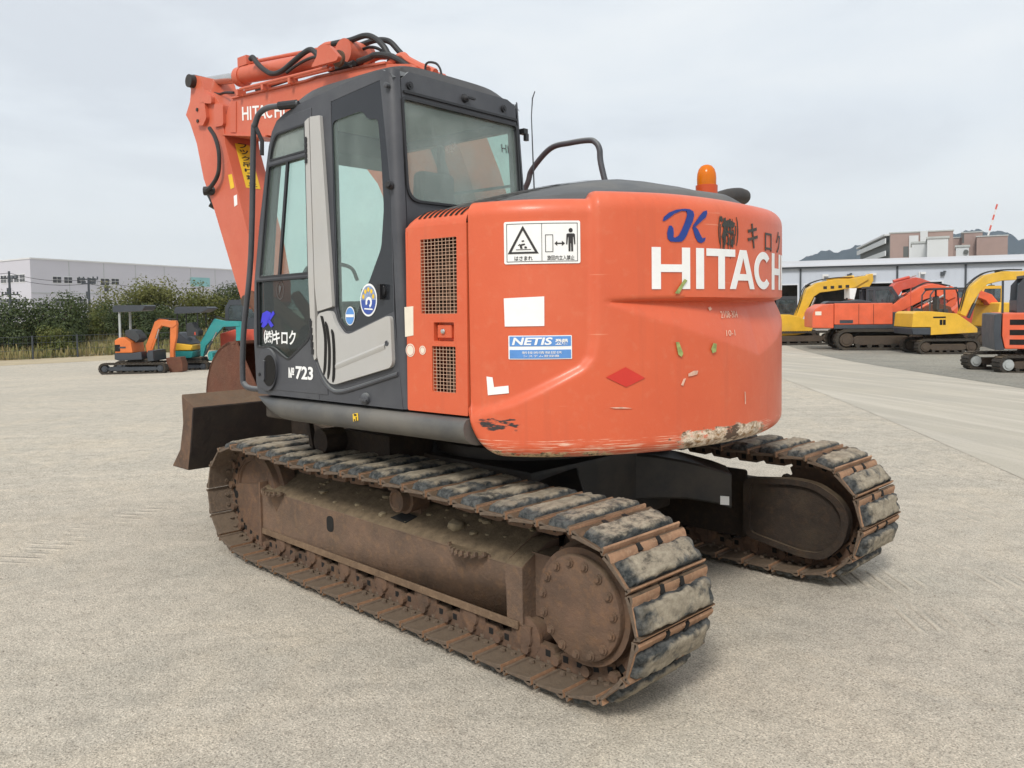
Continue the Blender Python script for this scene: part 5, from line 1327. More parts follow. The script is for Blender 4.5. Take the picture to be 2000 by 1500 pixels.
def cabin(root, poly, holes, y0, y1, mat='far_dark', roofdz=.05):
    f = lambda u, v, w: (u, (y0+y1)/2+w, v)
    mb = MB()
    for y in (y0, y1):
        mb.bm.from_mesh(lay(flat_mesh([poly]+holes, .04), lambda u, v, w: (u, y+w*.999, v)).build('tmp', None).data); bpy.data.objects.remove(bpy.data.objects['tmp'])
    xs = [p[0] for p in poly]; zs = [p[1] for p in poly]; zt = max(zs); x0, x1 = min(xs), max(xs)
    top = [p[0] for p in poly if p[1] > zt-.12]
    mb.box(min(top), max(top), y0-.02, y1+.02, zt-.03, zt+roofdz); mb.box(x0, x1, y0, y1, min(zs), min(zs)+.06)
    for x in (x0+.02, x1-.02): mb.box(x-.02, x+.02, y0, y1, min(zs), min(zs)+(zt-min(zs))*.35)
    c = mb.build('cab', M[mat], root)
    for h in holes:
        for y in (y0, y1): lay(flat_mesh([h], .008), lambda u, v, w: (u, y+w, v)).build('cab_window', M['glass_small'], c)
    s = MB(); s.box((x0+x1)/2-.25, (x0+x1)/2+.2, (y0+y1)/2-.22, (y0+y1)/2+.22, min(zs)+.2, min(zs)+.4); s.box((x0+x1)/2-.35, (x0+x1)/2-.22, (y0+y1)/2-.22, (y0+y1)/2+.22, min(zs)+.3, min(zs)+1.0); s.bevel(.04, 2); s.build('seat', M['seat'], c)
    return c
def rod(root, name, a, b, y, r0, r1, mat, split=.6):
    a, b = Vector((a[0], y, a[1])), Vector((b[0], y, b[1])); mb = MB(); mid_ = a.lerp(b, split); mb.cyl(a, mid_, r0, seg=14)
    o = mb.build(name, M[mat], root); MB().cyl(mid_, b, r1, seg=10).build('cylinder_rod', M['steel'], o); return o

# 1. big orange excavator side-on, right background
Z = machine('excavator', 'large orange excavator side-on in the right background with its boom lowered to the right', on_ground(13.8, -36.45), TO_RIGHT-R(11))
tracks(Z, *[p[0] for p in [(-0.455,0.556),(3.687,0.556)]], 1.02, 2.2, .6)
part(Z, 'undercarriage', [(-.2,.5),(3.2,.5),(2.6,1.02),(.4,1.02)], -.8, .8, 'track_dark')
hz_ = [(-1.49,1.086),(-1.49,1.768),(-1.364,2.02),(-1.01,2.222),(-0.505,2.247),(-0.505,1.061)]
part(Z, 'counterweight', hz_, -1.25, 1.25, 'far_orange', .06, seg=2)
part(Z, 'engine_house', [(-0.497,1.237),(-0.497,2.26),(2.121,2.247),(2.121,1.237)], -1.28, 1.28, 'far_orange', .05, seg=2)
dz_ = MB(); 
for px in [(0.606,2.071),(1.263,2.071)]: dz_.box(px[0]-.008, px[0]+.008, -1.288, -1.28, 1.25, 2.2)
dz_.build('door_seams', M['hole'], Z)
part(Z, 'side_skirt', [(-0.505,1.035),(-0.505,1.225),(2.222,1.225),(2.222,1.035)], -1.3, 1.3, 'far_dark')
part(Z, 'fuel_tank', [(2.146,1.136),(2.146,1.793),(2.828,1.843),(2.828,1.162)], -1.25, -.4, 'far_dark', .03)
part(Z, 'tool_box', [(3.056,1.263),(3.056,1.843),(3.232,1.995),(3.46,1.919),(3.434,1.263)], -1.2, -.5, 'far_dark', .03)
part(Z, 'engine_cover', [(-0.909,2.247),(-0.707,2.374),(0,2.348),(0.707,2.424),(1.263,2.323),(1.263,2.247)], -1.0, .3, 'far_dark', .03)
cabin(Z, [(1.263,1.869),(1.263,2.955),(2.475,3.005),(2.753,2.576),(2.854,1.869)], [[(1.364,2.323),(1.364,2.879),(1.591,2.879),(1.591,2.323)], [(1.692,2.071),(1.692,2.879),(2.399,2.904),(2.601,2.576),(2.677,2.071)]], .25, 1.25)
part(Z, 'boom', [(2.071,1.944),(2.854,2.5),(3.687,3.03),(4.141,3.131),(4.975,2.929),(5.177,2.475),(4.848,2.323),(4.343,2.551),(3.788,2.374),(2.929,1.919),(2.273,1.616)], -.25, .3, 'far_orange', .02)
part(Z, 'arm', [(4.949,3.03),(5.303,2.854),(5.202,2.121),(4.545,1.616),(4.343,1.768),(4.899,2.273)], -.18, .22, 'far_orange', .02)
part(Z, 'bucket', [(3.51,1.237),(3.535,1.768),(3.788,2.096),(4.343,2.197),(4.848,2.02),(4.975,1.515),(4.798,1.136),(4.04,1.061)], -.65, .65, 'rust_red', .05, seg=2)
for y in (-.38, .42): rod(Z, 'lift_cylinder', [(3.359,1.843),(4.596,2.576)][0], [(3.359,1.843),(4.596,2.576)][1], y, .085, .055, 'far_orange', .45)
rod(Z, 'arm_cylinder', *[(2.828,2.626),(5.101,3.005)], .02, .08, .05, 'far_orange', .55)
lz = [flat_mesh([rect(-.30, .30, 1.30, 1.46, .02)], .004)]
lay(lz, lambda u, v, w: (u+.05, -1.285+w, v)).build('model_lettering', M['far_dark'], Z)
MB().box(-1.36, -1.08, -1.262, -1.255, 1.70, 1.88).build('warning_label', M['cream'], Z)
MB().tube([(2.95, -1.1, 1.1), (2.95, -1.1, 3.0)], .018, 8).build('mirror_post', M['far_red'], Z)

# 2. yellow excavator half hidden by the orange counterweight
Yx = machine('excavator', 'yellow excavator half hidden behind the large machine, its long boom stretched towards the warehouse doors', on_ground(17.78, -40.29), TO_RIGHT)
tracks(Yx, *[p[0] for p in [(-2.35,0.344),(1.49,0.344)]], .75, 2.2, .5)
part(Yx, 'engine_house', [(-2.149,0.487),(-2.149,1.433),(-1.719,1.662),(-0.917,1.676),(-0.458,1.576),(0.086,1.318),(0.372,0.946),(0.258,0.688),(-0.573,0.544)], -1.2, 1.2, 'far_yellow', .05, seg=2)
part(Yx, 'undercarriage', [(-1.5,.4),(.6,.4),(.4,.72),(-1.2,.72)], -.7, .7, 'track_dark')
cabin(Yx, [(-1.232,1.662),(-1.232,2.636),(-0.057,2.636),(-0.057,2.063),(-0.201,1.576)], [[(-1.117,1.777),(-1.117,2.493),(-0.172,2.493),(-0.172,2.063),(-0.287,1.719)]], .1, 1.15, 'far_dark')
part(Yx, 'boom', [(-0.287,1.547),(0.057,2.436),(0.287,3.037),(0.86,3.393),(1.891,3.582),(2.607,3.593),(3.61,3.754),(3.725,3.553),(2.98,3.123),(1.891,2.951),(1.003,2.851),(0.688,2.636),(0.487,2.264),(0.057,1.404)], -.45, .1, 'far_yellow', .02)
part(Yx, 'arm', [(3.496,3.639),(3.725,3.84),(3.983,3.868),(4.011,3.467),(3.782,3.123),(2.636,3.037),(2.636,3.238)], -.35, .0, 'far_yellow', .02)
part(Yx, 'boom_end_plate', [(2.607,3.066),(2.607,2.493),(2.865,2.436),(3.009,3.066)], -.55, .2, 'white', .01)
rod(Yx, 'lift_cylinder', *[(0.143,1.261),(0.688,2.579)], -.6, .09, .06, 'far_yellow')
rod(Yx, 'arm_cylinder', *[(1.49,3.553),(3.61,3.782)], -.18, .08, .05, 'far_yellow', .7)
mk = MB()
for p in [(1.289,3.123),(1.691,3.138),(2.12,3.166),(2.521,3.181)]: mk.box(p[0]-.10, p[0]+.10, -.458, -.452, p[1]-.08, p[1]+.08)
mk.build('boom_lettering', M['ink'], Yx)

# 3. yellow short-tail excavator with an open frame cab
S3 = machine('excavator', 'small yellow excavator with a dark counterweight block and an open frame cab, right background', on_ground(9.69+.25, -34.92+.25), TO_RIGHT-R(5))
tracks(S3, *[p[0] for p in [(0,0.342),(2.551,0.342)]], .66, 1.7, .45)
part(S3, 'engine_house', moved([(0.036,1.185),(0.091,1.777),(0.228,1.868),(0.843,1.868),(1.481,1.8),(1.913,1.754),(2.506,1.321),(2.756,1.116),(2.756,0.934),(0.82,0.843),(0.82,1.185)], -0.3), -1.05, 1.05, 'far_yellow', .05, seg=2)
part(S3, 'counterweight', moved([(0.046,0.866),(0.023,1.162),(0.829,1.162),(0.829,0.843)], -0.3), -1.06, 1.06, 'far_dark', .03)
part(S3, 'undercarriage', [(.7,.4),(2.4,.4),(2.1,.84),(1.0,.84)], -.5, .5, 'track_dark')
gs3 = MB()
for a, b in (((1840,618),(1863,621)), ((1852,624),(1857,634)), ((1858,624),(1863,634))):
    x0, z0, x1, z1 = (a[0]-1800)/43.9, (690-b[1])/43.9, (b[0]-1800)/43.9, (690-a[1])/43.9
    gs3.box(x0-.3, x1-.3, -1.056, -1.052, z0, z1)
gs3.build('engine_grille', M['hole'], S3)
fr3 = MB()
for y in (.05, .95):
    fr3.tube([(p[0], y, p[1]) for p in [(0.911,1.845),(0.934,2.574),(1.093,2.802),(1.367,2.836),(2.392,2.847),(2.483,2.62),(2.551,1.845)]], .035, 8); fr3.tube([(p[0], y, p[1]) for p in [(1.549,1.845),(1.526,2.825)]], .045, 8)
fr3.box(*[p[0] for p in [(1.048,2.847),(2.437,2.847)]], .0, 1.0, 2.82, 2.89)
fr3.build('cab', M['far_dark'], S3)
se = MB(); se.box(1.35, 1.8, .25, .75, 1.7, 1.95); se.box(1.3, 1.42, .25, .75, 1.9, 2.5); se.bevel(.05, 2); se.build('seat', M['seat'], S3)
part(S3, 'boom', [(2.027,1.731),(2.21,2.346),(2.415,2.893),(3.007,3.394),(3.736,3.554),(4.647,3.554),(5.239,3.303),(5.239,3.052),(4.601,3.189),(3.736,3.144),(3.144,3.007),(2.825,2.665),(2.483,2.096),(2.255,1.617)], -.40, -.02, 'far_yellow', .02)
part(S3, 'arm', [(5.057,3.394),(5.376,3.326),(5.285,2.05),(5.057,1.139),(4.875,1.139),(4.966,2.278)], -.34, -.08, 'far_yellow', .02)
rod(S3, 'arm_cylinder', *[(3.531,3.576),(5.148,3.394)], -.2, .06, .04, 'far_dark', .6)
rod(S3, 'lift_cylinder', *[(2.437,1.549),(2.847,2.597)], -.2, .07, .045, 'far_dark')

# 4. orange machine with dark corner post at the right edge
E4 = machine('excavator', 'orange excavator with three dark louvres, cut off by the right edge of the picture', on_ground(3.72+RGT_.x*.72, -22.92+RGT_.y*.72), TO_RIGHT-R(2))
UP4 = []
T4 = [(x-1940)/67 for x in (1884, 2075)]
tracks(E4, T4[0]+.0, T4[1], .52, 1.7, .42, hub='pale_grey')
UP4.append(part(E4, 'counterweight', moved([(0.09,0.672),(0.06,1.149),(0.075,1.672),(0.254,1.701),(0.239,1.075),(0.328,0.672)], -0.3), -1.0, 1.0, 'far_dark', .06, seg=2))
UP4.append(part(E4, 'engine_house', moved([(0.336,0.701),(0.261,1.075),(0.269,1.701),(2.239,1.701),(2.239,0.701)], -0.3), -1.0, 1.0, 'far_orange', .05, seg=2))
lv = MB()
for z0, z1 in ((625, 635), (644, 654), (662, 672)): lv.box((1970-1940)/67-.3, (2030-1940)/67-.3, -1.006, -1.001, (727-z1)/67, (727-z0)/67)
UP4.append(lv.build('louvres', M['hole'], E4))
part(E4, 'undercarriage', [(.3,.25),(2.2,.25),(1.9,.7),(.6,.7)], -.55, .55, 'track_dark')
UP4.append(cabin(E4, moved([(0.358,1.701),(0.388,2.493),(0.537,2.687),(0.746,2.716),(1.821,2.716),(1.97,2.343),(2,1.701)], .12), [moved([(0.537,1.791),(0.552,2.552),(0.672,2.612),(1.731,2.612),(1.851,2.343),(1.881,1.791)], .12)], -.05, .95))
UP4.append(MB().tube([(p[0], -.8, p[1]) for p in [(0,1.701),(0,2.612)]], .03, 8).build('handrail', M['far_dark'], E4))
UP4.append(part(E4, 'boom', [(1.9,1.6),(2.3,2.9),(3.2,3.5),(4.6,3.2),(4.6,2.95),(3.2,3.15),(2.6,2.7),(2.3,1.5)], -.5, -.15, 'far_orange', .02))
UP4.append(part(E4, 'arm', [(4.45,3.3),(4.7,3.2),(4.6,1.4),(4.45,1.4)], -.45, -.2, 'far_orange', .02))
UP4.append(part(E4, 'bucket', [(4.5,1.4),(4.9,1.1),(4.8,.6),(4.3,.6),(4.2,1.0)], -.7, .05, 'rust_red', .03))

for o in UP4: o.rotation_euler.z = -R(19); o.location.x = -.36          # the upper works are swung a little on the tracks
# 5.-7. machines further back, seen between the others
R5 = machine('excavator', 'red excavator behind the large orange one, only its raised boom showing above it', (*on_ray(1700, 47), ground_z(13, -44)), TO_RIGHT)
k = 33.5
tracks(R5, -.9, 2.4, .8, 2.2, .5)
part(R5, 'engine_house', [(-2.0,1.0),(-2.0,2.0),(.9,2.1),(.9,1.0)], -1.2, 1.2, 'far_red', .06)
part(R5, 'undercarriage', [(-.2,.4),(1.8,.4),(1.5,1.0),(.1,1.0)], -.6, .6, 'track_dark')
part(R5, 'boom', [(.4,2.0),(1.0,3.0),(1.35,3.38),(2.45,3.66),(2.8,3.58),(4.1,3.1),(4.0,2.8),(2.6,3.15),(1.7,2.95),(.95,1.9)], -.3, .25, 'far_red', .02)
part(R5, 'arm', [(3.9,3.15),(4.2,3.05),(4.4,1.7),(4.2,1.6)], -.25, .2, 'far_red', .02)
rod(R5, 'arm_cylinder', (1.3, 3.46), (2.6, 3.78), 0, .08, .05, 'far_red', .7)
cabin(R5, [(-.1,2.0),(-.1,2.9),(.9,2.95),(1.2,2.5),(1.2,2.0)], [[(.0,2.1),(.0,2.8),(.85,2.85),(1.1,2.5),(1.1,2.1)]], .2, 1.2)
R6 = machine('excavator', 'red excavator seen through the open frame cab of the small yellow one', (*on_ray(1880, 47), ground_z(7, -43)), TO_LEFT)
tracks(R6, -1.2, 2.0, .75, 2.0, .5)
part(R6, 'engine_house', [(-2.1,1.0),(-2.1,2.1),(.6,2.2),(.6,1.0)], -1.15, 1.15, 'far_red', .06)
part(R6, 'undercarriage', [(-.6,.4),(1.4,.4),(1.1,1.0),(-.3,1.0)], -.6, .6, 'track_dark')
part(R6, 'boom', [(.1,2.0),(.5,2.9),(1.3,3.3),(3.2,2.6),(3.1,2.25),(1.4,2.8),(.9,2.5),(.6,1.9)], -.3, .25, 'far_red', .02)
part(R6, 'arm', [(3.0,2.75),(3.3,2.65),(3.2,1.0),(3.0,1.0)], -.25, .2, 'far_red', .02)
cabin(R6, [(-.2,2.1),(-.2,2.9),(.8,2.9),(1.0,2.4),(1.0,2.1)], [[(-.1,2.2),(-.1,2.8),(.72,2.8),(.9,2.4),(.9,2.2)]], -1.1, -.2)
Y7 = machine('excavator', 'yellow excavator standing behind the dark post of the machine at the right edge', (*on_ray(1955, 42), ground_z(3, -39)), TO_LEFT)
tracks(Y7, -1.2, 2.0, .75, 2.0, .5)
part(Y7, 'engine_house', [(-2.0,.95),(-2.0,2.1),(.7,2.2),(.9,.95)], -1.15, 1.15, 'far_yellow', .06)
part(Y7, 'undercarriage', [(-.6,.4),(1.4,.4),(1.1,.95),(-.3,.95)], -.6, .6, 'track_dark')
part(Y7, 'boom', [(.1,2.0),(.6,2.6),(1.4,2.9),(2.6,1.8),(2.4,1.6),(1.4,2.5),(.9,2.3),(.6,1.9)], -.3, .25, 'far_orange', .02)
cabin(Y7, [(-.2,2.1),(-.2,3.0),(.8,3.0),(1.0,2.4),(1.0,2.1)], [[(-.1,2.2),(-.1,2.9),(.72,2.9),(.9,2.4),(.9,2.2)]], -1.1, -.2, 'far_yellow')

# 8. small orange canopy excavator, left background
mo = machine('mini_excavator', 'small orange excavator with a grey canopy and brown bucket, left in the yard', (*on_ray(285, 29.4), ground_z(27, -8)+.03), TO_RIGHT)
tracks(mo, *[p[0] for p in [(-1.378,0),(0.931,0)]], .36, 1.1, .28, 'far_dark', 'far_dark')
part(mo, 'undercarriage', [(-.7,.15),(.4,.15),(.3,.5),(-.5,.5)], -.35, .35, 'track_dark')
part(mo, 'counterweight', [(-0.912,0.717),(-0.298,0.717),(0.037,0.764),(0.056,0.484),(-0.745,0.447),(-0.912,0.503)], -.5, .5, 'far_dark', .03, seg=2)
part(mo, 'engine_house', [(-0.894,0.726),(-0.894,1.173),(-0.745,1.266),(-0.559,1.285),(-0.317,1.099),(-0.261,0.726)], -.5, .5, 'far_brightorange', .05, seg=2)
MB().box(-.88, -.70, -.506, -.5, .78, 1.02).build('engine_grille', M['hole'], mo)
part(mo, 'seat', [(-0.596,1.285),(-0.615,1.508),(-0.447,1.546),(-0.261,1.508),(-0.13,1.341),(-0.074,1.192),(-0.223,1.061),(-0.335,1.155)], -.3, .3, 'seat', .03)
part(mo, 'canopy', rounded([(-0.912,2.16),(-0.912,2.346),(-0.838,2.402),(0.168,2.402),(0.223,2.365),(0.112,2.197)], .06), -.5, .45, 'far_dark', .02)
for y in (-.4, .4): MB().tube([(p[0], y, p[1]) for p in [(-0.726,2.179),(-0.726,1.229)]], .04, 10).build('canopy_post', M['pale_grey'], mo)
part(mo, 'boom', [(0.019,0.95),(0.223,1.434),(0.372,1.806),(0.466,1.853),(1.117,1.834),(1.155,1.695),(1.006,1.564),(0.615,1.657),(0.484,1.527),(0.242,0.912),(0.168,0.633),(0.074,0.577)], -.10, .10, 'far_brightorange', .015)
part(mo, 'arm', [(0.912,1.713),(1.155,1.732),(1.117,1.266),(1.006,0.782),(1.006,0.521),(0.857,0.521),(0.894,1.322)], -.08, .08, 'far_brightorange', .015)
part(mo, 'bucket', [(0.782,0.521),(1.304,0.54),(1.378,0.279),(1.359,0.019),(0.912,-0.019),(0.819,0.242)], -.24, .24, 'rust_red', .03, seg=2)
rod(mo, 'lift_cylinder', *[(0.223,0.689),(0.54,1.546)], -.14, .035, .02, 'far_brightorange')
rod(mo, 'arm_cylinder', *[(0.447,1.881),(1.08,1.806)], 0, .035, .02, 'far_brightorange')
part(mo, 'dozer_blade', [(0.279,0.428),(0.242,0.689),(0.298,0.801),(0.466,0.801),(0.484,0.428)], -.55, .55, 'far_dark', .01)
MB().tube([(p[0], -.25, p[1]) for p in [(-0.13,1.21),(-0.093,1.397)]], .012, 6).build('control_lever', M['black'], mo)
# 9. small teal and yellow canopy excavator
mt = machine('mini_excavator', 'small teal and yellow excavator with a dark canopy next to the little orange one', (*on_ray(385, 31.2), ground_z(27, -10)-.03), TO_RIGHT)
tracks(mt, *[p[0] for p in [(-0.907,0),(0.611,0)]], .36, 1.1, .28, 'far_dark', 'far_dark')
part(mt, 'undercarriage', [(-.6,.15),(.3,.15),(.25,.5),(-.5,.5)], -.35, .35, 'track_dark')
part(mt, 'slew_base', rounded([(-0.87,0.759),(0.019,0.741),(-0.037,0.5),(-0.815,0.5)], .04), -.5, .5, 'teal', .03, seg=2)
part(mt, 'engine_house', [(-0.833,0.769),(-0.833,1.278),(-0.648,1.056),(0,0.981),(-0.019,0.769)], -.5, .5, 'far_yellow', .03)
part(mt, 'engine_cover', rounded([(-0.815,1.278),(-0.722,1.444),(-0.5,1.426),(-0.167,1.148),(-0.019,1),(-0.648,1.065)], .05), -.48, .48, 'far_dark', .03)
part(mt, 'seat', rounded([(-0.278,1.278),(-0.296,1.778),(-0.093,1.833),(0.019,1.593),(0.148,1.5),(0.13,1.296)], .08), -.25, .25, 'seat', .03)
part(mt, 'canopy', rounded([(-0.63,2.148),(-0.63,2.333),(-0.556,2.417),(0.574,2.398),(0.648,2.333),(0.37,2.185)], .06), -.5, .5, 'far_dark', .02)
for y in (-.42, .42):
    for p in ([(-0.556,2.185),(-0.556,1.593),(-0.5,1.278)], [(0.204,2.204),(0.204,1.593)]): MB().tube([(q[0], y, q[1]) for q in p], .025, 8).build('canopy_post', M['black'], mt)
part(mt, 'boom', [(0.148,1.037),(0.426,1.5),(0.704,1.944),(0.833,1.907),(1.093,1.852),(1.648,1.833),(1.667,1.648),(1.019,1.63),(0.907,1.5),(0.648,1.222),(0.352,0.926),(0.241,0.519),(0.148,0.537)], -.10, .10, 'teal', .015)
part(mt, 'arm', [(1.5,1.833),(1.722,1.815),(1.685,1.222),(1.574,0.667),(1.463,0.667),(1.5,1.315)], -.08, .08, 'teal', .015)
part(mt, 'bucket', [(1.352,0.667),(1.796,0.667),(1.87,0.259),(1.574,0.037),(1.352,0.222)], -.24, .24, 'rust_red', .03)
rod(mt, 'lift_cylinder', *[(0.352,0.593),(0.796,1.444)], -.15, .035, .022, 'far_dark')
part(mt, 'dozer_blade', [(0.611,0.407),(0.574,0.63),(0.648,0.741),(0.759,0.667),(0.778,0.37)], -.55, .55, 'teal', .01)
lm_ = MB(); lm_.lathe([(.02, 0), (.06, .01), (.06, .12), (.02, .13)], (.02, -.2, 1.33), (0, 0, 1), 12); lm_.build('control_stand', M['far_red'], mt)
# 10. tall machine with dark cab and orange roof behind the teal one
b10 = machine('excavator', 'excavator with a black cab and red body standing behind the small teal one', on_ground(27.3, -11.9), TO_RIGHT)
tracks(b10, -.6, 1.9, .5, 1.6, .4)
part(b10, 'undercarriage', [(.0,.2),(1.4,.2),(1.2,.6),(.2,.6)], -.5, .5, 'track_dark')
part(b10, 'engine_house', [(-.55,.6),(-.55,1.35),(.0,1.5),(1.25,1.5),(1.25,.6)], -.9, .9, 'far_red', .05, seg=2)
part(b10, 'counterweight', [(1.26,.65),(1.26,1.45),(1.6,1.35),(1.6,.65)], -.85, .85, 'pale_grey', .05, seg=2)
cabin(b10, [(-.35,1.5),(-.35,2.35),(-.2,2.6),(1.3,2.55),(1.4,1.5)], [[(-.22,1.65),(-.22,2.3),(-.12,2.45),(.3,2.45),(.3,1.65)], [(.42,1.95),(.42,2.42),(1.2,2.4),(1.26,1.95)]], -.8, .15)
part(b10, 'boom', [(.35,2.62),(.4,2.82),(1.0,2.95),(1.05,2.7),(.7,2.5)], -.65, -.25, 'far_brightorange', .02)

# hydraulic hoses and small fittings on the parked machines
def hoses(root, pts, ys, r=.025):
    mb = MB()
    for y in ys: mb.tube(spline([(p[0], y, p[1]) for p in pts], 5), r, 6)
    mb.build('boom_hoses', M['rubber_hose'], root)
hoses(Z, [(2.222,2.045),(2.828,2.576),(3.636,3.081),(4.116,3.207),(4.949,3.03)], (-.16, .2))
hoses(Yx, [(-0.201,1.719),(0,2.407),(0.229,3.123),(0.86,3.496),(1.891,3.668),(2.865,3.696)], (-.3, -.05))
hoses(S3, [(2.073,1.868),(2.187,2.392),(2.369,2.961),(2.984,3.462),(3.736,3.622),(4.601,3.622)], (-.3, -.12))
hoses(mo, [(0.074,1.024),(0.261,1.508),(0.41,1.862),(0.67,1.918),(1.08,1.881)], (-.06, .05), .014)
hoses(mt, [(0.204,1.148),(0.463,1.593),(0.722,2),(1.056,1.926),(1.574,1.889)], (-.06, .05), .014)
for root, x, y, z, mat in ((Z, 1.75, -.9, 2.28, 'far_dark'), (Z, .35, .2, 2.36, 'chassis_black'), (S3, .2, .2, 1.95, 'chassis_black'), (Yx, -1.6, .3, 1.72, 'chassis_black')):
    mb = MB(); mb.cyl((x, y, z-.1), (x, y, z+.16), .05, seg=10); mb.build('exhaust_stack', M[mat], root)
for root, x, z in ((mo, -.62, .92),):
    mb = MB(); y = -.504; mb.box(x-.12, x+.12, y-.003, y, z-.03, z+.03); mb.build('model_lettering', M['far_dark'], root)

# ---------------------------------------------------------------- embankment, fence and shrubs on the left
def bank_z(x, y):
    t = x-42.6
    return ground_z(x, y)+.02+1.35*smooth01((t-2)/10)+.16*mnoise.noise((x*.5, y*.5, 1))*smooth01(t/3)
em = NT('dry_grass_bank'); n1 = em.noise(.8, 6, .65); n2 = em.noise(9, 5, .7)
c = em.mix(em.ramp(n1, [(.32, 0.0), (.68, 1.0)]), (.28, .22, .105), (.14, .145, .055))
c = em.mix(em.math('MULTIPLY', em.ramp(em.noise(.25, 4), [(.5, 0.0), (.65, 1.0)]), .5), c, (.34, .29, .18))
c = em.mix(1.0, c, em.ramp(n2, [(.3, .65), (.7, 1.35)]), 'MULTIPLY'); em.bsdf(c, .95, 0, n2, .05, .8, spec=.1)
rows = []
for i in range(40):
    x = 42.6+i*.8; rows.append([(x, y, bank_z(x, y)) for y in [10-j*1.0 for j in range(75)]])
b = MB(); b.grid(rows); tag(b.build('embankment', em.m), kind='structure')
vg = NT('sandy_verge'); n1 = vg.noise(1.2, 5); vg.bsdf(vg.mix(vg.ramp(n1, [(.3, 0.0), (.7, 1.0)]), (.46, .385, .265), (.37, .31, .215)), .95, 0, vg.noise(20, 4), .02, .5, spec=.1)
rows = [[(x, y, ground_z(x, y)+.006+.03*smooth01((x-38.4)/2)) for y in [10-j*1.0 for j in range(75)]] for x in (38.2, 39.4, 40.6, 41.8, 42.9)]
b = MB(); b.grid(rows); tag(b.build('sandy_verge', vg.m), kind='structure')
# tufts of dry grass
gr = MB(); rr = random.Random(11)
for k in range(5200):
    x = 42.2+rr.random()**1.6*9; y = rr.uniform(-34, 1); z = bank_z(x, y) if x > 42.6 else ground_z(x, y)
    a = rr.uniform(0, math.pi); h = rr.uniform(.15, .55)*(1.3 if rr.random() < .15 else 1); w = rr.uniform(.03, .09); d = Vector((math.cos(a), math.sin(a), 0))*w
    t = Vector((rr.uniform(-.12, .12), rr.uniform(-.12, .12), h)); p = Vector((x, y, z-.02))
    gr.faces([p-d, p+d, p+d*.3+t, p-d*.3+t], [(0,1,2,3)])
gm2 = NT('dry_grass_blades'); g0 = gm2.noise(1.1, 4); c = gm2.mix(gm2.ramp(g0, [(.35, 0.0), (.62, 1.0)]), (.33, .26, .13), (.16, .165, .06)); gm2.bsdf(c, .9, spec=.1)
tag(gr.build('dry_grass', gm2.m, recalc=False), kind='stuff')
fe = empty('wire_fence', 'dark post and wire fence along the foot of the grassy bank on the left', 'fence', on_ground(42.0, -8))
def pf(y): return (0, y+8, ground_z(42.0, y)-ground_z(42.0, -8))
ys = [4-2.05*k for k in range(22)]
for y in ys:
    mb = MB(); x_, y_, z_ = pf(y); mb.cyl((x_, y_, z_-.1), (x_, y_, z_+1.18), .045, seg=8); mb.cyl((x_, y_, z_+1.18), (x_, y_, z_+1.2), .05, seg=8); mb.build('fence_post', M['far_dark'], fe)
wm = MB()
for h in (.12, .48, .84, 1.15):
    for a, b in zip(ys, ys[1:]):
        p, q = Vector(pf(a)), Vector(pf(b)); wm.tube([p+Vector((0,0,h)), q+Vector((0,0,h))], .012 if h > 1 else .008, 5)
for a, b in zip(ys, ys[1:]):
    for k in range(1, 10):
        p = Vector(pf(a)).lerp(Vector(pf(b)), k/10); wm.tube([p+Vector((0,0,.1)), p+Vector((0,0,1.15))], .0055, 4)
wm.build('fence_wire', M['far_dark'], fe)

def leaf_mat(name, a, b, c_):
    m = NT(name); n1 = m.noise(.9, 4, .6); n2 = m.noise(5, 4, .6)
    col = m.mix(m.ramp(n1, [(.35, 0.0), (.65, 1.0)]), a, b); col = m.mix(m.math('MULTIPLY', m.ramp(n2, [(.5, 0.0), (.72, 1.0)]), .6), col, c_)
    d = m.n('ShaderNodeBsdfPrincipled'); m.L(col, d.inputs['Base Color']); d.inputs['Roughness'].default_value = .6; d.inputs['Specular IOR Level'].default_value = .25
    t = m.n('ShaderNodeBsdfTranslucent'); m.L(col, t.inputs[0]); x = m.n('ShaderNodeMixShader'); x.inputs[0].default_value = .3
    m.L(d.outputs[0], x.inputs[1]); m.L(t.outputs[0], x.inputs[2]); m.L(x.outputs[0], m.out.inputs[0]); return m.m
LEAF = {'dark': leaf_mat('dark_green_leaves', (.042,.062,.026), (.08,.105,.038), (.16,.17,.065)), 'olive': leaf_mat('olive_green_leaves', (.115,.13,.038), (.18,.18,.055), (.28,.25,.09)), 'light': leaf_mat('yellow_green_leaves', (.10,.125,.03), (.155,.155,.045), (.24,.20,.075))}
M['bark'] = simple('grey_brown_bark', (.11, .085, .06), .9, 0, .3, 8, .5, .01)
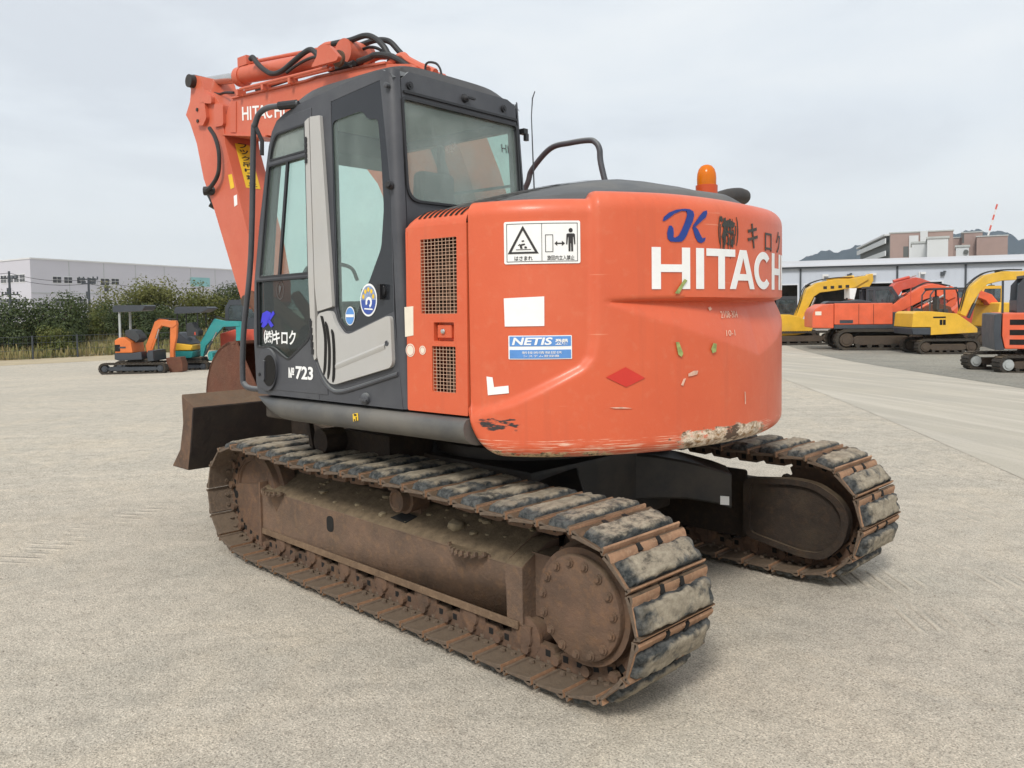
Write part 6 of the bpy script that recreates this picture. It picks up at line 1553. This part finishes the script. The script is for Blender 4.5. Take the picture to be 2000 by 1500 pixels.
def shrub(label, x, y, w, h, kind, seed, n=1500, cat='shrub', name='shrub', trunk=.25):
    z = bank_z(x, y) if x > 42.6 else ground_z(x, y)
    rr = random.Random(seed); root = empty(name, label, cat, (x, y, z), 0, 'shrubs on the grassy bank')
    lobes = []
    for k in range(12):
        a = rr.uniform(0, 2*math.pi); q = rr.uniform(.1, .82)
        lobes.append((Vector((math.cos(a)*w*.5*q, math.sin(a)*w*.5*q, h*rr.uniform(.16, .74))), rr.uniform(.28, .44)*min(w, h*1.3)*.62))
    lobes.append((Vector((0, 0, h*.45)), .40*min(w, h)))
    for k in range(4): lobes.append((Vector((rr.uniform(-.42, .42)*w, rr.uniform(-.42, .42)*w, h*.16)), .2*h))
    mb = MB()
    for k in range(n):
        c, r = rr.choice(lobes); u = rr.uniform(-1, 1); a = rr.uniform(0, 2*math.pi); s = math.sqrt(1-u*u)
        d = Vector((s*math.cos(a), s*math.sin(a), u*.9)); rad = r*(.45+.66*rr.random()**.8)
        if rr.random() < .05: rad *= 1.12
        p = c+d*rad
        if p.z < .02: p.z = rr.uniform(.02, h*.3)
        sz = rr.uniform(.06, .13)*(.75+.10*w); t1 = d.orthogonal().normalized(); t1.rotate(Matrix.Rotation(rr.uniform(0, 6.28), 3, d)); t2 = d.cross(t1)
        nrm = (d*rr.uniform(-.7, .7)); t2 = (t2+nrm).normalized()
        mb.faces([p-t1*sz*.5, p+t2*sz*.45, p+t1*sz*.6, p-t2*sz*.45], [(0,1,2,3)])
    mb.build('crown', LEAF[kind], root, recalc=False)
    tk = MB()
    for k in range(5):
        c, r = lobes[k]; tk.tube([(c.x*.08, c.y*.08, -.1), (c.x*.35, c.y*.35, c.z*.45), (c.x*.9, c.y*.9, c.z)], [.07+.01*w, .05, .018], 7)
    tk.build('trunk', M['bark'], root)
SHR = [('dark evergreen shrub at the far left edge of the bank', 4, 46, 4.2, 3.3, 'dark'), ('dark rounded shrub between the far left one and the broad low one', 52, 46.5, 4.2, 3.1, 'dark'),
       ('broad low dark shrub in front of the long pale warehouse windows', 95, 46.5, 4.8, 3.5, 'dark'), ('narrow upright dark conifer like shrub on the bank', 138, 48, 2.2, 2.9, 'dark'),
       ('bright yellow green bush low on the bank left of the orange canopy', 108, 44.6, 2.2, 1.6, 'light'), ('pale green bush directly left of the orange excavator canopy', 166, 50, 2.4, 1.9, 'light'),
       ('tall olive tree rising left of the small orange canopy', 206, 55, 3.2, 2.2, 'olive'), ('tallest olive tree right above the small orange canopy', 268, 56, 5.2, 3.4, 'olive'),
       ('olive tree between the orange canopy and the teal canopy', 318, 56, 5.2, 3.4, 'olive'), ('olive tree behind the teal excavator canopy', 372, 57, 5.2, 3.2, 'olive'),
       ('yellow green tree behind the black cab machine', 428, 57, 4.8, 3.3, 'light'), ('dark tree crown next to the lower end of the arm', 462, 58, 3.6, 3.5, 'dark'),
       ('dark green bush below the tallest olive tree', 285, 52, 4.4, 2.4, 'dark'), ('dark bush behind the arm of the small orange excavator', 345, 52, 4.2, 2.4, 'dark'), ('dark green bush between the pale bush and the tall olive tree', 232, 52, 3.6, 2.4, 'dark'),
       ('olive tree hidden mostly behind the cab of the large excavator', 520, 58, 5, 3.4, 'olive')]
for k, (lab, px, d, w, h, kind) in enumerate(SHR):
    x, y = on_ray(px, d); shrub(lab, x, y, w, h, kind, 40+k, 5200 if h > 2.9 else 3400, 'tree' if 'tree' in lab else 'shrub', 'small_tree' if 'tree' in lab else 'shrub')

# ---------------------------------------------------------------- long pale warehouse, left
M['ware'] = simple('pale_lilac_cladding', (.52, .51, .555), .6, 0, .05, .15, .05, .002); M['ware_win'] = simple('dark_window_panes', (.06, .062, .068), .2, 0, .4, .6, 0); M['ware_teal'] = simple('faded_teal_cladding', (.24, .46, .47), .6, 0, .12, .4, 0)
M['white_wall'] = simple('off_white_wall', (.62, .62, .62), .6, 0, .06, .3, 0)
WA, WB, WC = Vector((165.13, -40.66, 0)), Vector((198.4, -108.8, 0)), Vector((182.0, -38.0, 0))
WC = WA+(Vector((176.99, -38.69, 0))-WA)*3.2
WT = 11.42
def wall(mb, A, B, z0, z1, off=0.0, th=.3):
    d = (B-A).normalized(); n = Vector((-d.y, d.x, 0)); 
    if n.dot(CAM-A) < 0: n = -n
    p, q = A+n*off, B+n*off
    mb.faces([p+Vector((0,0,z0)), q+Vector((0,0,z0)), q+Vector((0,0,z1)), p+Vector((0,0,z1)), p-n*th+Vector((0,0,z0)), q-n*th+Vector((0,0,z0)), q-n*th+Vector((0,0,z1)), p-n*th+Vector((0,0,z1))], [(0,1,2,3),(5,4,7,6),(1,5,6,2),(4,0,3,7),(3,2,6,7),(1,0,4,5)])
Wr = empty('warehouse', 'long pale lilac warehouse with two rows of dark windows behind the shrubs on the left', 'warehouse', (WA.x, WA.y, -.75))
def W0(mb, name, mat, parent=None):
    for v in mb.bm.verts: v.co = v.co-Vector((WA.x, WA.y, -.75))
    return mb.build(name, M[mat], parent or Wr)
mb = MB(); D4 = WB+(WC-WA)
mb.prism([WA+Vector((0,0,-.75)), WB+Vector((0,0,-.75)), D4+Vector((0,0,-.75)), WC+Vector((0,0,-.75))], (0, 0, WT+.75)); wl = W0(mb, 'wall', 'ware')
mb = MB()
for A, B in ((WA, WB), (WA, WC)): wall(mb, A, B, WT-.02, WT+.25, .12, .5)
W0(mb, 'roof_edge', 'white_wall')
mb = MB(); L_ = (WB-WA).length
for k in range(1, 9): 
    p = WA.lerp(WB, k/9); wall(mb, p, p+(WB-WA).normalized()*.12, -.7, WT-.1, .05, .1)
wall(mb, WA, WB, 5.15, 5.3, .06, .1); W0(mb, 'wall_joints', 'pale_grey')
def t_at(px):                      # where a sight line from the camera meets the long wall
    d = FWD+RGT_*((px-1000)/1607); e = WB-WA; r = WA-CAM
    det = d.x*-e.y+e.x*d.y; s = (d.x*r.y-d.y*r.x)/det
    return s
def t_left(px):
    d = FWD+RGT_*((px-1000)/1607); e = WC-WA; r = WA-CAM
    det = d.x*-e.y+e.x*d.y; s = (d.x*r.y-d.y*r.x)/det
    return s
def window(A, B, ta, tb, z0, z1, nx=2, ny=2):
    mb = MB(); e = B-A
    wall(mb, A+e*ta, A+e*tb, z0-.1, z1+.1, .06, .1); f = W0(mb, 'window', 'white_wall')
    mb = MB()
    for i in range(nx):
        for j in range(ny):
            u0, u1 = ta+(tb-ta)*(i+.06)/nx, ta+(tb-ta)*(i+.94)/nx; v0, v1 = z0+(z1-z0)*(j+.06)/ny, z0+(z1-z0)*(j+.94)/ny
            wall(mb, A+e*u0, A+e*u1, v0, v1, .09, .05)
    W0(mb, 'pane', 'ware_win', f)
for a, b in ((107,124),(129,145),(154,170),(175,191),(221,236)): window(WA, WB, t_at(a), t_at(b), 7.15, 8.35)
window(WA, WB, t_at(200), t_at(217), 6.9, 8.3); window(WA, WB, t_at(206), t_at(216), 5.6, 6.85, 1, 1)
for a, b in ((112,127),(131,147),(157,172),(356,366),(374,390)): window(WA, WB, t_at(a), t_at(b), 3.0, 4.2)
mb = MB(); wall(mb, WA+(WB-WA)*t_at(375), WA+(WB-WA)*t_at(413), 7.2, 9.3, .05, .1); W0(mb, 'teal_panel', 'ware_teal')
for a, b in ((54,44),(42,33),(31,20),(18,7)): window(WA, WC, t_left(a), t_left(b), 7.3, 8.7)
for a, b in ((57,46),(44,32),(30,18),(16,4)): window(WA, WC, t_left(a), t_left(b), 2.8, 4.3)
def pole(label, px, d, top, arms):
    x, y = on_ray(px, d); r = empty('utility_pole', label, 'pole', (x, y, -.75)); MB().tube([(0,0,0), (0,0,top)], [.17, .11], 10).build('shaft', M['far_dark'], r)
    mb = MB(); sx = RGT_
    for h, w in arms: mb.tube([sx*-w+Vector((0,0,h)), sx*w+Vector((0,0,h))], .07, 6); [mb.cyl(sx*(w*q)+Vector((0,0,h)), sx*(w*q)+Vector((0,0,h+.3)), .08, seg=6) for q in (-.95, -.5, .5, .95)]
    mb.cyl((.3,0,top*.62), (.3,0,top*.62+.8), .22, seg=10); mb.build('cross_arm', M['far_dark'], r); return Vector((x, y, -.75+top))
P1 = pole('utility pole with a wide cross arm in front of the pale warehouse front', 177, 95, 6.3, ((6.1, 1.1), (5.6, .8)))
P2 = pole('dark utility pole with a tangle of cross arms at the far left edge', 23, 92, 7.0, ((6.2, .9), (4.4, .9), (3.6, .7)))
cb = MB()
for dz in (-.2, -.7):
    for A, B in ((P2, P1), (P1, P1+(P1-P2)*1.5), (P2, P2+(P2-P1))):
        cb.tube([A.lerp(B, t)+Vector((0, 0, dz-1.2*4*t*(1-t)*.4)) for t in [k/8 for k in range(9)]], .025, 4)
tag(cb.build('overhead_wire', M['black']), 'overhead wires strung between the two utility poles on the left', 'wire')

# ---------------------------------------------------------------- blue-grey workshop hall, right
M['hall'] = simple('blue_grey_sheet_wall', (.46, .495, .555), .55, 0, .05, .3, 0); M['hall_roof'] = simple('pale_metal_roof', (.56, .58, .62), .45, 0, .05, .2, 0)
HA, HB = Vector((30.11, -62.2, 0)), Vector((13.69, -69.45, 0)); hd_ = (HB-HA).normalized(); HA2 = HA-hd_*16; HB2 = HB+hd_*14; HL = (HB2-HA2).length
hn = Vector((-hd_.y, hd_.x, 0)); hn = hn if hn.dot(CAM-HA) > 0 else -hn
Hr = empty('workshop_hall', 'long blue grey workshop hall with dark open doors behind the yellow and orange excavators', 'workshop', (HA2.x, HA2.y, -.75))
def hall_f(u, v, w): p = HA2+hd_*u+hn*w; return (p.x-HA2.x, p.y-HA2.y, v+.75)
def hu(px):
    d = FWD+RGT_*((px-1000)/1607); r = HA2-CAM; return (d.y*r.x-d.x*r.y)/(d.x*hd_.y-d.y*hd_.x)
HT = 4.55
DOORS = [(hu(1380), hu(1558), 3.05), (hu(1573), hu(1746), 3.05), (hu(1761), hu(1839), 3.08)]
holes = [rect(a, b, -.72, h) for a, b, h in DOORS]
WN = rect(hu(1893), hu(1936), 1.0, 2.95)
lay(flat_mesh([rect(0, HL, -.75, HT)]+holes+[WN], .2), hall_f).build('wall', M['hall'], Hr)
mb = MB()
for a, b, h in DOORS: 
    for z0, z1, w0, w1, aa, bb in ((-.72, h, -6, -5.9, a, b), (h, h+.1, -6, -.1, a, b), (-.72, h, -6, -.1, a-.1, a), (-.72, h, -6, -.1, b, b+.1)):
        c8 = [hall_f(u, v, w) for u in (aa, bb) for v in (z0, z1) for w in (w0, w1)]; mb.faces(c8, [(0,1,3,2),(4,6,7,5),(0,4,5,1),(2,3,7,6),(0,2,6,4),(1,5,7,3)])
mb.build('doorway_interior', M['chassis_black'], Hr)
mb = MB()
for a, b, h in DOORS: 
    lay_ = lay(flat_mesh([rect(a-.12, b+.12, -.75, h+.12), rect(a, b, -.76, h)], .06), hall_f, off=.13); mb.bm.from_mesh(lay_.build('tmp', None).data); bpy.data.objects.remove(bpy.data.objects['tmp'])
mb.build('door_frame', M['hall_roof'], Hr)
wo = lay(flat_mesh([WN, rect(WN[0][0]+.05, WN[1][0]-.05, 1.05, 2.9)], .08), hall_f, off=.1).build('window', M['far_dark'], Hr); lay(flat_mesh([WN], .02), hall_f, off=.04).build('pane', simple('pale_window_glass', (.55, .68, .68), .15, 0, .1, 1, 0), wo)
def hall_box(mb, u0, u1, v0, v1, w0, w1):
    c8 = [hall_f(u, v, w) for u in (u0, u1) for v in (v0, v1) for w in (w0, w1)]; mb.faces(c8, [(0,1,3,2),(4,6,7,5),(0,4,5,1),(2,3,7,6),(0,2,6,4),(1,5,7,3)])
mb = MB(); hall_box(mb, -.4, HL+.4, HT, HT+.14, -14, .5); hall_box(mb, -.4, HL+.4, HT+.14, HT+.50, -14, .35); mb.build('roof', M['hall_roof'], Hr)
mb = MB(); hall_box(mb, -.4, HL+.4, HT-.14, HT-.003, .11, .42); mb.build('gutter', M['far_dark'], Hr)
mb = MB()
for px in (1564, 1752, 1885): u = hu(px); hall_box(mb, u-.07, u+.07, -.7, HT-.15, .101, .2)
mb.build('downpipe', M['far_dark'], Hr)
mb = MB(); k = 0
while k*.45 < HL: 
    hall_box(mb, k*.45-.03, k*.45+.03, 3.25, HT-.15, .1, .118)
    k += 1
mb.build('wall_ribs', M['hall'], Hr)
for px in (1609, 1701, 1796):
    u = hu(px); mb = MB(); hall_box(mb, u-.10, u+.05, HT-1.15, HT-.65, .1, .25); hall_box(mb, u+.02, u+.38, HT-.85, HT-.68, .1, .8); mb.build('wall_lamp', M['white_wall'], Hr)
for px in (1658, 1840): u = hu(px); mb = MB(); hall_box(mb, u-.15, u+.15, HT-1.0, HT-.7, .1, .3); hall_box(mb, u+.05, u+.25, HT-.7, HT-.62, .1, .3); mb.build('wall_vent', M['far_dark'], Hr)
# side walls and back so the hall is a closed volume
mb = MB(); hall_box(mb, 0, .2, -.75, HT-.003, -14, -.11); hall_box(mb, HL-.2, HL, -.75, HT-.003, -14, -.11); hall_box(mb, 0, HL, -.75, HT-.003, -14.2, -14); mb.build('end_wall', M['hall'], Hr)

# ---------------------------------------------------------------- town blocks, crane and hills behind the hall
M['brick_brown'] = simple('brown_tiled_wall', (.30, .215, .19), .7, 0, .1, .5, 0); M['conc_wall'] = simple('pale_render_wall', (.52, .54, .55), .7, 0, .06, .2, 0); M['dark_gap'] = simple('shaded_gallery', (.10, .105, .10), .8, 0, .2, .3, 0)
def block(name, label, d, pxs, z1, depth, mats, cat='building', yaw=0.0, extra=None):
    x, y = on_ray(pxs[0], d); r = empty(name, label, cat, (x, y, -.75), TO_RIGHT-math.atan((pxs[0]-1000)/1607)+yaw); w = (pxs[1]-pxs[0])/1607*d
    mb = MB(); mb.box(0, w, 0, depth, 0, z1); mb.build('wall', M[mats], r)
    mb = MB(); mb.box(-.2, w+.2, -.2, depth+.2, z1, z1+.35); mb.build('roof', M['pale_grey'], r)
    return r, w
def hz_at(py, d, px=1750): return (590-py)/1607*d+1.58+.75
B1, w1 = block('apartment_block', 'brown apartment block whose side shows white balcony bands, rising behind the hall roof', 240, (1737, 1846), hz_at(459, 240), 14, 'brick_brown')
ax, ay = on_ray(1680, 300); bx, by = on_ray(1736.5, 240)
A_, B_ = Vector((ax, ay, 0)), Vector((bx, by, 0)); inv = Matrix.Translation(B1.location) @ Matrix.Rotation(B1.rotation_euler.z, 4, 'Z'); inv = inv.inverted()
zt_ = hz_at(461, 240)-.75
def on_side(z0, z1, off, th): 
    mb = MB(); wall(mb, A_, B_, z0, z1, off, th)
    for v in mb.bm.verts: v.co = inv @ v.co
    return mb
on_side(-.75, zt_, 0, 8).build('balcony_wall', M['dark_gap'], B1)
for k in range(4): on_side(zt_-2.5-3.6*k, zt_-1.0-3.6*k, 1.2, .3).build('balcony', M['conc_wall'], B1)
on_side(zt_-.25, zt_+.25, 1.4, 9).build('roof_slab', M['conc_wall'], B1)
mb = MB(); s_ = 240/1607
mb.box((1761-1737)*s_, (1770-1737)*s_, -.15, -.05, hz_at(505, 240), hz_at(485, 240)); mb.build('stair_opening', M['dark_gap'], B1)
mb = MB(); mb.box((1771-1737)*s_, (1787-1737)*s_, -.8, -.05, 0, hz_at(465, 240)); mb.box((1790-1737)*s_, (1803-1737)*s_, -.5, -.05, hz_at(477, 240), hz_at(457, 240)); mb.build('stair_tower', M['conc_wall'], B1)
B2, w2 = block('concrete_shed', 'low pale shed with flat roof in front of the brown apartment block', 150, (1780, 1810), hz_at(479, 150), 12, 'conc_wall')
B3, w3 = block('concrete_tower', 'windowless pale tower block in front of the brown apartment block', 145, (1810, 1846), hz_at(470, 145), 12, 'conc_wall')
B4, w4 = block('office_block', 'lower brown building with dark slit windows right of the pale tower', 260, (1846, 1877), hz_at(470, 260), 20, 'brick_brown')
B5, w5 = block('office_block', 'tall brown building with narrow dark slits below the hill top', 255, (1877, 1912), hz_at(460, 255), 20, 'brick_brown')
B6, w6 = block('office_block', 'plain brown building at the right under the crane', 250, (1906, 1958), hz_at(468, 250), 20, 'brick_brown')
for B_o, sx, d, spots in ((B5, 1877, 255, ((1873, 461, 479), (1903, 469, 481), (1903, 487, 495))), (B4, 1846, 260, ((1852, 474, 480), (1852, 490, 496), (1862, 488, 493)))):
    for px, a, b in spots:
        s = d/1607; mb = MB(); u = (px-sx)*s; mb.box(max(.1, u), max(.1, u)+3.2*s, -.15, -.05, hz_at(b, d), hz_at(a, d)); mb.build('window', M['dark_gap'], B_o)
B7, w7 = block('roof_plant', 'white roof box with a round fan standing on the hall roof line', 160, (1866, 1888), hz_at(487, 160), 4, 'conc_wall', 'ventilation unit')
MB().cyl((w7*.78, -.05, hz_at(497, 160)), (w7*.78, -.3, hz_at(497, 160)), .45, seg=16).build('fan', M['dark_gap'], B7)
cx_, cy_ = on_ray(1928, 380); cr = empty('tower_crane', 'thin red and white crane jib rising above the brown buildings', 'crane', (cx_, cy_, -.75), TO_RIGHT)
z0c, z1c = hz_at(466, 380), hz_at(405, 380); dxx = 17/1607*380
MB().cyl((0, 0, 0), (0, 0, z0c), .7, seg=8).build('mast', M['white_wall'], cr)
for k in range(6):
    a, b = k/6, (k+1)/6; mb = MB(); mb.tube([(dxx*a, 0, z0c+(z1c-z0c)*a), (dxx*b, 0, z0c+(z1c-z0c)*b)], .42, 6); mb.build('jib', M['white_wall'] if k % 2 == 0 else M['far_red'], cr)
hm = NT('wooded_hills'); n1 = hm.noise(.012, 8, .65); hm.bsdf(hm.mix(hm.ramp(n1, [(.35, 0.0), (.65, 1.0)]), HILL_A, HILL_B), 1.0, spec=0)
def ridge(pts, d, back=500):
    rows = []
    for i in range(len(pts)*6-5):
        k = i/6; j = int(k); f = k-j; a = pts[j]; b = pts[min(j+1, len(pts)-1)]
        px = a[0]+(b[0]-a[0])*f; py = a[1]+(b[1]-a[1])*f; hgt = (588-py)/1607*d+2.3
        row = []
        for q in range(9):
            t = q/8; x, y = on_ray(px, d-420*(1-t)); rows_h = hgt*smooth01(t*1.02)*(1+.05*mnoise.noise((px*.05, t*4, d*.01)))*(1 if q < 8 else 1)
            row.append((x, y, -2+rows_h+hgt*.035*mnoise.noise((px*.12, t*3, 7))*t+hgt*.012*mnoise.noise((px*.6, t*3, 2))*t))
        x, y = on_ray(px, d+back); row.append((x, y, -2)); rows.append(row)
    return rows
hb = MB()
hb.grid(ridge([(1440, 560), (1500, 535), (1550, 513), (1575, 498), (1600, 490), (1615, 487), (1628, 492), (1650, 487), (1680, 478), (1720, 470), (1780, 476), (1830, 468), (1850, 461), (1880, 454), (1905, 451), (1930, 455), (1955, 454), (1972, 461), (1990, 472), (2010, 470), (2050, 462), (2120, 480), (2250, 500)], 2600))
tag(hb.build('hills', hm.m), kind='structure')

# ---------------------------------------------------------------- light, sky, camera
w = bpy.data.worlds.new("World"); scene.world = w; w.use_nodes = True; nt = w.node_tree; nt.nodes.clear()
out = nt.nodes.new('ShaderNodeOutputWorld'); bg = nt.nodes.new('ShaderNodeBackground'); bg.inputs[1].default_value = .10
SUN_EL, SUN_AZ = R(46), R(118)     # azimuth measured counter-clockwise from +X in the world
sky = nt.nodes.new('ShaderNodeTexSky'); sky.sky_type = 'NISHITA'; sky.sun_disc = False; sky.sun_elevation = SUN_EL; sky.sun_rotation = math.pi/2-SUN_AZ; sky.dust_density = 3
tc = nt.nodes.new('ShaderNodeTexCoord'); mp = nt.nodes.new('ShaderNodeMapping'); mp.inputs['Scale'].default_value = (1, 1, 2.6); nt.links.new(tc.outputs['Generated'], mp.inputs[0])
n1 = nt.nodes.new('ShaderNodeTexNoise'); n1.inputs['Scale'].default_value = 2.8; n1.inputs['Detail'].default_value = 7; n1.inputs['Roughness'].default_value = .55; n1.inputs['Distortion'].default_value = .35; nt.links.new(mp.outputs[0], n1.inputs['Vector'])
cr_ = nt.nodes.new('ShaderNodeValToRGB'); nt.links.new(n1.outputs['Fac'], cr_.inputs[0])
el = cr_.color_ramp.elements; el[0].position = .36; el[0].color = (5.3, 5.6, 5.95, 1); el[1].position = .66; el[1].color = (6.5, 6.75, 6.9, 1)
e = el.new(.5); e.color = (6.0, 6.35, 6.65, 1)
sp = nt.nodes.new('ShaderNodeSeparateXYZ'); nt.links.new(tc.outputs['Generated'], sp.inputs[0])
hr_ = nt.nodes.new('ShaderNodeValToRGB'); nt.links.new(sp.outputs[2], hr_.inputs[0]); h = hr_.color_ramp.elements
h[0].position = 0; h[0].color = (1, 1, 1, 1); h[1].position = .20; h[1].color = (0, 0, 0, 1)
mh = nt.nodes.new('ShaderNodeMix'); mh.data_type = 'RGBA'; mm = nt.nodes.new('ShaderNodeMath'); mm.operation = 'MULTIPLY'; mm.inputs[1].default_value = .75; nt.links.new(hr_.outputs[0], mm.inputs[0]); nt.links.new(mm.outputs[0], mh.inputs[0])
nt.links.new(cr_.outputs[0], mh.inputs[6]); mh.inputs[7].default_value = (7.6, 7.7, 7.45, 1)
mx = nt.nodes.new('ShaderNodeMix'); mx.data_type = 'RGBA'; mx.inputs[0].default_value = .94; nt.links.new(sky.outputs[0], mx.inputs[6]); nt.links.new(mh.outputs[2], mx.inputs[7])
nt.links.new(mx.outputs[2], bg.inputs[0]); nt.links.new(bg.outputs[0], out.inputs[0])
sl = bpy.data.lights.new('sun', 'SUN'); sl.energy = 1.9; sl.angle = R(14); sl.color = (1, .96, .90)
so = bpy.data.objects.new('sun', sl); COL.objects.link(so)
sd = Vector((math.cos(SUN_EL)*math.cos(SUN_AZ), math.cos(SUN_EL)*math.sin(SUN_AZ), math.sin(SUN_EL)))
so.rotation_euler = sd.to_track_quat('Z', 'Y').to_euler(); so.location = sd*60
# the moist air that pales the hills
hz_m = bpy.data.materials.new('moist_air'); hz_m.use_nodes = True; ht = hz_m.node_tree; ht.nodes.clear(); ho = ht.nodes.new('ShaderNodeOutputMaterial'); pv_ = ht.nodes.new('ShaderNodeVolumePrincipled')
pv_.inputs['Color'].default_value = (.76, .87, 1, 1); pv_.inputs['Density'].default_value = HAZE; pv_.inputs['Anisotropy'].default_value = .2; ht.links.new(pv_.outputs[0], ho.inputs['Volume'])
hb_ = MB().box(-700, 3700, -3700, 700, -6, 330).build('haze', hz_m); tag(hb_, kind='stuff')
cd = bpy.data.cameras.new('camera'); co = bpy.data.objects.new('camera', cd); COL.objects.link(co)
yaw, pitch, roll = -.7839, -.0483, -.0136
fw = Vector((math.cos(yaw)*math.cos(pitch), math.sin(yaw)*math.cos(pitch), math.sin(pitch))); r0 = Vector((math.sin(yaw), -math.cos(yaw), 0)); u0 = r0.cross(fw)
r2 = r0*math.cos(roll)+u0*math.sin(roll); u2 = u0*math.cos(roll)-r0*math.sin(roll)
co.matrix_world = Matrix(((r2.x, u2.x, -fw.x, CAM.x), (r2.y, u2.y, -fw.y, CAM.y), (r2.z, u2.z, -fw.z, CAM.z), (0, 0, 0, 1)))
cd.sensor_width = 36; cd.lens = 36*1606.94/2000; cd.shift_y = -(750-675.87)/2000; cd.clip_start = .05; cd.clip_end = 8000
scene.camera = co
scene.view_settings.view_transform = 'Standard'; scene.view_settings.look = 'None'; scene.view_settings.exposure = .54; scene.view_settings.gamma = 1
scene.cycles.max_bounces = 8; scene.cycles.transparent_max_bounces = 12
